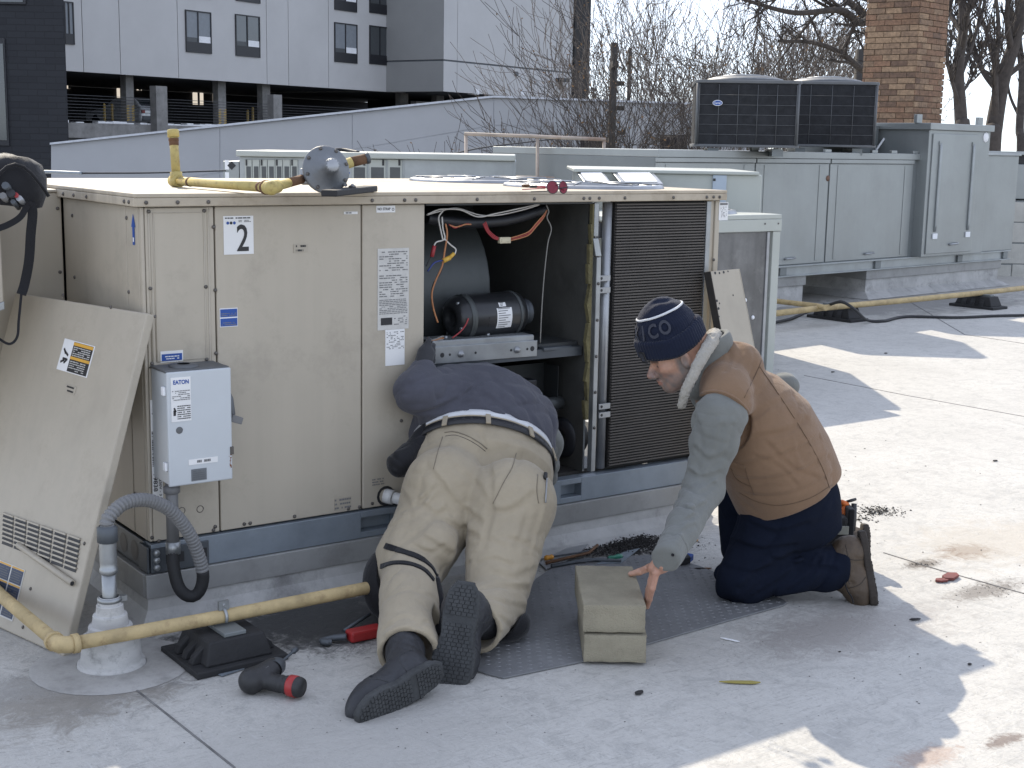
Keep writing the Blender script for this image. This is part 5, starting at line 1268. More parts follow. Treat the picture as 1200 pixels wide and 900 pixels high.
# ---- stacked gear at the right edge
re_ = thing('edge_unit', 'grey rooftop unit cut off by the right edge of the frame', 'rooftop unit', at(1195, 300, 17))
def vb2(mb, x0, x1, y0, y1, t0, t1, d): return vb(mb, x0, x1, y0, y1, t0, t1, 0, d)
mb = MB(); vb2(mb, 1150, 1290, 193, 234, -1.5, 0, 17.2); build(mb, 'casing', M_GREYU, re_, .01)
mb = MB(); vb2(mb, 1150, 1290, 182, 193, -1.2, -.05, 17.2); build(mb, 'louvre_band', M_INK, re_)
mb = MB(); vb2(mb, 1150, 1290, 178, 182, -1.3, .05, 17.2); build(mb, 'top', M_GREYL, re_, .006)
bw = thing('block_wall', 'cream painted block wall at the right edge under a grey unit', 'wall', at(1195, 335, 17))
M_CREAM = mat('cream_block_paint', (0.46, 0.45, 0.41), 0.8, var=0.12, scale=6, bump=.3, bscale=40)
mb = MB(); vb2(mb, 1120, 1300, 235.5, 333, -.9, -.012, 17.1); build(mb, 'mortar', M_GREYD, bw)
for r in range(4):
    y0 = 236+r*24.5; x = 1118-(r % 2)*22
    while x < 1300:
        mb = MB(); vb2(mb, x+.5, x+43.5, y0+.8, y0+23.8, -.011, .0, 17.1); build(mb, 'block', M_CREAM, bw, .006); x += 44

# ---- gas pipe beyond, its rubber supports, and the loose cable
M_GAS = mat('yellowed_gas_pipe', (0.43, 0.33, 0.17), 0.7, var=0.22, scale=12, bump=.2, bscale=60, dirt=0.85, dcol=(.20, .12, .055), dscale=16)
gz = .15
gpf = thing('gas_pipe', 'yellowed gas pipe running along the roof before the grey unit', 'pipe', on_z(1060, 355, gz))
mb = MB(); mb.tube([on_z(a, b, gz) for a, b in ((860, 373), (962, 361), (1040, 354), (1147, 343.5), (1230, 334))], .027, 10); build(mb, 'main_run', M_GAS, gpf)
mb = MB(); mb.tube([on_z(a, b, gz+.02) for a, b in ((880, 349), (915, 353.5), (958, 358.5), (968, 361))], .024, 10); build(mb, 'branch', M_GAS, gpf)
def support(c, L, W, H, label, ang, grp=None, clamp=True):
    t = thing('pipe_support', label, 'pipe support', c, grp)
    u = A3(math.cos(ang), math.sin(ang), 0); w = A3(-u[1], u[0], 0); c = np.asarray(c, float)
    mb = MB(); mb.obox(c+Z_*H*.09, (u, w, Z_), (L/2, W/2, H*.09)); build(mb, 'base', M_RUBBER, t, .004)
    bs = MB(); V = []
    for z, k in ((H*.181, .74), (H*.80, .60)):
        for sx, sy in ((-1, -1), (1, -1), (1, 1), (-1, 1)): V.append(c+u*sx*L/2*k*1.12+w*sy*W/2*k+Z_*z)
    bs.hexa(V); build(bs, 'block', M_RUBBER, t, .006)
    for s_ in (-1, 1):
        for k in (-.55, 0, .55):
            b_ = c+w*s_*W*.455+u*L*.36*k; p = c+w*s_*W*.30+u*L*.34*k
            mb = MB(); q = [b_-u*L*.055+Z_*H*.182, b_+u*L*.055+Z_*H*.182, p-w*s_*W*.05+u*L*.055+Z_*H*.182, p-w*s_*W*.05-u*L*.055+Z_*H*.182]
            tq = [b_-u*L*.05-w*s_*W*.03+Z_*H*.38, b_+u*L*.05-w*s_*W*.03+Z_*H*.38, p-w*s_*W*.04+u*L*.05+Z_*H*.76, p-w*s_*W*.04-u*L*.05+Z_*H*.76]
            mb.hexa(q+tq); build(mb, 'rib', M_RUBBER, t, .003)
    mb = MB(); mb.obox(c+Z_*H*.86, (u, w, Z_), (L*.30, W*.12, H*.055)); build(mb, 'strut_channel', M_GREYD, t, .002)
    if clamp:
        mb = MB(); r = .028; mb.tube([c+w*0+Z_*(H*.90+.006)+Z_*(.021+.0235*math.sin(a))+u*(.0235*math.cos(a))+w*0 for a in np.linspace(-.6, math.pi+.6, 16)], .0052, 6); build(mb, 'pipe_clamp', M_GALV, t)
        mb = MB(); mb.obox(c+Z_*(H*.90+.060), (u, w, Z_), (.006, .016, .014)); mb.cyl(c+Z_*(H*.90+.062)-u*.012, c+Z_*(H*.90+.062)+u*.012, .005, 6); build(mb, 'clamp_bolt', M_GALV, t)
    return t
pa_ = math.atan2(*(on_z(1147, 343.5, gz)-on_z(962, 361, gz))[[1, 0]])
support(on_z(981, 374, 0), .50, .26, .15, 'black rubber pipe support with a cable looped over it', pa_+math.pi/2, 'rubber supports under the far gas pipe', False)
support(on_z(1146, 360, 0), .50, .26, .15, 'black rubber pipe support nearest the right edge', pa_+math.pi/2, 'rubber supports under the far gas pipe', False)
wire(spline([on_z(897, 380, .02), on_z(925, 374, .02), on_z(950, 364, .02), on_z(972, 357, .17), on_z(987, 354, .22), on_z(1002, 363, .16), on_z(1016, 375, .03), on_z(1036, 376, .015), on_z(1062, 371, .015), on_z(1120, 372, .015), on_z(1170, 370, .015), on_z(1230, 369, .015)]), .014, 'black_hose', 'black cable trailing along the roof and over a rubber support')

# ---- near gas pipe on its block
NP = MB(); zn = .125
pts = [on_z(-40, 655, zn), on_z(0, 697, zn), A3(-.40, -.345, zn), A3(-.392, -.368, zn), A3(-.372, -.374, zn), on_z(262, 722, zn), on_z(430, 689, zn), A3(.66, -.355, zn)]
np_ = thing('gas_pipe', 'yellowed gas pipe with an elbow in front of the beige unit', 'pipe', pts[5])
pe = np_
mb = MB(); mb.tube([pts[0], pts[1], A3(-.403, -.32, zn)], .020, 12); build(mb, 'short_run', M_GAS, np_)
mb = MB(); mb.tube([A3(-.36, -.374, zn)]+[pts[5]]+[pts[6], pts[7]], .0205, 12); build(mb, 'long_run', M_GAS, np_)
mb = MB(); mb.tube([A3(-.405, -.32, zn), A3(-.404, -.345, zn), A3(-.397, -.364, zn), A3(-.38, -.3735, zn), A3(-.355, -.374, zn)], .0245, 12); mb.cyl(A3(-.405, -.335, zn), A3(-.405, -.318, zn), .028, 12); mb.cyl(A3(-.37, -.374, zn), A3(-.352, -.374, zn), .028, 12); build(mb, 'elbow', M_GAS, np_)
support(A3(pts[5][0], pts[5][1], 0), .27, .29, .110, 'black ribbed rubber block clamped to the near gas pipe', math.pi/2+.02)
# galvanised sheet scrap under the block
sp_ = MB(); Q = [on_z(*q, .003) for q in ((215, 772), (260, 793), (322, 772), (336, 769), (312, 752))]; sp_.prism(Q, Z_*.003); o = build(sp_, 'slip_sheet', M_RAIL); tag(o, 'thin metal slip sheet under the black rubber block', 'metal sheet')

# ---- flexible conduit, riser and roof boot
bc_ = on_z(131, 779, 0)
bt = thing('pipe_boot', 'stepped white rubber roof boot round the conduit riser', 'pipe boot', bc_)
M_BOOT = mat('grimy_white_boot', (0.47, 0.465, 0.45), 0.6, var=0.15, scale=8, dirt=.85, dcol=(.10, .10, .095), dscale=14, stretch=(1, 1, 3))
mb = MB(); mb.lathe([(.23, .001), (.22, .004), (.10, .006)], bc_, Z_, 32); build(mb, 'flange', M_PATCH, bt)
mb = MB(); mb.lathe([(.099, .005), (.096, .014), (.088, .018), (.082, .083), (.0825, .086), (.081, .092), (.067, .094), (.063, .116), (.0635, .119), (.062, .123), (.053, .125), (.049, .150), (.0495, .153), (.048, .157), (.041, .159), (.038, .181), (.0385, .184), (.037, .187), (.0325, .188), (.031, .206), (.0275, .21)], bc_, Z_, 40); cn_ = build(mb, 'cone', M_BOOT, bt); es_ = cn_.modifiers.new('edge', 'EDGE_SPLIT'); es_.split_angle = RAD(35)
mb = MB(); mb.lathe([(.030, .193), (.035, .196), (.035, .206), (.030, .209)], bc_, Z_, 24); mb.obox(bc_+A3(.036, -.005, .2), (X_, Y_, Z_), (.012, .008, .008)); build(mb, 'hose_clamp', M_GALV, bt)
rt_ = thing('steel_conduit_riser', 'galvanised conduit riser standing in the white boot', 'conduit', bc_+Z_*.2)
top = at(130, 617, np.dot(bc_-CAM, FW)+.06)
zt_ = .2+(bc_*0)[2]; hT = top[2]
mb = MB(); mb.cyl(bc_+Z_*.12, bc_+Z_*(hT-.10), .0205, 16); build(mb, 'tube', M_GALV, rt_)
mb = MB(); mb.lathe([(.022, hT-.105), (.026, hT-.10), (.026, hT-.088), (.023, hT-.085), (.0245, hT-.07), (.0245, hT-.005)], bc_, Z_, 16); build(mb, 'coupling', M_GALV, rt_)
mb = MB(); mb.lathe([(.026, hT-.01), (.0295, hT-.008), (.0295, hT+.034), (.022, hT+.04)], bc_, Z_, 16); build(mb, 'cap_fitting', M_RAILD, rt_)
fc = thing('flexible_conduit', 'grey corrugated flexible conduit looping down to the switch box', 'conduit', bc_+Z_*.6)
yb_ = -.08
P = [bc_+Z_*(hT+.03), bc_+Z_*(hT+.06)+A3(.004, 0, 0)]
for px, py, k in ((142, 592, .12), (160, 586, .25), (180, 588, .4), (202, 600, .5), (221, 624, .6), (233, 652, .68), (238, 676, .72), (233, 694, .76), (222, 699, .8), (210, 689, .85), (203.5, 665, .92), (203, 645, 1.0)):
    P.append(on_y(px, py, bc_[1]*(1-k)+yb_*k-.02*math.sin(k*3.14)))
Q = spline(P, 10)
# corrugation: radius ripple along an even resampling
seg = np.cumsum([0]+[np.linalg.norm(Q[i+1]-Q[i]) for i in range(len(Q)-1)]); Lf = seg[-1]; Qa = np.array(Q)
nS = int(Lf/.0042); ts = np.linspace(0, Lf, nS); RS = [np.array([np.interp(t, seg, Qa[:, k]) for k in range(3)]) for t in ts]
M_FLEX = mat('grey_flex_conduit', (0.17, 0.17, 0.17), .5, var=.15)
cut = int(nS*.66)
mb = MB(); mb.tube(RS[:cut+1], [(.0172, .0212, .0212)[i % 3] for i in range(cut+1)], 14, smooth=False); build(mb, 'corrugated_hose', M_FLEX, fc)
mb = MB(); mb.tube(RS[cut::3]+[RS[-1]], .0195, 12); build(mb, 'smooth_hose', M_RUBBER, fc)
eA = RS[-1]; eB = on_y(201, 568, yb_)
mb = MB(); mb.cyl(eA-Z_*.01, A3(eA[0], eA[1], eA[2]+.03), .023, 14); build(mb, 'hose_fitting', M_GALV, fc)
mb = MB(); mb.tube([A3(eA[0], eA[1], eA[2]+.03), A3(eB[0], yb_, eB[2]+.02)], .0195, 14); mb.lathe([(.02, 0), (.026, .004), (.026, .022), (.02, .026)], A3(eB[0], yb_, .438), Z_, 14); build(mb, 'rigid_nipple', M_FLEX, fc)
# ---- disconnect switch
ds = thing('disconnect_switch', 'light grey electrical switch box lettered EATON on the beige panel', 'switch box', (.12, -.07, .47))
M_SW = mat('light_grey_box_enamel', (.50, .53, .55), .4, .05, var=.04, scale=3)
BX0, BX1, BZ0, BZ1, BY = .016, .224, .474, .829, -.14
mb = MB(); mb.box(BX0+.003, BX1-.002, BY+.012, -.003, BZ0+.004, BZ1-.004); build(mb, 'enclosure', M_SW, ds, .003)
mb = MB(); mb.box(BX0, BX1, BY, BY+.0115, BZ0, BZ1); door = build(mb, 'door', M_SW, ds, .004)
mb = MB(); mb.box(BX0+.0, BX1-.001, BY+.0122, -.002, BZ1-.0035, BZ1+.0035); build(mb, 'drip_cap', M_TRIM, ds, .002)
mb = MB(); mb.lathe([(.045, 0), (.045, .006), (.02, .008)], ((BX0+BX1)/2-.02, BY+.075, BZ1+.0035), Z_, 20); build(mb, 'hub_plate', M_TRIM, ds)
for z in (.77, .535):
    mb = MB(); mb.box(BX0-.007, BX0+.002, BY+.012, BY+.034, z-.013, z+.013); build(mb, 'latch_clip', M_SNOW, ds, .002)
def bs_(x0, x1, z0, z1): return A3(BX0+(BX1-BX0)*x0, BY-.001, BZ0+(BZ1-BZ0)*z0), (BX1-BX0)*(x1-x0), (BZ1-BZ0)*(z1-z0)
o, w, h = bs_(.055, .36, .57, .955); mb = MB(); plate(mb, o, X_, Z_, N_, w, h, .0006)
put_text(mb, 'EATON', o+X_*w*.12+Z_*h*.84, X_, Z_, N_, w*.78, h*.10, 1, .035, .0016)
fine_print(mb, o+X_*w*.05+Z_*h*.47, X_, Z_, N_, w*.9, h*.24, 6, 2, 51, .8); fine_print(mb, o+X_*w*.3+Z_*h*.04, X_, Z_, N_, w*.66, h*.33, 7, 3, 52, .9)
mb.obox(o+X_*w*.16+Z_*h*.2+N_*.0012, (X_, Y_, Z_), (w*.06, .0004, h*.06), 3); mb.obox(o+X_*w*.18+Z_*h*.27+N_*.0012, (nrm(A3(1, 0, .4)), Y_, nrm(A3(-.4, 0, 1))), (w*.04, .0004, h*.05), 3)
build(mb, 'instruction_label', [M_WHITE, M_BLUE, M_INKG, M_INK], door, label='white label headed EATON')
o, w, h = bs_(.19, .19, .50, .50); mb = MB(); mb.lathe([(0, .0014), (.009, .0014), (.011, .001), (.011, 0)], A3(BX0+.036, BY, BZ0+.175), N_, 14); build(mb, 'round_seal', M_TRIM, door)
o, w, h = bs_(.30, .76, .175, .225); mb = MB(); plate(mb, o, X_, Z_, N_, w, h, .0005); fine_print(mb, o+X_*w*.25, X_, Z_, N_, w*.5, h, 1, 1, 55, .9); build(mb, 'strip_label', [M_WHITE, M_INKG], door)
o, w, h = bs_(.34, .58, .03, .135); mb = MB(); plate(mb, o, X_, Z_, N_, w, h, .0005, 0); fine_print(mb, o+X_*w*.1+Z_*h*.05, X_, Z_, N_, w*.8, h*.85, 5, 1, 56, .9); build(mb, 'grey_plate', [mat('grey_name_plate', (.13, .14, .15), .5), M_TRIM], door)
mb = MB(); mb.box(BX1-.008, BX1+.004, BY-.003, BY+.012, BZ0+.08, BZ0+.105); build(mb, 'hasp', M_SCREW, door, .001)
mb = MB(); r_ = random.Random(2)
for k in range(9):
    x = BX1-.009+r_.uniform(-.003, .004); z = BZ0+.08-k*.005; mb.lathe([(0, 0), (r_.uniform(.001, .0035), 0)], A3(x, BY-.0006-.00005*k, z), N_, 7)
build(mb, 'rust_run', mat('rust_stain', (.22, .10, .05), .9), door, kind='stuff')
hd_ = MB(); hd_.prism([(BX1+.001, -.07, .695), (BX1+.001, -.05, .70), (BX1+.001, -.045, .76), (BX1+.001, -.06, .775), (BX1+.001, -.085, .76)], X_*.016); build(hd_, 'handle_hub', M_TRIM, ds, .003)
mb = MB(); mb.tube([A3(BX1+.01, -.075, .755), A3(BX1+.018, -.09, .72), A3(BX1+.02, -.10, .67)], [.009, .010, .010], 8); mb.obox(A3(BX1+.026, -.112, .658), (nrm(A3(1, -.2, -.35)), Y_, nrm(A3(.35, 0, 1))), (.018, .011, .011), 1); build(mb, 'handle', [M_TRIM, M_INKG], ds, .002)

# ---- removed door leaning at the left
pB = A3(-.284-.045, -.127-.02, .004); pe_ = A3(-.245, .97, 0); pu = A3(.302, .076, .95)
pu = nrm(pu); pe_ = nrm(pe_-pu*(pe_ @ pu)); pnn = nrm(np.cross(pu, pe_)); 
if pnn @ (CAM-pB) < 0: pnn = -pnn
PH, PW = 1.052, .754
pan = thing('removed_panel', 'big beige louvered access panel leaning against the unit', 'metal panel', pB)
def pp(a, b, c=0): return pB+pe_*a+pu*b+pnn*c
mb = MB(); mb.hexa([pp(0, 0, -.03), pp(PW, 0, -.03), pp(PW, PH, -.03), pp(0, PH, -.03), pp(0, 0), pp(PW, 0), pp(PW, PH), pp(0, PH)]); build(mb, 'sheet', M_BEIGEL, pan, .005)
def ppx(px, py): 
    q = on_plane(px, py, pB, pnn); return (q-pB) @ pe_, (q-pB) @ pu
# louvres
c00 = ppx(3, 601); c10 = ppx(96, 632); c01 = ppx(2, 637); c11 = ppx(90, 672)
cols, rows = 6, 7
mh = MB(); ux = pe_; 
A_ = np.array
P00, P10, P01, P11 = [A_(q) for q in (c00, c10, c01, c11)]
cellw = np.linalg.norm(P10-P00)/cols
mh.hexa([pp(0, 0, 0)-pp(0, 0, 0)+pe_*a*cellw*.42+pu*b*.0065+pnn*c for c in (0.0, .0012) for a, b in ((-1, -1), (1, -1), (1, 1), (-1, 1))]); ME_L = mh.mesh('louvre_slot', M_INK)
mh2 = MB(); mh2.hexa([pe_*a*cellw*.44+pu*(.0065+b*.0025)+pnn*c for c in (.0012, .007) for a, b in ((-1, -1), (1, -1), (1, 1), (-1, 1))]); ME_L2 = mh2.mesh('louvre_lip', M_BEIGEL)
for i in range(cols):
    for j in range(rows):
        u = (i+.5)/cols; v = (j+.5)/rows
        q = (P00*(1-u)+P10*u)*(1-v)+(P01*(1-u)+P11*u)*v
        piece('louvre_slot', ME_L, pan, pp(q[0], q[1], .0003)); piece('louvre_lip', ME_L2, pan, pp(q[0], q[1], .0003))
a, b = ppx(88, 684); mb = MB(); mb.tube([pp(a, b, .008), pp(a+.33, b+.05, .008)], .010, 8); build(mb, 'pull_channel', M_BEIGEL, pan)
mb = MB(); mb.lathe([(0, 0), (.007, 0)], pp(a-.003, b, .012), -pe_, 8); build(mb, 'channel_end', M_INK, pan)
for px, py in ((99, 637), (36, 690), (74, 346), (130, 360), (182, 371), (27, 735)):
    a, b = ppx(px, py); mb = MB(); mb.lathe([(0, 0), (.006, 0), (.004, .003), (0, .003)], pp(a, b, .0004), pnn, 8); build(mb, 'screw', M_SCREW, pan)
def pstick(c0, c1, c2_, mats, fn, label, name='sticker'):   # corners TL, TR, BL in pixels
    a = A_(ppx(*c0)); b = A_(ppx(*c1)); c = A_(ppx(*c2_)); w = np.linalg.norm(b-a); h = np.linalg.norm(c-a)
    ux = nrm(pe_*(b-a)[0]+pu*(b-a)[1]); uy = nrm(np.cross(pnn, ux)); uy = uy if uy @ pu > 0 else -uy
    o = pp(a[0], a[1], .001)-uy*h; mb = MB(); plate(mb, o, ux, uy, pnn, w, h, .0007); fn(mb, o, ux, uy, w, h); return build(mb, name, mats, pan, label=label)
def f_warn(mb, o, ux, uy, w, h):
    plate(mb, o+ux*w*.34+uy*h*.03+pnn*.001, ux, uy, pnn, w*.63, h*.94, .0004, 1)
    plate(mb, o+ux*w*.34+uy*h*.86+pnn*.0016, ux, uy, pnn, w*.63, h*.10, .0003, 2); plate(mb, o+ux*w*.34+uy*h*.42+pnn*.0016, ux, uy, pnn, w*.63, h*.09, .0003, 2)
    fine_print(mb, o+ux*w*.38+uy*h*.52, ux, uy, pnn, w*.56, h*.32, 5, 3, 61, .9, .0026); fine_print(mb, o+ux*w*.38+uy*h*.06, ux, uy, pnn, w*.5, h*.33, 5, 3, 62, .9, .0026)
    for k, (x, y) in enumerate(((.12, .62), (.2, .55), (.17, .38), (.12, .30), (.22, .32))): mb.obox(o+ux*w*x+uy*h*y+pnn*.0014, (nrm(ux+uy*(k-2)*.5), nrm(np.cross(pnn, ux+uy*(k-2)*.5)), pnn), (w*.06, h*.035, .0003), 1)
pstick((76.5, 396.5), (112, 406), (70, 433), [M_WHITE, M_INK, M_ORANGE, M_PAPER], f_warn, 'black and amber warning label with pictograms')
pstick((78, 450), (90, 454), (77, 459), [M_BEIGEL, M_INK], lambda mb, o, ux, uy, w, h: fine_print(mb, o+ux*w*.15, ux, uy, pnn, w*.7, h, 2, 1, 63, .9), 'tiny beige tag')
def f_multi(mb, o, ux, uy, w, h):
    for i in range(2):
        for j in range(3):
            q = o+ux*w*(.04+i*.49)+uy*h*(.03+j*.325)+pnn*.001; plate(mb, q, ux, uy, pnn, w*.44, h*.27, .0004, 1); plate(mb, q+uy*h*.275, ux, uy, pnn, w*.44, h*.03, .0004, 2); fine_print(mb, q+ux*w*.03+uy*h*.02, ux, uy, pnn, w*.38, h*.22, 5, 3, 70+i*3+j, .9, .0012)
pstick((0, 656), (30, 668), (-12, 716), [M_PAPER, mat('dark_blue_ink', (.03, .045, .09), .5), M_ORANGE, M_TRIM], f_multi, 'sheet of small dark blue warning stickers')

# ---- bag at the left edge
bag = thing('tool_bag', 'black open tool bag on the hood at the left edge', 'bag', A3(-.45, .55, 1.31))
M_BAG = cloth_mat('black_nylon', (.014, .014, .016), .6, 500, bump=.4)
bo = on_y(8, 236, .50)
mb = MB(); V = []; nS = 14; nR = 5
for j, (z, k) in enumerate(((-.012, .92), (.02, 1.0), (.07, 1.0), (.11, .88), (.135, .66), (.145, .38), (.148, 0.02))):
    for i in range(nS):
        a = 2*math.pi*i/nS; V.append(bo+A3(.125*k*math.cos(a)*(1+.05*math.sin(3*a+j)), .11*k*math.sin(a), z+.008*math.sin(2*a+j)))
mb.add(V, [(j*nS+i, j*nS+(i+1) % nS, (j+1)*nS+(i+1) % nS, (j+1)*nS+i) for j in range(6) for i in range(nS)], 0, True)
build(mb, 'bag_body', M_BAG, bag)
mb = MB(); mb.tube([bo+A3(-.10+.2*k/8, -.112+.06*math.sin(k/8*math.pi)*0, .02+.10*math.sin(k/8*math.pi)) for k in range(9)], .006, 6); build(mb, 'piping', M_BAG, bag)
for (px, py, r, m) in ((6, 217, .012, M_RAILD), (12, 226, .014, M_INK), (18, 228, .008, M_WR), (22, 232, .010, M_ALU), (15, 236, .008, M_RAILD), (3, 229, .011, M_INKG)):
    q = on_y(px, py, .375); mb = MB(); mb.cyl(q, q+nrm(A3(.4, .6, -.3))*.06, r, 8); build(mb, 'tool_handle', m, bag)
def strap(pts, w, th, m, nm, parent, up=Z_):
    Q = spline(pts, 6); mb = MB(); V = []
    for i, q in enumerate(Q):
        d = nrm(Q[min(i+1, len(Q)-1)]-Q[max(i-1, 0)]); s_ = nrm(np.cross(d, nrm(CAM-q))); n_ = nrm(np.cross(s_, d))
        V += [q-s_*w/2-n_*th/2, q+s_*w/2-n_*th/2, q+s_*w/2+n_*th/2, q-s_*w/2+n_*th/2]
    n = len(Q); mb.add(V, [(0, 1, 2, 3), (4*n-4, 4*n-3, 4*n-2, 4*n-1)]+[(4*i+j, 4*i+(j+1) % 4, 4*i+4+(j+1) % 4, 4*i+4+j) for i in range(n-1) for j in range(4)])
    return build(mb, nm, m, parent)
strap([on_y(30, 238, .40), on_y(38, 246, .40), on_y(36, 275, .40), on_y(34, 305, .40), on_y(29, 332, .40), on_y(25, 345, .38)], .030, .004, M_BAG, 'shoulder_strap', bag)
strap([on_y(25, 345, .38), on_y(22, 375, .36), on_y(20, 395, .34), on_y(10, 403, .34), on_y(-8, 392, .34)], .008, .004, M_BAG, 'loose_strap', bag)
strap([on_y(-10, 270, .40), on_y(8, 264, .40), on_y(24, 254, .40), on_y(32, 240, .40)], .020, .006, M_BAG, 'carry_handle', bag)

# ---- gas regulator assembly lying on the lid
ZL = 1.3605
rg = thing('gas_regulator', 'grey disc gas regulator on yellow pipe lying on the lid', 'gas regulator', on_z(300, 222, ZL))
M_YEL = mat('chipped_yellow_pipe', (0.44, 0.35, 0.12), 0.6, var=0.15, scale=9, dirt=0.95, dcol=(.13, .075, .03), dscale=24)
M_RUSTY = mat('rusty_pipe', (.14, .075, .04), .85, .2, var=.3, scale=20, bump=.3)
M_REG = mat('cast_grey_regulator', (.17, .18, .19), .5, .4, var=.15, scale=8, bump=.15, bscale=80)
p0 = on_z(207, 219, ZL)+Z_*.022
sc_ = np.dot(p0-CAM, FW)
def rp(px, py, dd=0.0): return at(px, py, sc_+dd)
a = rp(207, 212); v = rp(203, 157); 
mb = MB(); mb.tube([a, v], .0155, 12); build(mb, 'riser', M_YEL, rg)
mb = MB(); d = nrm(v-a); mb.lathe([(.017, -.012), (.0205, -.01), (.0205, .01), (.019, .014), (.013, .014), (.012, 0)], v, d, 14); mb.lathe([(.0165, -.026), (.018, -.024), (.018, -.016)], v, d, 14, 1); build(mb, 'union_cap', [M_YEL, M_RUSTY], rg)
b = on_z(318, 229, ZL)+Z_*.023
mb = MB(); mb.tube([a, b], .0150, 12); build(mb, 'long_nipple', M_YEL, rg)
mb = MB(); mb.cyl(a-nrm(b-a)*.03, a+nrm(b-a)*.03, .021, 14); mb.cyl(a, a+d*.03, .021, 14); mb.ball(a, .0225, 0, 12, 8); build(mb, 'tee', M_YEL, rg)
for k_, (pa, pb_, r0) in enumerate(((a, v, .0157), (a, b, .0152), (a, b, .0152))):
    t0 = (.80, .90, .16)[k_]; d_ = nrm(pb_-pa); l_ = np.linalg.norm(pb_-pa); mb = MB(); mb.lathe([(r0, l_*t0-.008), (r0+.0012, l_*t0-.006), (r0+.0012, l_*t0+.006), (r0, l_*t0+.008)], pa, d_, 12); build(mb, 'rusty_thread', M_RUSTY, rg)
mb = MB(); mb.lathe([(.0205, -.006), (.0228, -.005), (.0228, .005), (.0205, .006)], b+nrm(a-b)*.034, nrm(a-b), 14); build(mb, 'elbow_lip', M_RUSTY, rg)
mb = MB(); mb.lathe([(0, -.037), (.019, -.036), (.0195, -.03)], a, nrm(b-a), 12); build(mb, 'plug', M_RUSTY, rg)
cR = on_z(382, 227.5, ZL)+Z_*.076; s2_ = np.dot(cR-CAM, FW); c = at(357, 209, s2_+.01)
def rq(px, py, dd=0.0): return at(px, py, s2_+dd)
mb = MB(); mb.ball(b, .023, 0, 12, 8); mb.cyl(b-nrm(b-a)*.034, b, .021, 14); mb.cyl(b, b+nrm(c-b)*.036, .021, 14); build(mb, 'elbow', M_YEL, rg)
mb = MB(); mb.tube([b, b+(c-b)*.5], .0150, 12); mb.tube([b+(c-b)*.5, c], .0148, 12, 1); build(mb, 'short_nipple', [M_YEL, M_RUSTY], rg)
mb = MB(); mb.obox(rq(359, 207, .01), (RT, nrm(FW), UP), (.018, .02, .024)); build(mb, 'inlet_hex', M_ALU, rg, .005)
fa = nrm(RT*.42-FW*.86+UP*.06)
mb = MB(); mb.lathe([(0, -.035), (.045, -.032), (.060, -.012), (.072, -.008), (.076, -.004), (.076, .006), (.071, .009), (.060, .014), (.042, .024), (.030, .040), (.024, .048), (.024, .064), (.019, .07), (0, .07)], cR, fa, 32); build(mb, 'diaphragm_case', M_REG, rg)
fu = nrm(np.cross(fa, UP)); fv = np.cross(fa, fu)
for k in range(8):
    t_ = k*math.pi/4+.3; q = cR+(fu*math.cos(t_)+fv*math.sin(t_))*.067+fa*.010; mb = MB(); mb.lathe([(.006, 0), (.006, .005), (0, .005)], q, fa, 6); build(mb, 'case_bolt', M_SCREW, rg)
mb = MB(); mb.lathe([(.02, .045), (.021, .05), (.021, .062), (.017, .066), (0, .066)], cR+fa*.006, fa, 14); build(mb, 'adjust_cap', M_ALU, rg)
mb = MB(); q = rq(402, 203, .06); mb.cyl(q, q+UP*.012+RT*.012, .016, 12); mb.ball(q, .02); build(mb, 'blue_plug', M_BLUE, rg)
mb = MB(); o1 = rq(396, 196, .08); o2 = rq(412, 190, .10); o3 = rq(430, 185.5, .12); mb.tube([o1, o2], .017, 12); mb.tube([o2, o3], .0165, 12, 1); mb.lathe([(.0165, 0), (.019, .002), (.019, .012), (.014, .012), (.012, 0)], o3-nrm(o3-o2)*.006, nrm(o3-o2), 12, 2); build(mb, 'outlet_pipe', [M_YEL, M_RUSTY, M_RAILD], rg)
# ---- black tool pouch beside it
tb = thing('gas_leak_detector', 'flat black handheld tool lying on the lid by the regulator', 'tool', on_z(415, 228, ZL))
q0 = on_z(393, 231, ZL); q1 = on_z(441, 225, ZL); e = nrm(q1-q0); w = np.cross(Z_, e)
mb = MB(); mb.obox((q0+q1)/2+w*.02+Z_*.011, (e, w, Z_), (np.linalg.norm(q1-q0)/2, .025, .010)); build(mb, 'case', M_RUBBER, tb, .004)
for k, (t_, l) in enumerate(((.42, .05), (.55, .04), (.5, .06))):
    q = q0+(q1-q0)*t_+w*(.005+.012*k)+Z_*(.024+.003*k); mb = MB(); mb.cyl(q-e*l/2, q+e*l/2+w*.01*k, .006, 8); build(mb, 'probe', (M_INK, M_ALU, M_INKG)[k], tb)
# ---- sunglasses on the fan guard
sg = thing('sunglasses', 'red mirrored round sunglasses resting near the front edge of the lid', 'sunglasses', on_z(652, 225, ZL))
gd = np.dot(on_z(652, 226, ZL)-CAM, FW)
M_LENS = mat('red_mirror_lens', (.16, .02, .03), .12, .4, var=.4, scale=30)
fl = nrm(-FW+RT*.25+UP*.1); 
for px in (647.5, 660):
    c = at(px, 219.5, gd+(px-647)*.002); k = 1.0 if px < 655 else .72
    lx_ = nrm(np.cross(UP, fl)); ly_ = np.cross(fl, lx_)
    ring = [c+lx_*.0205*k*math.cos(t)+ly_*.0225*math.sin(t) for t in np.linspace(0, 2*math.pi, 21)[:-1]]
    mb = MB(); mb.prism([p-fl*.001 for p in ring], fl*.002); build(mb, 'lens', M_LENS, sg)
    mb = MB(); mb.tube(ring+[ring[0]], .0016, 5); build(mb, 'rim', M_INK, sg)
mb = MB(); c = at(654, 217, gd); mb.tube([c-RT*.006, c+UP*.004, c+RT*.006], .0016, 5); build(mb, 'bridge', M_INK, sg)
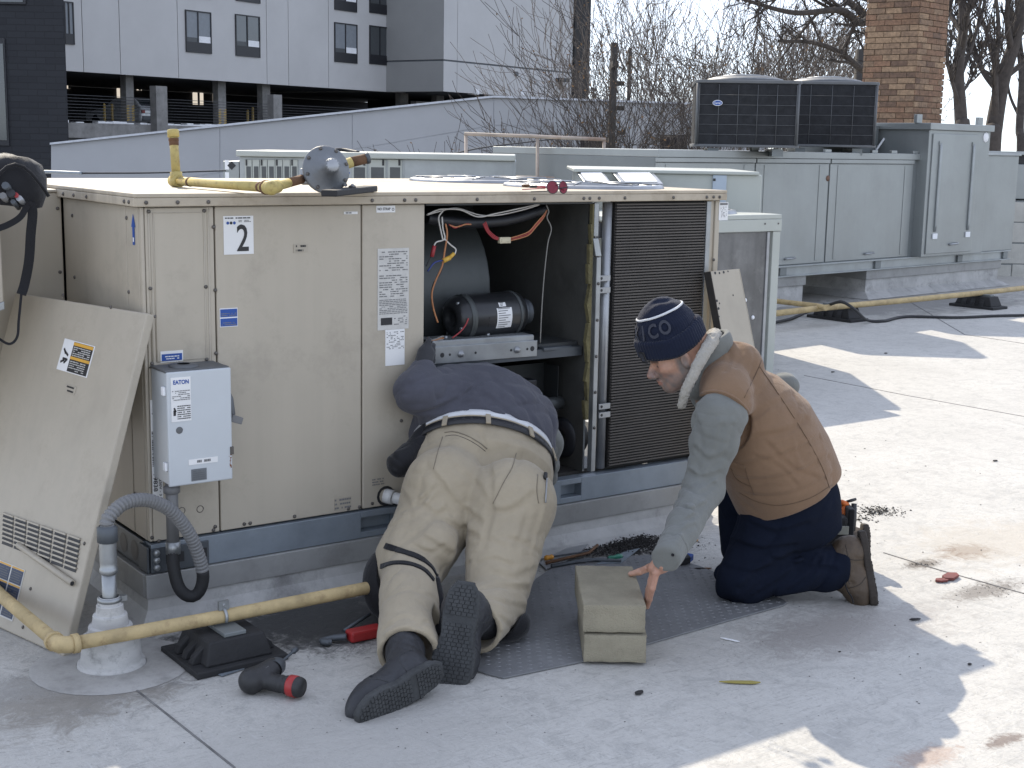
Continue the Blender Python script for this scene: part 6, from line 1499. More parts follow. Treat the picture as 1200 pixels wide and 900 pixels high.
mb = MB(); c0 = at(642, 219, gd); mb.tube([c0, at(630, 221, gd+.05), at(612, 222, gd+.10)], .002, 5); build(mb, 'temple', M_WR, sg)
mb = MB(); c0 = at(666, 219, gd); mb.tube([c0, at(640, 224, gd+.06), at(622, 224.5, gd+.10)], .002, 5); build(mb, 'temple', M_INK, sg)
for k in range(3):
    q = on_z(612+k*9, 220+k, ZL)+Z_*.008; mb = MB(); mb.cyl(q, q+nrm(A3(.8, -.2, 0))*.03, .006, 7); o = build(mb, 'loose_bolt', (M_RUSTY, M_INK, M_WR)[k]); tag(o, ('rusty loose bolt on the lid, farthest from the sunglasses', 'black loose bolt on the lid between two reddish ones', 'reddish loose bolt on the lid right beside the sunglasses')[k], 'bolt', 'loose bolts on the lid')
# ================================================================== PEOPLE (distance field surfaces)
from mathutils.bvhtree import BVHTree
def smin(a, b, k):
    h = np.clip(0.5+0.5*(b-a)/k, 0, 1); return b*(1-h)+a*h-k*h*(1-h)
def smax(a, b, k): return -smin(-a, -b, k)
def rc(P, a, b, ra, rb=None):
    rb = ra if rb is None else rb; a = np.asarray(a, float); ab = np.asarray(b, float)-a
    t = np.clip(((P-a) @ ab)/(ab @ ab+1e-12), 0, 1); return np.linalg.norm(P-a-t[:, None]*ab, axis=1)-(ra+t*(rb-ra))
def sph(P, c, r): return np.linalg.norm(P-np.asarray(c), axis=1)-r
def ell(P, c, ax, r):
    q = (P-np.asarray(c)) @ np.asarray(ax).T; r = np.asarray(r, float)
    k0 = np.linalg.norm(q/r, axis=1); k1 = np.linalg.norm(q/(r*r), axis=1); return k0*(k0-1)/(k1+1e-9)
def loft(P, c, e1, e2, t, prof, pw=2.0):     # prof rows: t, half width, half depth, shift e1, shift e2
    q = P-np.asarray(c); tt = q @ t; pr = np.array(prof, float)
    a = np.interp(tt, pr[:, 0], pr[:, 1]); b = np.interp(tt, pr[:, 0], pr[:, 2]); s1 = np.interp(tt, pr[:, 0], pr[:, 3]); s2 = np.interp(tt, pr[:, 0], pr[:, 4])
    x = (q @ e1-s1)/a; y = (q @ e2-s2)/b
    d = ((np.abs(x)**pw+np.abs(y)**pw)**(1/pw)-1)*np.minimum(a, b)
    return smax(d, np.maximum(tt-pr[-1, 0], pr[0, 0]-tt), 0.02)
def vnoise(P, f, seed=0):
    q = P*f+seed*17.31; i = np.floor(q).astype(np.int64); u = q-i; u = u*u*(3-2*u); out = 0
    def hsh(a, b, c):
        n = (a*374761393+b*668265263+c*2147483647+seed*1274126177) & 0xffffffff
        n = ((n ^ (n >> 13))*1274126177) & 0xffffffff
        return ((n ^ (n >> 16)) & 0xffff)/65535.0
    for dx in (0, 1):
        wx = u[:, 0] if dx else 1-u[:, 0]
        for dy in (0, 1):
            wy = u[:, 1] if dy else 1-u[:, 1]
            for dz in (0, 1):
                wz = u[:, 2] if dz else 1-u[:, 2]
                out = out+wx*wy*wz*hsh(i[:, 0]+dx, i[:, 1]+dy, i[:, 2]+dz)
    return out
def folds(P, dirn, fa, fc, amp, seed):        # ridged folds: slow along dirn, quick across it
    d = nrm(dirn); u = nrm(np.cross(d, [0.31, 0.2, 0.9])); v = np.cross(d, u)
    w = vnoise(P, 4, seed+5)[:, None]*np.array([0.06, 0.06, 0.06])
    Q = np.stack([(P+w) @ d*fa, (P+w) @ u*fc, (P+w) @ v*fc], 1); n = vnoise(Q, 1.0, seed)
    return amp*(1-np.abs(2*n-1)**0.8*2)
def crease(P, pts, w, amp):
    m = None
    for a, b in zip(pts[:-1], pts[1:]):
        d = rc(P, a, b, 0.0); m = d if m is None else np.minimum(m, d)
    return amp*np.exp(-(m/w)**2)
def net(fn, lo, hi, h):                       # naive surface nets on a narrow band
    lo = np.asarray(lo, float); n = np.ceil((np.asarray(hi)-lo)/h/8).astype(int)*8
    nb = n//8; I = np.stack(np.meshgrid(*[np.arange(k) for k in nb], indexing='ij'), -1).reshape(-1, 3)
    dc = fn(lo+(I*8+3.5)*h); V = np.repeat(np.repeat(np.repeat(np.where(dc < 0, -1.0, 1.0).reshape(nb), 8, 0), 8, 1), 8, 2)
    act = I[np.abs(dc) < 8*h*1.05+0.012]
    off = np.stack(np.meshgrid(*[np.arange(8)]*3, indexing='ij'), -1).reshape(-1, 3)
    for s in range(0, len(act), 600):
        G_ = (act[s:s+600, None, :]*8+off[None]).reshape(-1, 3); V[G_[:, 0], G_[:, 1], G_[:, 2]] = fn(lo+G_*h)
    S = V < 0; c = [S[i:n[0]-1+i, j:n[1]-1+j, k:n[2]-1+k] for i in (0, 1) for j in (0, 1) for k in (0, 1)]
    cnt = sum(x.astype(np.int8) for x in c); cell = np.argwhere((cnt > 0) & (cnt < 8)); idx = -np.ones(n-1, np.int64); idx[tuple(cell.T)] = np.arange(len(cell))
    acc = np.zeros((len(cell), 3)); k_ = np.zeros(len(cell))
    cor = [(i, j, k) for i in (0, 1) for j in (0, 1) for k in (0, 1)]
    for a in cor:
        for ax in range(3):
            if a[ax]: continue
            b = list(a); b[ax] = 1
            va = V[tuple((cell+a).T)]; vb = V[tuple((cell+b).T)]; m = (va < 0) != (vb < 0)
            t = np.where(m, va/(va-vb+1e-15), 0); p = np.array(a, float)[None].repeat(len(cell), 0); p[:, ax] = t
            acc[m] += p[m]; k_[m] += 1
    verts = lo+(cell+acc/k_[:, None])*h; F = []
    for ax in range(3):
        u, v = [(1, 2), (2, 0), (0, 1)][ax]; sl0 = [slice(1, n[i]-1) for i in range(3)]; sl0[ax] = slice(0, n[ax]-1); sl1 = list(sl0); sl1[ax] = slice(1, n[ax])
        a = S[tuple(sl0)]; b = S[tuple(sl1)]; E = np.argwhere(a != b); org = np.array([1, 1, 1]); org[ax] = 0; G_ = E+org; inside = a[tuple(E.T)]
        du = np.zeros(3, int); du[u] = 1; dv = np.zeros(3, int); dv[v] = 1
        q = np.stack([idx[tuple((G_-du-dv).T)], idx[tuple((G_-dv).T)], idx[tuple(G_.T)], idx[tuple((G_-du).T)]], 1); q[~inside] = q[~inside][:, ::-1]; F.append(q)
    F = np.concatenate(F); F = F[(F >= 0).all(1)]
    return verts, F
def sdf_obj(name, fn, lo, hi, h, m, parent, label=None, smooth=1, attr=None):
    V, F = net(fn, lo, hi, h)
    for _ in range(2):                         # settle vertices onto the surface
        d = fn(V); e = h*0.4; g_ = np.stack([fn(V+np.eye(3)[k]*e)-d for k in range(3)], 1)/e; l = np.linalg.norm(g_, axis=1, keepdims=True)+1e-6
        st = np.clip(d[:, None]*g_/(l*l), -h*.5, h*.5); V = V-st*0.8
    me = bpy.data.meshes.new(name); me.vertices.add(len(V)); me.vertices.foreach_set('co', V.ravel())
    me.loops.add(F.size); me.loops.foreach_set('vertex_index', F.ravel().astype(np.int32)); me.polygons.add(len(F))
    me.polygons.foreach_set('loop_start', np.arange(0, F.size, 4, dtype=np.int32)); me.update(calc_edges=True); me.validate()
    me.polygons.foreach_set('use_smooth', np.ones(len(me.polygons), bool)); me.materials.append(m)
    if attr is not None and len(me.vertices) == len(V):
        ca = me.color_attributes.new('tone', 'FLOAT_COLOR', 'POINT'); c = np.ones((len(V), 4), np.float32); c[:, :3] = attr(V); ca.data.foreach_set('color', c.ravel())
    o = link(name, me, parent)
    if label: o['label'] = label
    T = BVHTree.FromPolygons([tuple(v) for v in V], [tuple(f) for f in F])
    return o, T
def surf(fn, lo, hi, h=.011):
    V, F = net(fn, lo, hi, h); return BVHTree.FromPolygons([tuple(v) for v in V], [tuple(f) for f in F])
def fold_paths(T, L):           # fold lines laid on the garment's own surface
    out = []
    for pts, w, m in L:
        P_ = [hit(T, x, y)[0] for x, y in [(q[0], q[1]) for q in spline([A3(a, b, 0) for a, b in pts], 3)]]; P_ = [p for p in P_ if p is not None]
        if len(P_) > 1: out.append((P_, w, m))
    return out
def wrinkle(P, C):
    d = np.zeros(len(P))
    for pts, w, m in C:
        c_ = sum(pts)/len(pts); r = max(np.linalg.norm(p-c_) for p in pts)+w*3; k = np.linalg.norm(P-c_, axis=1) < r
        if k.any(): d[k] += crease(P[k], pts, w, m)-.55*crease(P[k], [p+UP*w*1.6 for p in pts], w*1.2, m)
    return d
def hit(T, px, py, lift=0.0):
    d = nrm(_ray(px, py)); r = T.ray_cast(Vector(CAM), Vector(d)); 
    if r[0] is None: return None, None
    p = np.array(r[0]); n = np.array(r[1]); n = n if n @ d < 0 else -n; return p+n*lift, n
def hit_line(T, pts, lift=0.001, k=5):
    Q = spline([A3(a, b, 0) for a, b in pts], k); R = []
    for q in Q:
        p, n = hit(T, q[0], q[1], lift)
        if p is not None: R.append((p, n))
    return R
def thread(T, pts, r, m, name, parent, lift=0.0012):
    R = hit_line(T, pts, lift)
    if len(R) < 2: return None
    mb = MB(); mb.tube([p for p, n in R], r, 5); return build(mb, name, m, parent)
def band(T, pts, w, th, m, name, parent, lift=0.001, lab=None):
    R = hit_line(T, pts, lift, 6)
    if len(R) < 2: return None
    mb = MB(); V = []
    for i, (p, n) in enumerate(R):
        d = nrm(R[min(i+1, len(R)-1)][0]-R[max(i-1, 0)][0]); s_ = nrm(np.cross(n, d))
        V += [p-s_*w/2-n*.002, p+s_*w/2-n*.002, p+s_*w/2*.96+n*th, p-s_*w/2*.96+n*th]
    k = len(R); mb.add(V, [(0, 1, 2, 3), (4*k-4, 4*k-3, 4*k-2, 4*k-1)]+[(4*i+j, 4*i+(j+1) % 4, 4*i+4+(j+1) % 4, 4*i+4+j) for i in range(k-1) for j in range(4)])
    return build(mb, name, m, parent, label=lab)
def boot_frame(heel, toe, nsole):
    f = nrm(np.asarray(toe)-np.asarray(heel)); n = nrm(np.asarray(nsole)-f*(np.asarray(nsole) @ f)); return f, -n, np.cross(-n, f)   # forward, up, side
def make_boot(heel, toe, nsole, shin_end, L, W, m_up, m_sole, parent, label, low=False, lug=0.0125, shaft=.046):
    """heel and toe: points at the ends of the sole bottom; shin_end: point up the leg"""
    f, up, sd_ = boot_frame(heel, toe, nsole); o = (np.asarray(heel)+np.asarray(toe))/2; k = L/.30; kw = W/.105
    def loc(P): q = P-o; return np.stack([q @ f/k, q @ sd_/kw, q @ up], 1)
    se = loc(np.asarray(shin_end)[None])[0]; ank = A3(-.075, 0, .085); sv = nrm(se-ank)
    E = np.eye(3)
    def up_fn(P):
        q = loc(P)
        d = ell(q, (.075, 0, .048), E, (.078, .050, .046)); d = smin(d, ell(q, (.0, 0, .062), E, (.095, .043, .060)), .04)
        d = smin(d, ell(q, (-.088, 0, .055), E, (.052, .042, .060)), .035); d = smin(d, rc(q, (-.075, 0, .07), ank+sv*.10, .050, shaft), .035)
        d = smax(d, -(q[:, 2]-.014), .006)
        d = d+crease(q, [A3(.035, -.05, .07), A3(.03, 0, .10), A3(.035, .05, .07)], .007, .005)+crease(q, [A3(.01, -.05, .085), A3(.0, 0, .118), A3(.01, .05, .085)], .008, .005)
        d = d+crease(q, [A3(-.10, -.05, .09), A3(-.045, -.05, .03)], .004, .002)+crease(q, [A3(-.10, .05, .09), A3(-.045, .05, .03)], .004, .002)
        return d+folds(q, (0, 1, 0.2), 10, 38, .0012, 3)
    def s2(q):
        x = q[:, 0]; w = np.interp(x, [-.15, -.12, -.06, 0, .05, .10, .13, .15], [.020, .036, .041, .037, .048, .048, .036, .018])
        return np.maximum(np.abs(q[:, 1])-w, np.abs(x)-.152)
    def sole_fn(P):
        q = loc(P); return smax(s2(q), np.abs(q[:, 2]-.008)-.0125, .006)+.0006*np.sin(q[:, 0]*420)*(np.abs(q[:, 2]-.01) < .009)
    c = o+up*.08; lo = np.minimum.reduce([o-f*L*.56, o+f*L*.56, np.asarray(shin_end)])-.08; hi = np.maximum.reduce([o-f*L*.56, o+f*L*.56, np.asarray(shin_end)])+.08
    ob, T = sdf_obj('boot', up_fn, lo-up*0, hi+.05, .0045, m_up, parent, label)
    so, _ = sdf_obj('boot_sole', sole_fn, lo, hi, .0045, m_sole, parent)
    mb = MB(); x = -.136; r = 0
    while x < .142:
        y = -.05+(.004 if r % 2 else 0)
        while y < .05:
            q = np.array([[x, y, 0]])
            if s2(q)[0] < -.006 and not (-.052 < x < -.034):
                p = o+f*x*k+sd_*y*kw-up*.0052; mb.obox(p, (f, sd_, up), (lug*.36*k, lug*.42*kw, .0022))
            y += lug
        x += lug*.85; r += 1
    tr = build(mb, 'tread', m_sole, so, kind='stuff')
    # stitched seams of the upper and eyelets
    for sy in (-1, 1):
        for pts in ([(-.115, .075), (-.06, .070), (-.045, .020)], [(.02, .022), (.045, .05), (.055, .085)], [(-.05, .10), (.0, .085), (.04, .082)]):
            R_ = []
            for x, z in [(q[0], q[1]) for q in spline([A3(a, b, 0) for a, b in pts], 4)]:
                o_ = o+f*x*k+up*z+sd_*sy*.2; r_ = T.ray_cast(Vector(o_), Vector(-sd_*sy), .25)
                if r_[0] is not None: R_.append(np.array(r_[0])+sd_*sy*.0006)
            if len(R_) > 2: m2 = MB(); m2.tube(R_, .0012, 4); build(m2, 'boot_seam', m_sole, ob)
    for i in range(5):
        x = .035-.022*i; z_ = .2; a_ = []
        for y in (-.02, 0, .02):
            r_ = T.ray_cast(Vector(o+f*(x+.06)*k+up*.25+sd_*y), Vector(nrm(-up-f*.25)), .3)
            if r_[0] is not None: a_.append(np.array(r_[0])+up*.002)
        if len(a_) == 3: m2 = MB(); m2.tube(a_, .0026, 5); build(m2, 'boot_lace', M_STRAP, ob)
    return ob, T, (f, up, sd_, o)

# ------------------------------------------------------------------ fabrics
M_KHAKI = cloth_mat('khaki_twill', (.355, .302, .218), .9, 900, .07, .22)
M_NAVYSH = cloth_mat('slate_navy_shirt', (.074, .075, .092), .9, 1000, .08, .2)
M_GREYSH = cloth_mat('grey_green_shirt', (.165, .170, .158), .9, 1000, .08, .2)
M_DUCK = cloth_mat('tan_duck_canvas', (.205, .130, .080), .92, 800, .09, .3)
M_NAVYP = cloth_mat('dark_navy_trousers', (.006, .009, .019), .95, 800, .15, .22); M_NAVYP.node_tree.nodes['Principled BSDF'].inputs['Sheen Weight'].default_value = 0.0
M_KNIT = cloth_mat('navy_knit', (.010, .014, .030), .95, 420, .12, .6, wr=.12)
M_KNITG = cloth_mat('grey_knit', (.050, .054, .070), .95, 420, .2, .6, wr=.12)
M_FLEECE = cloth_mat('cream_fleece', (.34, .32, .28), 1.0, 260, .12, .9, wr=.3)
M_BELT = mat('black_leather_belt', (.022, .022, .024), .5, var=.2, scale=30, bump=.2, bscale=150)
M_UNDER = cloth_mat('white_undershirt', (.62, .63, .64), .9, 900)
M_BOOTB = mat('black_work_boot', (.022, .023, .027), .55, var=.3, scale=20, bump=.2, bscale=80, dirt=.5, dcol=(.09, .09, .095), dscale=9)
M_SOLEB = mat('dusty_black_sole', (.045, .047, .048), .85, var=.35, scale=14, bump=.25, bscale=90, dirt=.4, dcol=(.11, .11, .11), dscale=10)
M_BOOTT = mat('scuffed_brown_boot', (.070, .048, .030), .6, var=.3, scale=16, bump=.3, bscale=70, dirt=.6, dcol=(.14, .11, .08), dscale=9)
M_SOLET = mat('dark_brown_sole', (.040, .032, .026), .85, var=.3, scale=14, bump=.2)
M_STRAP = cloth_mat('black_strap', (.012, .012, .014), .8, 600)
M_GLOVE = cloth_mat('charcoal_glove', (.04, .041, .045), .8, 600)
M_THREAD = cloth_mat('seam_thread', (.12, .075, .045), .9)
M_THREADK = cloth_mat('khaki_seam', (.20, .17, .125), .9)
M_SKINB = bpy.data.materials.new('skin'); n_, NN_, LL_ = _nodes(M_SKINB)
b_ = NN_['Principled BSDF']; b_.inputs['Roughness'].default_value = .5; b_.inputs['Subsurface Weight'].default_value = .12; b_.inputs['Subsurface Radius'].default_value = (.01, .004, .002)
at_ = NN_.new('ShaderNodeAttribute'); at_.attribute_name = 'tone'; nz = NN_.new('ShaderNodeTexNoise'); nz.inputs['Scale'].default_value = 90; nz.inputs['Detail'].default_value = 4
ge_ = NN_.new('ShaderNodeNewGeometry'); LL_.new(ge_.outputs['Position'], nz.inputs['Vector'])
mr_ = NN_.new('ShaderNodeMapRange'); mr_.inputs[3].default_value = .78; mr_.inputs[4].default_value = 1.22; LL_.new(nz.outputs['Fac'], mr_.inputs[0])
mm_ = NN_.new('ShaderNodeMix'); mm_.data_type = 'RGBA'; mm_.blend_type = 'MULTIPLY'; mm_.inputs['Factor'].default_value = 1; LL_.new(at_.outputs['Color'], mm_.inputs['A']); LL_.new(mr_.outputs[0], mm_.inputs['B']); LL_.new(mm_.outputs['Result'], b_.inputs['Base Color'])
bp2 = NN_.new('ShaderNodeBump'); bp2.inputs['Strength'].default_value = .15; bp2.inputs['Distance'].default_value = .002; LL_.new(nz.outputs['Fac'], bp2.inputs['Height']); LL_.new(bp2.outputs[0], b_.inputs['Normal'])
SKIN = A3(.46, .265, .185)
nh = nrm(-FW*A3(1, 1, 0)); vxh = nrm(RT*A3(1, 1, 0))
def bounds(*P, m=.15):
    P = np.array(P); return P.min(0)-m, P.max(0)+m

# ================================================================== PERSON IN THE TAN VEST
pB_ = thing('person', 'person kneeling in a tan vest and dark knit cap, one hand on the concrete blocks', 'person', A3(1.95, -.80, 0), 'people working on the roof')
HB = at(926, 588, 4.76); NB = at(834, 414, 4.56); TB = nrm(NB-HB); Lt = np.linalg.norm(NB-HB)
yw = RAD(16); fB = -vxh*math.cos(yw)-nh*math.sin(yw); sB = nh*math.cos(yw)-vxh*math.sin(yw)
e1 = nrm(sB-TB*(sB @ TB)); e2 = nrm(np.cross(e1, TB)); e2 = e2 if e2 @ fB > 0 else -e2

# the concrete blocks stand on the mat: their frame (front lower corners read on the mat)
b0 = on_z(683, 777, 0.007); b1 = on_z(757, 777, 0.007); bu = nrm(A3(.815, -.58, 0)); bv = A3(-bu[1], bu[0], 0); bwid = .190; blen = .39
BR_ = b0+bu*(bwid-.002); PK_ = np.dot(on_plane(766, 690, BR_+bu*.014, bu)-CAM, FW)
shN = at(842, 496, 4.385); elN = at(824, 574, 4.40); wrN = at(781, 654.5, PK_+.016); shF = at(832, 462, 4.74)
# head frame
HO_ = at(797, 414, 4.52)
hf = nrm(-.93*RT-.37*UP-.12*nh*-1*0-.10*FW*-1*0+FW*.10); hu0 = -.37*RT+.93*UP-FW*.24
hu = nrm(hu0-hf*(hu0 @ hf)); hs_ = np.cross(hu, hf); hs_ = hs_ if hs_ @ nh > 0 else -hs_     # near side
HAX = np.array([hf, hs_, hu])
def hl(P): return (P-HO_) @ HAX.T
E3 = np.eye(3)
def head_fn(P):
    q = hl(P); s = q.copy(); s[:, 1] = np.abs(s[:, 1])
    d = ell(q, (-.005, 0, .045), E3, (.100, .078, .100))
    d = smin(d, ell(q, (.035, 0, -.035), E3, (.062, .060, .075)), .03)                 # face block
    d = smin(d, rc(s, (-.015, .052, -.045), (.062, .020, -.088), .020, .018), .03)      # jaw line
    d = smin(d, sph(q, (.073, 0, -.090), .021), .022)                                   # chin
    d = smin(d, ell(s, (.058, .040, -.018), E3, (.026, .022, .017)), .02)               # cheekbone
    d = smin(d, rc(s, (.086, .012, .013), (.070, .044, .014), .0115, .010), .012)       # brow ridge
    d = smax(d, -ell(s, (.094, .033, -.004), E3, (.020, .017, .0105)), .010)            # eye socket
    d = smin(d, ell(s, (.0735, .032, -.004), E3, (.0135, .0135, .0125)), .003)          # eyeball
    d = smin(d, rc(s, (.083, .020, .003), (.079, .045, .001), .0042, .0035), .005)      # upper lid
    d = smin(d, rc(s, (.084, .021, -.0115), (.079, .044, -.010), .0038, .003), .006)    # lower lid
    d = smin(d, rc(q, (.090, 0, .006), (.117, 0, -.034), .0085, .0125), .010)           # nose ridge
    d = smin(d, ell(s, (.104, .012, -.039), E3, (.013, .009, .009)), .006)              # nostril wing
    d = smax(d, -ell(s, (.107, .0075, -.0485), E3, (.006, .0042, .006)), .003)
    d = smin(d, rc(s, (.099, .0, -.060), (.090, .020, -.063), .0075, .0045), .006)      # upper lip
    d = smin(d, rc(s, (.096, .0, -.072), (.088, .018, -.070), .0080, .0045), .006)      # lower lip
    d = d+crease(s, [A3(.107, 0, -.0660), A3(.088, .027, -.0665)], .0022, .0045)        # mouth line
    d = d+crease(s, [A3(.098, .017, -.036), A3(.084, .032, -.066)], .005, .0028)        # nose to mouth fold
    d = d+crease(s, [A3(.095, .030, -.018), A3(.080, .047, -.020)], .004, .002)
    d = smin(d, ell(s, (-.008, .079, -.008), E3, (.017, .008, .030)), .008)             # ear
    d = smax(d, -ell(s, (-.004, .087, -.006), E3, (.009, .006, .016)), .004)
    return d
neck0 = at(818, 432, 4.54); neck1 = NB-TB*.06
# hand: index finger nearest to us runs down the block's right face, thumb over its top edge
blk_n = bu; blk_u = bv
def bside(px, py, off): return on_plane(px, py, BR_+bu*off, bu)
tipT = on_z(739, 672.5, .196); pk = PK_
FING = []
for i in range(4):
    b_o = bv*.0205*i+Z_*(.0, .004, .001, -.006)[i]; l = (1.0, 1.08, 1.02, .82)[i]
    k0, k1, k2, k3 = bside(769, 671, .026), bside(764.5, 689, .0165), bside(761, 702, .0125), bside(758.5, 711, .0105)
    kn = k0+b_o; m1 = kn+(k1-k0)*l; m2 = m1+(k2-k1)*l; FING.append((kn, m1, m2, m2+(k3-k2)*l))
kd = np.dot(FING[0][0]-CAM, FW)
TH = [at(777, 662, kd-.012), on_z(761.5, 665, .213), on_z(749.5, 670, .206), tipT]
wrist = at(783, 647, kd+.015); palm0 = at(778, 660, kd+.022)
def hand_fn(P):
    d = rc(P, wrist-(palm0-wrist)*.3, palm0, .0245, .027)
    d = smin(d, rc(P, wrist, (FING[1][0]+FING[2][0])/2, .026, .022), .012)
    for i, (k, a, b, t) in enumerate(FING):
        d = smin(d, rc(P, palm0+blk_u*.012*(i-.5), k, .017, .0120), .014)
    for i, (k, a, b, t) in enumerate(FING):
        f_ = rc(P, k, a, .0108, .0098); f_ = smin(f_, rc(P, a, b, .0099, .0090), .004); f_ = smin(f_, rc(P, b, t, .0092, .0078), .004)
        f_ = f_+crease(P, [a-blk_u*.02, a+blk_u*.02], .0025, .0009)+crease(P, [b-blk_u*.02, b+blk_u*.02], .002, .0008)
        d = smin(d, f_, .0035)
    t_ = rc(P, TH[0], TH[1], .018, .0128); t_ = smin(t_, rc(P, TH[1], TH[2], .0122, .0108), .004); t_ = smin(t_, rc(P, TH[2], TH[3], .0110, .0085), .004)
    return smin(d, t_, .012)
hipN = at(920, 592, 4.72); hipF = at(906, 588, 4.93); knN = at(867, 678, 4.69); anN = at(992, 661, 4.72); knF = at(874, 642, 5.02); anF = at(985, 640, 5.06)
def bodyB(P):
    d = head_fn(P); d = smin(d, rc(P, HO_-hu*.03-hf*.02, neck1, .056, .062), .03)
    d = smin(d, loft(P, HB, e1, e2, TB, [(-.05, .13, .10, 0, 0), (.2, .13, .10, 0, 0), (.42, .14, .09, 0, 0), (.52, .07, .06, 0, 0)]), .03)
    for a, b, c, r in ((shN, elN, wrist, .045),):
        d = smin(d, rc(P, HB+TB*.44, a, .06, .05), .03); d = smin(d, rc(P, a, b, .048, .036), .01); d = smin(d, rc(P, b, c, .036, .027), .01)
    d = smin(d, hand_fn(P), .016)
    for h_, k, a in ((hipN, knN, anN), (hipF, knF, anF)):
        d = smin(d, rc(P, h_, k, .075, .05), .02); d = smin(d, rc(P, k, a, .048, .032), .01)
    return d
def toneB(V):
    q = hl(V); s = np.abs(q[:, 1]); c = np.repeat(SKIN[None], len(V), 0)
    n = vnoise(V, 60, 2)
    beard = np.clip((-.036-q[:, 2]+(.03-q[:, 0])*-.35)/.014, 0, 1)*(q[:, 0] > -.02)*(q[:, 2] > -.13)
    beard *= 1-np.exp(-((q[:, 2]+.066)/.006)**2)*(q[:, 0] > .088)*(s < .022)
    side = np.clip((.026-np.abs(q[:, 0]-.005))/.012, 0, 1)*(q[:, 2] > -.07)*(q[:, 2] < .03)*(s > .045)
    bd = np.clip(np.maximum(beard*.72, side*.8)*(.55+.9*n), 0, .9)[:, None]
    c = c*(1-bd)+A3(.17, .155, .145)*bd
    brow = (np.exp(-((q[:, 2]-.0135)/.0055)**2)*(s > .012)*(s < .052)*(q[:, 0] > .06))[:, None]*.8; c = c*(1-brow)+A3(.05, .04, .035)*brow
    lip = (np.exp(-((q[:, 2]+.0665)/.0075)**2)*(q[:, 0] > .086)*(s < .022))[:, None]*.55; c = c*(1-lip)+A3(.30, .115, .095)*lip
    slit = (np.exp(-((q[:, 2]+.004)/.0045)**2)*(np.abs(s-.033) < .0115)*(q[:, 0] > .078))[:, None]*.85; c = c*(1-slit)+A3(.04, .03, .028)*slit
    red = (np.exp(-(np.linalg.norm(q-A3(.115, 0, -.036), axis=1)/.02)**2)+.6*np.exp(-(np.linalg.norm(np.stack([q[:, 0]-.07, s-.045, q[:, 2]+.028], 1), axis=1)/.024)**2))[:, None]*.35; c = c*(1-red)+A3(.46, .18, .12)*red
    far = (np.linalg.norm(V-palm0, axis=1) < .2)[:, None]; c = np.where(far, A3(.43, .235, .165)*(.9+.2*n[:, None]), c)
    for i, f_ in enumerate(FING+[TH]):   # nails
        t = f_[3]; c = np.where((np.linalg.norm(V-t-(f_[3]-f_[2])*.1-(blk_n if i < 4 else Z_)*.009, axis=1) < .0055)[:, None], A3(.52, .33, .26), c)
    return c
lo, hi = bounds(HO_, HB, knN, anN, knF, anF, wrist, elN, tipT, HO_+hu*.1, m=.13)
BODYB, TBODY = sdf_obj('body', bodyB, lo, hi, .0036, M_SKINB, pB_, attr=toneB)

# trousers
def pants0(P):
    d = loft(P, HB, e1, e2, TB, [(-.13, .165, .15, 0, -.02), (0, .185, .172, 0, -.01), (.12, .185, .165, 0, 0)])
    d = smin(d, sph(P, at(938, 584, 4.73), .118), .05)
    d = smin(d, rc(P, hipN, knN, .128, .083), .04); d = smin(d, sph(P, knN, .086), .02)
    k2 = rc(P, knN+(anN-knN)*.06, anN-(anN-knN)*.03, .082, .079); d = smin(d, k2, .025)
    d = smin(d, rc(P, at(878, 568, 4.98), knF, .125, .095), .03); d = smin(d, rc(P, knF, anF, .075, .066), .02)
    d = smax(d, (P-(anN-(anN-knN)*.02)) @ nrm(anN-knN), .01)
    d = d+folds(P, hipN-knN, 5, 16, .009, 11)*np.clip((at(900, 640, 4.7)[2]+.2-P[:, 2])/.2, .35, 1)
    return np.maximum(d, -(P[:, 2]-.004))
def pantsB(P): return np.maximum(pants0(P)+wrinkle(P, PCRB), -(P[:, 2]-.004))
lo, hi = bounds(HB, knN, anN, knF, anF, hipN, at(950, 600, 4.75), m=.15)
lo[2] = max(lo[2], -.01)
PCRB = fold_paths(surf(pants0, lo, hi), [(((855, 635), (895, 645), (930, 640)), .012, .010), (((868, 690), (895, 668), (930, 650)), .013, .012), (((905, 655), (940, 664), (978, 668)), .011, .010), (((880, 615), (910, 625), (945, 615)), .012, .010), (((925, 692), (945, 678), (960, 655)), .009, .009), (((850, 665), (880, 672), (912, 664)), .012, .009), (((890, 695), (915, 680), (940, 660)), .010, .009), (((950, 690), (962, 675), (970, 650)), .008, .007)])
_, TP = sdf_obj('trousers', pantsB, lo, hi, .006, M_NAVYP, pB_)
# near boot, toe on the roof
bt_heel = at(1009, 627, 4.70); bt_toe = at(1025, 706, 4.70)
make_boot(bt_heel+vxh*.012, bt_toe, vxh*1.0+UP*.18+nh*.08, anN-(anN-knN)*.10, .262, .108, M_BOOTT, M_SOLET, pB_, 'scuffed brown work boot, sole turned outwards', shaft=.052)
make_boot(at(1012, 622, 5.06)+vxh*.012, at(1016, 690, 5.06), vxh*1.0+nh*.05, anF-(anF-knF)*.10, .262, .108, M_BOOTT, M_SOLET, pB_, 'brown boot of the far foot', shaft=.05)
mb = MB(); q = at(990, 683, 4.66)
mb.tube(spline([q, at(993, 692, 4.65), at(998, 700, 4.65), at(1000, 707, 4.655)]), .0025, 5); build(mb, 'boot_lace', M_STRAP, pB_)

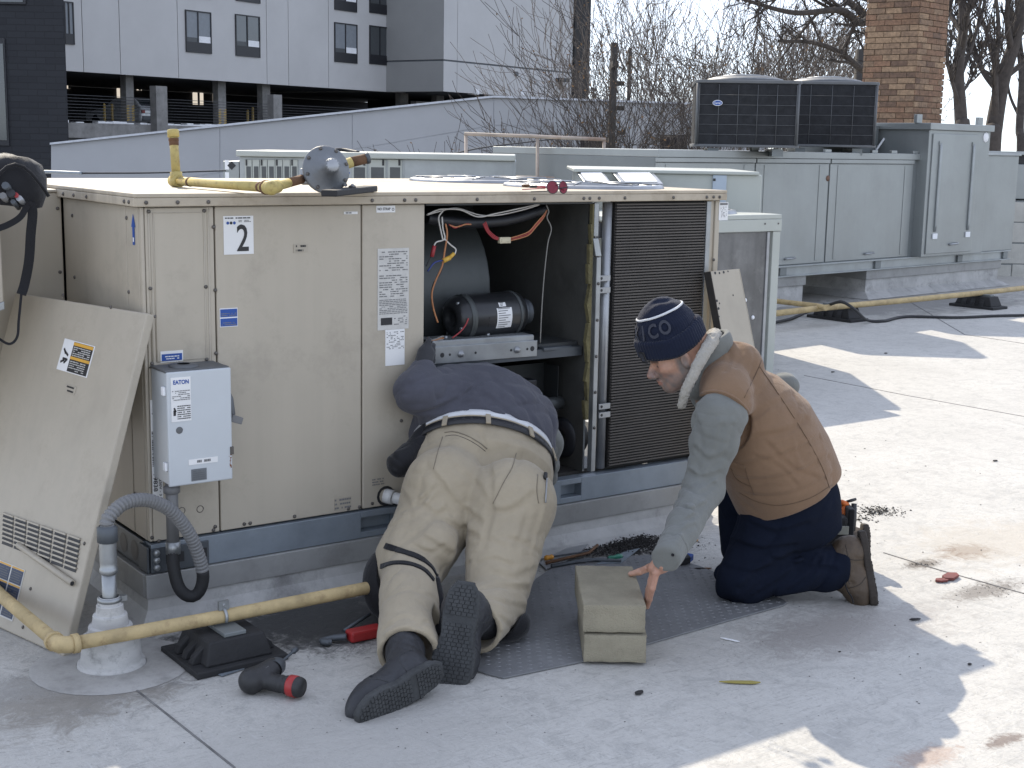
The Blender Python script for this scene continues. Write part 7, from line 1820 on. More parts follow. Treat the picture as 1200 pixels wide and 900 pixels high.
# shirt sleeve
def sleeve0(P):
    d = rc(P, shN+(shN-elN)*.08, elN, .088, .060); return smin(d, rc(P, elN, wrN, .064, .047), .03)
lo, hi = bounds(shN, elN, wrN, m=.14)
SCRB = fold_paths(surf(sleeve0, lo, hi), [(((802, 548), (822, 562), (842, 555)), .009, .010), (((803, 570), (820, 578), (838, 568)), .008, .011), (((798, 592), (812, 598), (830, 590)), .008, .010), (((808, 518), (828, 540), (848, 535)), .011, .009), (((782, 628), (800, 622), (816, 616)), .007, .007), (((846, 500), (840, 530), (830, 560)), .011, .008), (((812, 585), (803, 612), (792, 636)), .011, -.007), (((815, 490), (822, 515), (818, 540)), .012, .007), (((790, 612), (806, 608), (822, 600)), .007, .008), (((860, 500), (852, 525), (838, 548)), .009, .008)])
def sleeveB(P):
    d = sleeve0(P)+folds(P, (elN-shN)+vxh*.35, 6, 17, .005, 21)+folds(P, np.cross(elN-shN, FW), 7, 30, .002, 25)
    d = d+wrinkle(P, SCRB)
    # cuff
    ax_ = nrm(wrN-elN); t = (P-wrN) @ ax_; d = smin(d, np.maximum(rc(P, wrN-ax_*.075, wrN+ax_*.02, .047, .039), -(t+.062)), .004)
    d = d+crease(P, [wrN-ax_*.063+np.cross(ax_, v)*.055 for v in (nrm(np.cross(ax_, FW)), nrm(np.cross(ax_, FW)))], .003, 0)
    d = d+np.where(np.abs(t+.064) < .004, .003, 0)
    d = smax(d, t-.012, .012)
    return d
lo, hi = bounds(shN, elN, wrN, m=.14)
_, TS = sdf_obj('shirt_sleeve', sleeveB, lo, hi, .0048, M_GREYSH, pB_, 'grey green shirt sleeve')
p, n = hit(TS, 788.5, 650, .001)
if p is not None: mb = MB(); mb.lathe([(.005, 0), (.005, .002), (0, .002)], p, n, 10); build(mb, 'cuff_button', M_STRAP, pB_)
# far elbow showing behind the back, and shirt collar inside the fleece
def farB(P):
    eF = at(921, 452, 4.76); d = rc(P, shF, eF, .066, .042); d = smin(d, rc(P, eF, at(905, 500, 4.86), .042, .045), .02)
    return d+folds(P, vxh, 6, 18, .005, 31)
lo, hi = bounds(shF, at(934, 446, 4.76), at(905, 500, 4.86), m=.11)
sdf_obj('far_sleeve', farB, lo, hi, .007, M_GREYSH, pB_, 'grey green sleeve elbow seen behind the back')

# vest
hemN = nrm(TB*.9+UP*.1)
armax = nrm(nh*.9+vxh*-.25+Z_*.1); armc = at(838, 500, 4.38)
def vest0(P):
    d = loft(P, HB, e1, e2, TB, [(-.10, .200, .190, 0, -.005), (.0, .205, .190, 0, -.01), (.16, .212, .194, 0, -.022), (.30, .212, .188, 0, -.025), (.42, .192, .155, 0, -.010), (.50, .13, .115, 0, .005), (Lt-.02, .070, .075, 0, .03)])
    d = smin(d, rc(P, at(850, 452, 4.47), at(842, 432, 4.71), .080, .083), .06)
    d = smin(d, sph(P, at(851, 471, 4.415), .084), .05)
    d = smin(d, sph(P, at(868, 428, 4.55), .074), .06)
    return smax(d, -((P-at(918, 573, 4.76)) @ hemN), .012)
lo, hi = bounds(HB-TB*.1, NB, at(846, 455, 4.37), at(842, 432, 4.73), m=.27)
VCR = fold_paths(surf(vest0, lo, hi), [(((868, 520), (890, 512), (925, 505), (945, 490)), .011, .010), (((864, 545), (895, 540), (930, 530), (962, 512)), .012, .011), (((866, 562), (900, 562), (940, 552), (972, 535)), .011, .010), (((876, 580), (905, 582), (940, 575), (975, 556)), .010, .008), (((878, 490), (900, 478), (930, 462)), .013, .009), (((876, 470), (896, 455), (912, 436)), .012, .007), (((900, 520), (928, 548), (958, 560)), .010, .008), (((885, 535), (915, 548), (935, 570)), .009, .007), (((847, 402), (856, 418), (850, 434)), .009, .009), (((862, 398), (869, 412), (861, 430)), .009, .008), (((876, 398), (884, 415), (880, 440)), .010, .006), (((905, 425), (925, 450), (938, 480)), .012, .006), (((940, 480), (930, 510), (938, 545)), .011, -.006)])
def vestB(P):
    d = vest0(P)+.6*wrinkle(P, VCR)+folds(P, e2+TB*.25, 4, 9, .005, 41)*np.clip(1.2-((P-HB) @ TB)/.5, .35, 1)
    rel = P-armc; ra = np.linalg.norm(rel-(rel @ armax)[:, None]*armax, axis=1); near = (P-armc) @ armax > -.13
    d = np.where(near, smax(d, -(ra-.104), .010), d)
    return d
_, TV = sdf_obj('vest', vestB, lo, hi, .0055, M_DUCK, pB_, 'tan canvas vest')
# stitched seams and pocket on the vest
thread(TV, [(897, 402), (890, 428), (872, 466)], .0013, M_THREAD, 'vest_seam', pB_); thread(TV, [(890, 430), (912, 462), (940, 505), (962, 545), (972, 572)], .0013, M_THREAD, 'vest_seam', pB_)
thread(TV, [(866, 577), (888, 588), (915, 592), (948, 584), (975, 568)], .0012, M_THREAD, 'hem_stitch', pB_)
band(TV, [(853, 541), (862, 544), (873, 548)], .012, .003, M_DUCK, 'pocket_welt', pB_); thread(TV, [(873, 548), (877, 562), (884, 580)], .0014, M_THREAD, 'vest_seam', pB_); thread(TV, [(857, 549), (864, 562), (880, 570)], .0018, M_THREAD, 'pocket_opening', pB_)
# armhole piping
Rp = []
for k in range(40):
    a = 2*math.pi*k/40; u = nrm(np.cross(armax, Z_)); w = np.cross(armax, u); base_ = armc+(u*math.cos(a)+w*math.sin(a))*.115
    r = TV.ray_cast(Vector(base_+armax*.35), Vector(-armax), .7)
    if r[0] is not None and (np.array(r[0])-armc) @ armax > -.09: Rp.append(np.array(r[0])+armax*.001)
if len(Rp) > 6: mb = MB(); mb.tube(Rp, .0045, 6); build(mb, 'armhole_binding', M_DUCK, pB_)
# fleece collar
colp = [at(835, 398, 4.485), at(829, 408, 4.435), at(820, 424, 4.405), at(811, 442, 4.400), at(803, 460, 4.410), at(799, 474, 4.435)]
colb = [at(838, 394, 4.535), at(836, 393, 4.615), at(826, 404, 4.665), at(812, 425, 4.685)]
def collarB(P):
    C_ = spline(colp, 4); d = None
    for i in range(len(C_)-1):
        k = i/(len(C_)-1); q = rc(P, C_[i], C_[i+1], .022*(1-.35*k), .022*(1-.35*k)); d = q if d is None else np.minimum(d, q)
    B_ = spline([colp[0]]+colb, 3)
    for i in range(len(B_)-1): d = smin(d, rc(P, B_[i], B_[i+1], .021), .008)
    return d+(vnoise(P, 190, 3)-.5)*.005+(vnoise(P, 60, 4)-.5)*.003
lo, hi = bounds(*colp, *colb, m=.05)
sdf_obj('fleece_collar', collarB, lo, hi, .0034, M_FLEECE, pB_, 'cream fleece collar')
def innerB(P):
    d = rc(P, at(834, 402, 4.54), at(818, 448, 4.54), .070, .060); d = np.maximum(d, -rc(P, at(828, 398, 4.54), at(808, 442, 4.54), .062, .058))
    return smax(d, ((P-at(826, 405, 4.54)) @ hu)-.02, .004)
lo, hi = bounds(at(832, 400, 4.54), at(806, 470, 4.54), m=.09)
sdf_obj('shirt_collar', innerB, lo, hi, .0045, M_GREYSH, pB_)
# knit cap
def hatR(z): return np.interp(z, [-.02, .04, .085, .12, .165, .19, .205], [.095, .098, .096, .089, .066, .042, .01])
def capB(P):
    q = hl(P); x = q[:, 0]-.012; z = q[:, 2]-.10*np.clip(-x, 0, .12)*0
    R = hatR(z); rr_ = np.sqrt((x/1.10)**2+(q[:, 1]/.93)**2)
    d = (rr_-R)*.85; d = smax(d, z-.196-.012*np.cos(x*30), .02)
    d = d+.0009*np.sin(np.arctan2(q[:, 1], x)*64)+(vnoise(P, 40, 8)-.5)*.005
    d = d+crease(q, [A3(.05, .03, .20), A3(-.02, .02, .185), A3(-.06, 0, .19)], .012, .010)+crease(q, [A3(.03, .06, .185), A3(-.03, .04, .20)], .012, .007)
    zl = .012+.016*np.clip(np.abs(x)/.1, 0, 1)**1.5
    inner = (rr_-(R-.012)); d = smax(d, -(z-zl), .004)
    return d
def cuffB(P):
    q = hl(P); x = q[:, 0]-.012; z = q[:, 2]; rr_ = np.sqrt((x/1.10)**2+(q[:, 1]/.93)**2); R = hatR(z)+.0105
    zl = .015+.022*np.clip(np.abs(x)/.11, 0, 1)**1.5; zt2 = zl+.066
    d = (rr_-R)*.9; d = smax(d, -(z-zl), .010); d = smax(d, z-zt2, .012); d = smax(d, -(rr_-(R-.03)), .004)
    return d+.0010*np.sin(np.arctan2(q[:, 1], x)*64)+(vnoise(P, 30, 9)-.5)*.004
lo = HO_-.26; hi = HO_+.26
_, TC = sdf_obj('knit_cap', capB, lo, hi, .0036, M_KNIT, pB_, 'navy knit cap lettered MEXICO'); _, TCU = sdf_obj('cap_cuff', cuffB, lo, hi, .0036, M_KNIT, pB_)
def hatP(phi, z, lift=.001):
    d = nrm(hf*math.cos(phi)*1.10+hs_*math.sin(phi)*.93); c = HO_+hf*.012+hu*z
    r = TC.ray_cast(Vector(c+d*.3), Vector(-d), .4); p = np.array(r[0]) if r[0] is not None else c+d*.1
    return p+d*lift, d
mb = MB(); mb.tube([hatP(2*math.pi*k/48, .158, .0002)[0] for k in range(49)], .0042, 6); build(mb, 'white_stripe', M_UNDER, pB_)
mb = MB()
def hat_letters(word, phi0, z0, z1, step, mb, mi=0):
    for i, ch in enumerate(word):
        phi = phi0+i*step; V, Fs = text_polys(ch, .03)
        l_ = V.min(0); h_ = V.max(0); w_ = (h_-l_); 
        P_ = []
        for v in V:
            a = phi+(v[0]-(l_[0]+h_[0])/2)*.36/.75*(step/.42); z = z0+(v[1]-l_[1])/w_[1]*(z1-z0); P_.append(hatP(a, z, .006)[0])
        mb.add(P_, Fs, mi)
hat_letters('MEXICO', RAD(-33), .098, .145, RAD(24), mb); build(mb, 'cap_lettering', M_KNITG, pB_)
# small black badge on the cuff
bph = RAD(30); bd_ = nrm(hf*math.cos(bph)*1.1+hs_*math.sin(bph)*.93); r = TCU.ray_cast(Vector(HO_+hf*.012+hu*.045+bd_*.3), Vector(-bd_), .5)
if r[0] is not None:
    p = np.array(r[0])+bd_*.001; ux = nrm(np.cross(hu, bd_)); mb = MB(); plate(mb, p-ux*.016-hu*.02, ux, hu, bd_, .032, .04, .0012, 0)
    mb.lathe([(.004, 0), (.009, 0)], p+hu*.006+bd_*.002, bd_, 12, 1); mb.obox(p-hu*.008+bd_*.002, (ux, hu, bd_), (.008, .003, .0004), 1); build(mb, 'cap_badge', [M_INK, M_KNITG], pB_)

# tool pouch on the far hip
tp_ = thing('tool_pouch', 'black tool pouch with orange and red handles behind the vest wearer', 'tool pouch', at(975, 640, 4.98))
pc = at(966, 618, 4.95); mb = MB(); mb.hexa([pc+vxh*a+nh*b+Z_*c for c, k in ((-.115, .85), (.05, 1.0)) for a, b in ((-.12*k, .05), (.075*k, .05), (.075*k, -.05), (-.12*k, -.05))]); build(mb, 'pouch', M_BAG, tp_, .012)
mb = MB(); mb.obox(pc+vxh*-.02+nh*.053+Z_*.005, (vxh, nh, Z_), (.095, .003, .016)); build(mb, 'reflective_band', mat('grey_band', (.20, .20, .17), .6), tp_, .002)
mb = MB(); mb.obox(pc+vxh*.085+Z_*-.01, (vxh, nh, Z_), (.012, .045, .09)); build(mb, 'side_pocket', M_STRAP, tp_, .006)
M_ORH = mat('orange_handle', (.62, .14, .02), .45); M_REDH = mat('red_handle', (.45, .03, .03), .45)
for (px0, py0, px1, py1, r, m) in ((974, 612, 976, 596, .010, M_ORH), (990, 590, 986, 612, .013, M_ORH), (985, 588, 993, 592, .012, M_ORH), (1001, 590, 999, 622, .012, M_INK), (994, 604, 995, 625, .010, M_REDH), (973, 596, 975, 612, .011, M_REDH), (992, 588, 1003, 585, .006, M_INK)):
    mb = MB(); mb.tube([at(px0, py0, 4.96), at((px0+px1)/2, (py0+py1)/2, 4.955), at(px1, py1, 4.96)], [r*.8, r, r*.9], 8); build(mb, 'tool_handle', m, tp_)
# ================================================================== PERSON REACHING INTO THE UNIT
pA_ = thing('person', 'person in khaki trousers and slate shirt bent head first into the open unit', 'person', A3(.75, -.6, 0), 'people working on the roof')
Wc = at(565, 533, 4.82); ca, sa = math.cos(RAD(17)), math.sin(RAD(17))
w1 = nrm(RT*ca-UP*sa); wt0 = nrm(FW*.72+UP*.69); w1 = nrm(w1-wt0*(w1 @ wt0)); w2 = np.cross(w1, wt0); w2 = w2 if w2 @ UP > 0 else -w2
hpL = at(524, 585, 4.60); hpR = at(598, 592, 4.54); kL = at(482, 658, 4.42); kR = at(581, 703, 4.30); aL = at(478, 762, 3.97); aR = at(557, 735, 4.09)
WA, WB = .248, .185
ch = at(572, 482, 5.04); shL = at(562, 462, 5.02); shR = at(622, 492, 5.0); eL = at(489, 459, 4.715); hL_ = at(499, 414, 4.775); eR = at(636, 520, 4.96); hR_ = at(640, 560, 5.25)
def gloveA(P):
    d = rc(P, eL+(hL_-eL)*.55, hL_, .034, .030)
    for k in range(4):
        b_ = hL_+Z_*(.022-.017*k)+FW*.01; t_ = b_+X_*.045+Y_*.025; d = smin(d, rc(P, b_, b_+X_*.022-Y_*.004, .0125, .0115), .01); d = smin(d, rc(P, b_+X_*.022-Y_*.004, t_, .0112, .0095), .004)
    d = smin(d, rc(P, hL_+Z_*.01, hL_+Z_*.045+X_*.012, .013, .010), .01)
    return d
def bodyA(P):
    d = loft(P, Wc, w1, w2, wt0, [(-.16, .14, .09, 0, 0), (.0, .15, .09, 0, 0), (.24, .14, .08, 0, .0), (.32, .06, .06, 0, -.02)])
    hd = at(590, 515, 5.32); d = smin(d, rc(P, Wc+wt0*.26, hd, .06, .055), .02); d = smin(d, ell(P, hd+FW*.06-Z_*.02, np.array([RT, FW, UP]), (.075, .10, .095)), .03)
    for a, b, c in ((shL, eL, hL_), (shR, eR, hR_)):
        d = smin(d, rc(P, Wc+wt0*.22, a, .06, .05), .03); d = smin(d, rc(P, a, b, .046, .036), .01); d = smin(d, rc(P, b, c, .036, .028), .01)
    d = smin(d, gloveA(P)+.002, .005)
    for h_, k, a in ((hpL, kL, aL), (hpR, kR, aR)): d = smin(d, rc(P, h_, k, .08, .05), .03); d = smin(d, rc(P, k, k+(a-k)*.85, .045, .026), .01)
    for i in range(4):
        b_ = hR_+RT*(.02*i-.03); d = smin(d, rc(P, hR_, b_+FW*.09-Z_*.02, .014, .008), .008)
    return d
lo, hi = bounds(Wc, kL, kR, aL, aR, at(590, 500, 5.4), hL_, hR_, eL, m=.14)
sdf_obj('body', bodyA, lo, hi, .008, M_SKINB, pA_, attr=lambda V: np.repeat(SKIN[None], len(V), 0))
lo, hi = bounds(eL, hL_, m=.10); sdf_obj('work_glove', gloveA, lo, hi, .004, M_GLOVE, pA_, 'charcoal sleeve end and glove gripping the panel edge')
def px3(pts, d): return [at(x, y, d) for x, y in pts]
PCR_L = [(((562, 505), (572, 545), (575, 590), (566, 640)), 0.012, .016), (((575, 590), (590, 560), (612, 535)), 0.015, .007), (((575, 596), (556, 566), (535, 548)), 0.013, .007), (((572, 600), (600, 598), (625, 580)), 0.012, .007), (((562, 612), (535, 590), (510, 560)), 0.012, .009), (((558, 630), (530, 615), (490, 590)), 0.012, .010), (((465, 640), (490, 622), (520, 600)), 0.013, .010), (((470, 612), (495, 600), (515, 578)), 0.012, .007), (((548, 660), (530, 650), (500, 632)), 0.011, .010), (((560, 690), (585, 686), (620, 690), (640, 680)), 0.010, .012), (((580, 672), (605, 676), (636, 662)), 0.011, .008), (((640, 655), (620, 640), (600, 632)), 0.012, .006), (((452, 700), (480, 690), (508, 700)), 0.011, .006), (((450, 735), (478, 722), (505, 745)), 0.011, .008), (((447, 748), (470, 742), (500, 728)), 0.009, .008), (((460, 760), (480, 745), (498, 750)), 0.007, .006), (((600, 735), (585, 722), (566, 716)), 0.009, .007), (((625, 715), (598, 708), (572, 700)), 0.009, .007), (((606, 745), (590, 742), (572, 752)), 0.007, .005), (((500, 560), (508, 600), (496, 640)), 0.013, -.006), (((640, 590), (628, 630), (622, 668)), 0.013, -.006), (((470, 575), (480, 600), (470, 630)), .011, .007), (((500, 545), (520, 570), (530, 600)), .012, .006), (((462, 600), (490, 590), (512, 570)), .010, .008), (((520, 640), (505, 648), (485, 640)), .009, .008), (((610, 560), (618, 600), (606, 640)), .013, .007), (((560, 660), (578, 655), (600, 662)), .009, .008), (((552, 640), (570, 632), (590, 640)), .010, .007)]
def pantsA0(P):
    d = loft(P, Wc, w1, w2, wt0, [(-.20, .235, .15, 0, -.03), (-.10, .256, .186, 0, .0), (.012, WA, WB, 0, 0)])
    d = smin(d, smin(sph(P, at(521, 572, 4.57), .138), sph(P, at(601, 587, 4.50), .137), .018), .05)
    tl_ = rc(P, hpL, kL, .142, .118); tr_ = rc(P, hpR, kR, .146, .100)
    d = smin(d, smin(tl_, tr_, .012), .04)
    d = smin(d, sph(P, at(508, 640, 4.38), .078), .03)
    cl_ = rc(P, kL, aL, .098, .090); cr_ = rc(P, kR+(aR-kR)*.05, aR, .092, .086)
    d = smin(d, cl_, .022); d = smin(d, cr_, .016)
    return smax(d, (P-Wc) @ wt0-.010, .004)
lo, hi = bounds(Wc, kL, kR, aL, aR, hpR, hpL, m=.20); lo[2] = max(lo[2], -.012)
PCR = fold_paths(surf(pantsA0, lo, hi), PCR_L)
def pantsA(P):
    d = pantsA0(P)+.8*wrinkle(P, PCR)
    d = d+folds(P, hpL-kL, 6, 17, .0035, 51)+folds(P, RT, 5, 26, .0018, 55)
    d = smax(d, (P-aL) @ nrm(aL-kL)-.012, .006); d = np.maximum(d, np.where(np.linalg.norm(P-aR, axis=1) < .14, (P-aR) @ nrm(aR-kR)-.006, -1))
    d = smax(d, -(rc(P, aL-(aL-kL)*.12, aL+(aL-kL)*.2, .070, .074)), .004); d = smax(d, -(rc(P, aR-(aR-kR)*.12, aR+(aR-kR)*.2, .066, .07)), .004)
    d = smax(d, (P-Wc) @ wt0-.010, .004)
    return np.maximum(d, -(P[:, 2]-.004))
lo, hi = bounds(Wc, kL, kR, aL, aR, hpR, hpL, m=.20); lo[2] = max(lo[2], -.012)
_, TKA = sdf_obj('trousers', pantsA, lo, hi, .0055, M_KHAKI, pA_, 'khaki twill work trousers')
# belt, loops, undershirt
def wring(t, k, th0, th1, n=40): return [Wc+wt0*t+w1*(WA*k)*math.cos(a)+w2*(WB*k)*math.sin(a) for a in np.linspace(th0, th1, n)]
def hoop(t0, t1, k0, k1, m, name):
    n = 72; rows = [wring(t, k, 0, 2*math.pi*(n-1)/n, n) for t, k in ((t0, k0-.02), (t0, k0), (t1, k1), (t1, k1-.02))]
    mb = MB(); mb.add(sum(rows, []), [(r*n+i, r*n+(i+1) % n, (r+1)*n+(i+1) % n, (r+1)*n+i) for r in range(3) for i in range(n)], 0, True); return build(mb, name, m, pA_)
hoop(-.036, -.002, 1.05, 1.035, M_BELT, 'belt'); hoop(.006, .034, 1.028, 1.02, M_UNDER, 'undershirt_hem'); hoop(-.001, .012, 1.03, 1.024, M_KHAKI, 'waistband')
blt = MB()
for k in range(15):
    a = RAD(35+k*6.5); p = Wc+wt0*-.016+w1*WA*1.040*math.cos(a)+w2*WB*1.040*math.sin(a); n_v = nrm(w1*math.cos(a)/WA+w2*math.sin(a)/WB); blt.lathe([(0, .001), (.0035, .001)], p+n_v*.0015, n_v-wt0*.3, 6)
build(blt, 'belt_holes', M_INK, pA_, kind='stuff')
for a in (128, 94, 58, 22):
    a = RAD(a); n_v = nrm(w1*math.cos(a)/WA+w2*math.sin(a)/WB); p = Wc+wt0*-.016+w1*WA*1.052*math.cos(a)+w2*WB*1.052*math.sin(a); tg = np.cross(n_v, wt0)
    mb = MB(); mb.obox(p+n_v*.002, (tg, nrm(wt0-n_v*.2), n_v), (.0085, .027, .003)); build(mb, 'belt_loop', M_KHAKI, pA_, .001)
# pockets, seams, pen
thread(TKA, [(521, 507), (532, 506), (548, 511), (562, 519), (571, 526)], .0022, M_THREADK, 'pocket_welt', pA_, .0008); thread(TKA, [(522, 511), (534, 510), (548, 515), (560, 522), (569, 529)], .0012, M_STRAP, 'pocket_slit', pA_, -.0002)
thread(TKA, [(605, 531), (600, 548), (590, 566), (578, 590)], .0014, M_THREADK, 'yoke_seam', pA_); thread(TKA, [(519, 512), (513, 530), (508, 550)], .0012, M_THREADK, 'pocket_seam', pA_)
thread(TKA, [(630, 556), (629, 575), (631, 590)], .0016, M_THREADK, 'side_pocket_edge', pA_)
p, n = hit(TKA, 638, 562, .004)
if p is not None:
    pn = thing('clip_pen', 'black and silver pen clipped in the right trouser pocket', 'pen', p)
    q, _n = hit(TKA, 637.5, 590, .004); mb = MB(); mb.tube([p+(p-q)*.25, p], .007, 8); build(mb, 'cap', M_INK, pn); mb = MB(); mb.tube([p+n*.006, q+n*.004 if q is not None else p-Z_*.08], .0028, 6); build(mb, 'clip', M_ALU, pn)
ph = thing('phone_pouch', 'black pouch clipped on the left side of the belt', 'pouch', at(477, 520, 4.66))
def pouchA(P):
    d = rc(P, at(505, 503, 4.76), at(468, 545, 4.64), .030, .046); return d+folds(P, RT-UP, 7, 30, .006, 81)
lo, hi = bounds(at(505, 503, 4.76), at(468, 545, 4.64), m=.08); sdf_obj('pouch', pouchA, lo, hi, .005, M_BAG, ph)
# shirt
SCR_L = [(((640, 560), (618, 512), (590, 478), (560, 458)), 0.011, .008), (((628, 540), (600, 505), (570, 482), (540, 474)), 0.009, .008), (((600, 512), (575, 494), (548, 486), (520, 490)), 0.008, .006), (((648, 548), (632, 505), (612, 470), (580, 445)), 0.012, .007), (((476, 486), (510, 480), (540, 468), (560, 448)), 0.010, .010), (((480, 450), (500, 442), (522, 436)), 0.009, .006), (((515, 500), (530, 478), (555, 470)), 0.008, .006), (((620, 530), (590, 498), (565, 490), (530, 493)), 0.008, -.005)]
def shirtA0(P):
    d = loft(P, Wc, w1, w2, wt0, [(.008, .252, .19, 0, 0), (.06, .262, .196, 0, .0), (.16, .255, .200, 0, .008), (.26, .22, .178, -.01, .012), (.34, .12, .10, 0, -.02)])
    d = smax(d, -((P-Wc) @ wt0-.018-.012*vnoise(P, 14, 5)), .004)
    d = smin(d, rc(P, shL, shR, .105, .10), .05); d = smin(d, rc(P, shL, eL, .108, .080), .06)
    return smin(d, rc(P, eL, eL+(hL_-eL)*.55, .066, .046), .03)
lo, hi = bounds(Wc, Wc+wt0*.38, shL, shR, eL, hL_, m=.19)
SCR = fold_paths(surf(shirtA0, lo, hi), SCR_L)
def shirtA(P): return shirtA0(P)+wrinkle(P, SCR)+folds(P, w1*.7+w2, 5, 20, .0045, 61)+folds(P, eL-shL, 6, 22, .003, 65)
lo, hi = bounds(Wc, Wc+wt0*.38, shL, shR, eL, hL_, m=.19)
_, TSA = sdf_obj('shirt', shirtA, lo, hi, .0055, M_NAVYSH, pA_, 'slate navy work shirt riding up over a white undershirt')
def sleeveA2(P):
    d = rc(P, shR, eR, .085, .066); d = smin(d, rc(P, eR, hR_, .066, .045), .03); return d+folds(P, eR-shR, 6, 20, .005, 71)
lo, hi = bounds(shR, eR, hR_, m=.12); sdf_obj('far_sleeve', sleeveA2, lo, hi, .007, M_GREYSH, pA_, 'grey sleeve of the far arm')
for px, py in ((543, 484.5), (555.5, 483.5)):
    p, n = hit(TSA, px, py, .001)
    if p is not None: mb = MB(); mb.lathe([(.0065, 0), (.0065, .003), (0, .003)], p, n, 10); build(mb, 'shirt_button', M_INK, pA_)
# knee pad straps
band(TKA, [(452, 640), (470, 646), (490, 653), (505, 664), (512, 676)], .020, .004, M_STRAP, 'knee_pad_strap', pA_); band(TKA, [(447, 664), (462, 660), (480, 661), (497, 668), (508, 680)], .016, .004, M_STRAP, 'knee_pad_strap', pA_)
def padL(P):
    c = at(452, 684, 4.42); d = ell(P, c, np.array([RT, FW, UP]), (.075, .08, .115)); return np.maximum(smax(d, -(rc(P, kL, aL, .104, .098)-.002), .006), -(P[:, 2]-.004))
lo, hi = bounds(at(452, 684, 4.42), m=.16); sdf_obj('knee_pad', padL, lo, hi, .006, M_BAG, pA_, 'black knee pad')
def padR(P):
    c = at(590, 730, 4.27); d = ell(P, c, np.array([RT, FW, UP]), (.085, .08, .062)); return np.maximum(smax(d, -(smin(rc(P, hpR, kR, .146, .100), rc(P, kR, aR, .094, .088), .016)-.004), .006), -(P[:, 2]-.004))
lo, hi = bounds(at(596, 722, 4.30), m=.15); sdf_obj('knee_pad', padR, lo, hi, .006, M_BAG, pA_)
p_ = at(512, 715, 4.12); mb = MB(); mb.tube(spline([at(512, 678, 4.25), at(516, 700, 4.18), at(513, 722, 4.14), at(515, 745, 4.10)]), .010, 6); build(mb, 'loose_strap', M_STRAP, pA_)
# boots
make_boot(at(514, 787, 3.83), at(425, 844, 3.665), RT*.26-UP*.34-FW*.88, aL-(aL-kL)*.25, .30, .118, M_BOOTB, M_SOLEB, pA_, 'black work boot lying on its side', shaft=.058)
make_boot(at(544, 693, 3.99), at(527, 799, 3.935), -FW+RT*-.16+UP*.05, aR-(aR-kR)*.25, .315, .138, M_BOOTB, M_SOLEB, pA_, 'black work boot standing on its toe, tread towards us', shaft=.056)

# ================================================================== BLOCKS, MAT, TOOLS, DEBRIS
M_BLOCK = mat('concrete_block', (.285, .255, .185), .95, var=.16, scale=9, bump=.6, bscale=230, dirt=.35, dcol=(.17, .145, .10), dscale=26)
def block(z0, z1, dx, dy, ang, label, seed):
    u = bu*math.cos(ang)+bv*math.sin(ang); v = A3(-u[1], u[0], 0); o = b0+u*dx+v*dy; o[2] = 0
    r = random.Random(seed); mb = MB(); nx, ny, nz = 8, 14, 4; hx, hy, hz = bwid, blen, z1-z0
    bm_ = bmesh.new(); bmesh.ops.create_cube(bm_, size=1); bmesh.ops.subdivide_edges(bm_, edges=bm_.edges[:], cuts=9, use_grid_fill=True)
    for vv in bm_.verts:
        x, y, z = vv.co; e_ = sum(abs(c) > .499 for c in (x, y, z)); k = 0 if e_ < 2 else -.0018-.0016*r.random()
        P_ = o+u*((x+.5)*hx+np.sign(x)*k*(abs(x) > .49)+r.uniform(-.0007, .0007))+v*((y+.5)*hy+np.sign(y)*k*(abs(y) > .49)+r.uniform(-.0007, .0007)); vv.co = (P_[0], P_[1], z0+(z+.5)*hz+np.sign(z)*k*(abs(z) > .49)+r.uniform(-.0007, .0007))
    me = bpy.data.meshes.new('concrete_block'); bm_.normal_update(); bm_.to_mesh(me); bm_.free(); me.materials.append(M_BLOCK); me.polygons.foreach_set('use_smooth', [True]*len(me.polygons))
    ob = link('concrete_block', me); bv_ = ob.modifiers.new('edge', 'EDGE_SPLIT'); bv_.split_angle = RAD(50); return tag(ob, label, 'concrete block', 'stacked concrete blocks')
block(.008, .096, 0, 0, 0, 'lower concrete block lying on the grey mat, under another block', 1)
block(.0985, .187, -.004, .006, RAD(1.2), 'upper concrete block of the stack, held by a hand', 2)
# mat
M_MAT = mat('grey_rubber_mat', (.165, .168, .172), .6, var=.14, scale=7, bump=.15, bscale=60, dirt=.25, dcol=(.22, .22, .22), dscale=7)
mo = [on_z(x, y, 0) for x, y in ((553, 786), (572, 792), (590, 796.5), (683, 777), (757, 757), (850, 730), (918, 711), (922, 708), (917, 704), (880, 690), (820, 665), (770, 652), (700, 655), (655, 662), (628, 680), (600, 715), (575, 752))]
mb = MB(); mb.prism([p+Z_*.0015 for p in mo], Z_*.0055); mt = thing('floor_mat', 'grey studded rubber mat spread under the kneeling people and blocks', 'mat', on_z(700, 720, 0)); build(mb, 'sheet', M_MAT, mt, .0015)
def inpoly(p, poly):
    c = False; n = len(poly)
    for i in range(n):
        a, b = poly[i], poly[i-1]
        if (a[1] > p[1]) != (b[1] > p[1]) and p[0] < (b[0]-a[0])*(p[1]-a[1])/(b[1]-a[1])+a[0]: c = not c
    return c
cM = sum(mo)/len(mo); inner = [cM+(p-cM)*.955 for p in mo]
du = nrm(A3(.83, -.56, 0)); dv_ = A3(-du[1], du[0], 0); mb = MB()
for i in range(-40, 40):
    for j in range(-40, 40):
        p = cM+du*i*.031+dv_*(j*.031+(i % 2)*.0155)
        if inpoly(p, inner):
            a = du*.0085; b = dv_*.0032; q = [p-a, p-b, p+a, p+b]; mb.add([x+Z_*.0069 for x in q]+[p-a*.55+Z_*.0092, p-b*.5+Z_*.0092, p+a*.55+Z_*.0092, p+b*.5+Z_*.0092], [(0, 1, 5, 4), (1, 2, 6, 5), (2, 3, 7, 6), (3, 0, 4, 7), (4, 5, 6, 7)])
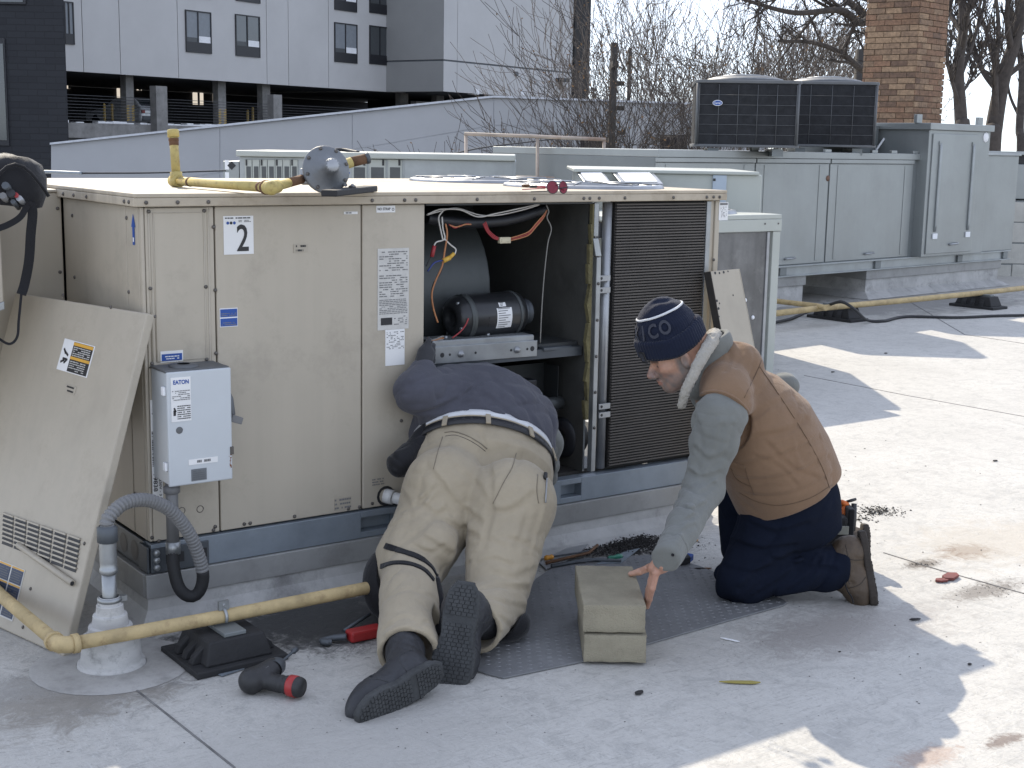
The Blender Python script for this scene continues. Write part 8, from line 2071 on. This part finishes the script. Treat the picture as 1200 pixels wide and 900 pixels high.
build(mb, 'studs', M_MAT, mt, kind='stuff')
# impact driver
M_TOOLB = mat('black_tool_plastic', (.020, .020, .021), .5, var=.2, scale=20, bump=.15, bscale=150, dirt=.25, dcol=(.08, .08, .08), dscale=14)
M_TOOLR = mat('red_tool_plastic', (.34, .025, .025), .4, var=.12)
dr = thing('impact_driver', 'black cordless driver with a red banded battery lying on the roof', 'power tool', on_z(320, 812))
hA = at(297, 800, 3.87); hB_ = at(326, 794, 3.93); bB = at(344, 808, 3.85)
g0 = on_z(318, 812)+Z_*.032; h0_ = on_z(297, 812)+Z_*.034; c0_ = on_z(346, 818)+Z_*.034; n0 = on_z(327, 800)+Z_*.055
def drv(P):
    d = rc(P, h0_+Z_*.004, n0-(n0-h0_)*.25, .033, .030); d = smin(d, rc(P, g0, c0_, .024, .026), .018); d = smin(d, ell(P, h0_-RT*.008, np.eye(3), (.032, .036, .034)), .015)
    ax_ = nrm(c0_-g0); t = (P-g0) @ ax_; return np.maximum(d+.0012*np.sin(t*330)*(t > .03)*(t < .07), t-np.linalg.norm(c0_-g0)-.012)
lo, hi = bounds(g0, h0_, c0_, n0, m=.06); lo[2] = .0005; sdf_obj('housing', drv, lo, hi, .003, M_TOOLB, dr)
ax_ = nrm(c0_-g0); mb = MB(); mb.lathe([(.028, -.018), (.0305, -.016), (.0305, .004), (.028, .006)], c0_, ax_, 20); build(mb, 'red_band', M_TOOLR, dr)
mb = MB(); mb.lathe([(.0285, .006), (.029, .012), (.026, .022), (0, .024)], c0_, ax_, 20); build(mb, 'battery', M_TOOLB, dr)
nd = nrm(on_z(363, 773)+Z_*.07-n0); mb = MB(); mb.lathe([(.026, -.03), (.025, -.006), (.017, .010), (.012, .016), (0, .016)], n0, nd, 18); build(mb, 'nose', M_RAILD, dr)
mb = MB(); mb.lathe([(.0042, .014), (.0042, .085), (.0085, .088), (.0085, .108), (.006, .110), (0, .110)], n0, nd, 10); build(mb, 'hex_bit', M_RAILD, dr)
tq = nrm(np.cross(ax_, FW)); p = (h0_+n0)/2-FW*.033+UP*.012; mb = MB(); mb.obox(p, (nrm(n0-h0_), UP, FW), (.018, .006, .001)); build(mb, 'name_strip', M_INKG, dr)
# red tubing cutter
pw = thing('pipe_cutter', 'red and black cutting tool lying behind the bent leg', 'tool', on_z(412, 752))
a = on_z(379, 757)+Z_*.014; b = on_z(408, 753)+Z_*.020; c = on_z(446, 745)+Z_*.020; e = nrm(c-b); w = np.cross(Z_, e)
mb = MB(); mb.obox((b+c)/2, (e, w, Z_), (np.linalg.norm(c-b)/2, .024, .017)); build(mb, 'red_body', M_TOOLR, pw, .007)
mb = MB(); mb.obox((b+c)/2+e*.02+w*.003+Z_*.004, (e, w, Z_), (np.linalg.norm(c-b)/2*.62, .0265, .010)); build(mb, 'black_grip', M_TOOLB, pw, .004)
mb = MB(); mb.tube(spline([b-e*.005, (a+b)/2+w*.012, a+w*.006, a-w*.01+e*.006, a-w*.016+e*.02]), [.011]*28+[.010]*5, 8); build(mb, 'hook_jaw', M_RAILD, pw)
mb = MB(); mb.tube([b+w*.03+Z_*.008, (b+c)/2+w*.05+Z_*.02, c+w*.07+Z_*.03], .006, 6); build(mb, 'lever', M_RAILD, pw)
# screwdrivers and small tools beyond the blocks
def driver(p0, p1, p2, m1, label, r=.011):
    q0, q1, q2 = [on_z(*p, 0)+Z_*(r+.004) for p in (p0, p1, p2)]; t = thing('screwdriver', label, 'screwdriver', (q0+q1)/2, 'screwdrivers by the curb'); d = nrm(q1-q0); l = np.linalg.norm(q1-q0)
    mb = MB(); mb.lathe([(0, 0), (r*.8, .003), (r, l*.25), (r*.75, l*.6), (r, l*.85), (r*.6, l)], q0, d, 10); build(mb, 'handle', m1, t); mb = MB(); mb.cyl(q1, q2, .0035, 6); build(mb, 'shank', M_RAILD, t)
driver((638, 659), (648, 657), (690, 650), mat('amber_handle', (.50, .22, .02), .35), 'amber handled screwdriver pointing right from the trouser leg')
driver((729, 656), (712, 659.5), (668, 664), mat('green_handle', (.02, .16, .10), .35), 'green handled screwdriver beyond the concrete blocks')
for k, (pts, r, m, nm, lab) in enumerate(((((640, 664), (690, 652), (700, 643)), .006, M_RUSTY, 'rusty_rod', 'thin rusty rod lying among the dirt by the curb'), (((646, 668), (690, 660), (728, 662)), .007, M_RAILD, 'steel_bar', 'dark flat bar lying along the upper edge of the mat'))):
    mb = MB(); mb.tube([on_z(*p, 0)+Z_*(r+.008) for p in pts], r, 6); o = build(mb, nm, m); tag(o, lab, 'rod')
mb = MB(); mb.prism([on_z(*q, .004) for q in ((632, 660), (670, 640), (690, 638), (676, 652), (640, 668))], Z_*.004); o = build(mb, 'metal_offcut', M_ALU); tag(o, 'crumpled grey metal offcut against the curb', 'metal sheet')
mb = MB(); mb.prism([on_z(*q, .008) for q in ((700, 661), (735, 646), (750, 643), (728, 660))], Z_*.003); o = build(mb, 'trowel_blade', M_RAIL); tag(o, 'thin grey blade lying beyond the concrete blocks', 'blade')
# crumbled dirt and specks
M_DIRT = mat('black_crumbled_dirt', (.022, .020, .019), .95, var=.4, scale=40)
M_CHIP = mat('brown_leaf_bits', (.14, .065, .03), .9, var=.3)
rd = random.Random(5)
def crumbs(name, m, spots, label, cat):
    mb = MB()
    for (px, py, sx, sy, n, smin_, smax_, hgt) in spots:
        for _ in range(n):
            x = rd.gauss(px, sx); y = rd.gauss(py, sy); p = on_z(x, y, 0)
            if p[1] > -.06 and p[0] < 2.4: continue
            s = rd.uniform(smin_, smax_); p = p+Z_*(s*.12+hgt*rd.random()*math.exp(-((x-px)/sx)**2)); k = [A3(rd.gauss(0, 1), rd.gauss(0, 1), rd.gauss(0, .6)) for _ in range(4)]
            V = [p+nrm(v)*s*rd.uniform(.6, 1.1) for v in (A3(1, 0, -.2)+k[0]*.3, A3(-.5, .8, -.2)+k[1]*.3, A3(-.5, -.8, -.2)+k[2]*.3, A3(0, 0, .7)+k[3]*.2)]; V = [A3(v[0], v[1], max(.001, p[2]+(v[2]-p[2])*.5)) for v in V]
            mb.add(V, [(0, 1, 3), (1, 2, 3), (2, 0, 3), (0, 2, 1)])
    o = build(mb, name, m); tag(o, label, cat); o['kind'] = 'stuff'; return o
crumbs('crumbled_dirt', M_DIRT, [(735, 640, 25, 6, 1500, .002, .009, .012), (752, 636, 12, 3, 500, .002, .008, .016), (700, 646, 26, 4, 400, .002, .007, .006), (765, 634, 14, 4, 160, .002, .008, .006), (1030, 600, 16, 3.5, 300, .0025, .009, .005), (1010, 608, 9, 2, 60, .003, .009, .004), (1080, 661, 10, 1.2, 40, .002, .007, 0)], 'black crumbled dirt strewn along the curb and on the white roof', 'dirt')
crumbs('roof_specks', M_DIRT, [(760, 700, 60, 22, 130, .0012, .004, 0), (900, 690, 120, 40, 80, .0012, .004, 0), (820, 640, 14, 12, 60, .002, .006, 0), (1050, 720, 90, 60, 60, .0015, .005, 0), (1060, 560, 90, 60, 60, .002, .007, 0), (700, 830, 160, 40, 60, .001, .004, 0), (300, 830, 160, 40, 60, .001, .004, 0), (1165, 690, 20, 6, 70, .0015, .005, 0)], 'tiny dark specks scattered over the white roof', 'specks')
# single bits one can point at
def bit(px, py, s, m, label, ang=0, asp=2.2, nm='debris_chip', cat='debris', n=6):
    p = on_z(px, py, .003); r = random.Random(int(px)); mb = MB(); u = A3(math.cos(ang), math.sin(ang), 0); v = A3(-u[1], u[0], 0)
    mb.prism([p+u*s*asp*.5*math.cos(2*math.pi*i/n)*r.uniform(.8, 1.15)+v*s*.5*math.sin(2*math.pi*i/n)*r.uniform(.7, 1.2) for i in range(n)], Z_*s*.2); o = build(mb, nm, m, None, .0008); return tag(o, label, cat)
M_MAROON = mat('dark_red_leaf', (.16, .035, .03), .7, var=.25)
bit(1114, 677, .05, M_MAROON, 'dark red leaf scrap on the sunlit roof, right', .2, 1.9, 'leaf_scrap', 'leaf'); bit(1104, 681, .035, M_MAROON, 'smaller dark red leaf scrap left of the larger one', -.3, 1.8, 'leaf_scrap', 'leaf')
bit(870, 800, .020, mat('yellow_straw', (.30, .25, .07), .8), 'flat yellow sliver on the shaded roof below the mat', -.62, 6, 'wood_sliver', 'sliver'); bit(856, 750, .012, M_SNOW, 'thin white plastic sliver near the mat edge', -1.15, 6, 'plastic_sliver', 'sliver')
bit(749, 812, .019, M_DIRT, 'black crumb in front of the concrete blocks', .3, 1.8); bit(815, 634, .018, mat('tan_leaf', (.38, .20, .06), .8), 'orange tan leaf chip beside the sleeve', .1, 1.8, 'leaf_chip', 'leaf'); bit(1073, 726, .016, M_DIRT, 'thin dark sliver on the shadow edge right of the boot', -.4, 2.6); bit(1136, 778.5, .013, M_DIRT, 'dark crumb near the tip of the big shadow', .2, 1.6)
bit(1166, 540, .018, M_DIRT, 'dark crumb far out on the sunlit roof', 0, 1.8); bit(976, 436, .02, M_DIRT, 'dark crumb right of the vest on the sunlit roof', 0, 1.8); bit(1038, 414, .022, M_DIRT, 'small dark crumb on the sunlit roof near the far shadow', 0, 1.6); bit(823, 667, .02, M_CHIP, 'curled brown leaf stem on the mat edge by the knee', -.4, 4, 'dry_twig', 'twig')
q = on_z(797, 657, .02); mb = MB(); mb.obox(q, (nrm(A3(.9, -.4, .2)), nrm(A3(.4, .9, 0)), Z_), (.035, .02, .014)); mb.obox(q+A3(.03, -.01, .006), (nrm(A3(.9, .3, .2)), nrm(A3(-.3, .9, 0)), Z_), (.02, .014, .012), 1); o = build(mb, 'spray_nozzle', [M_INK, M_BLUE], None, .004); tag(o, 'small black and blue fitting lying beside the cuff', 'fitting')
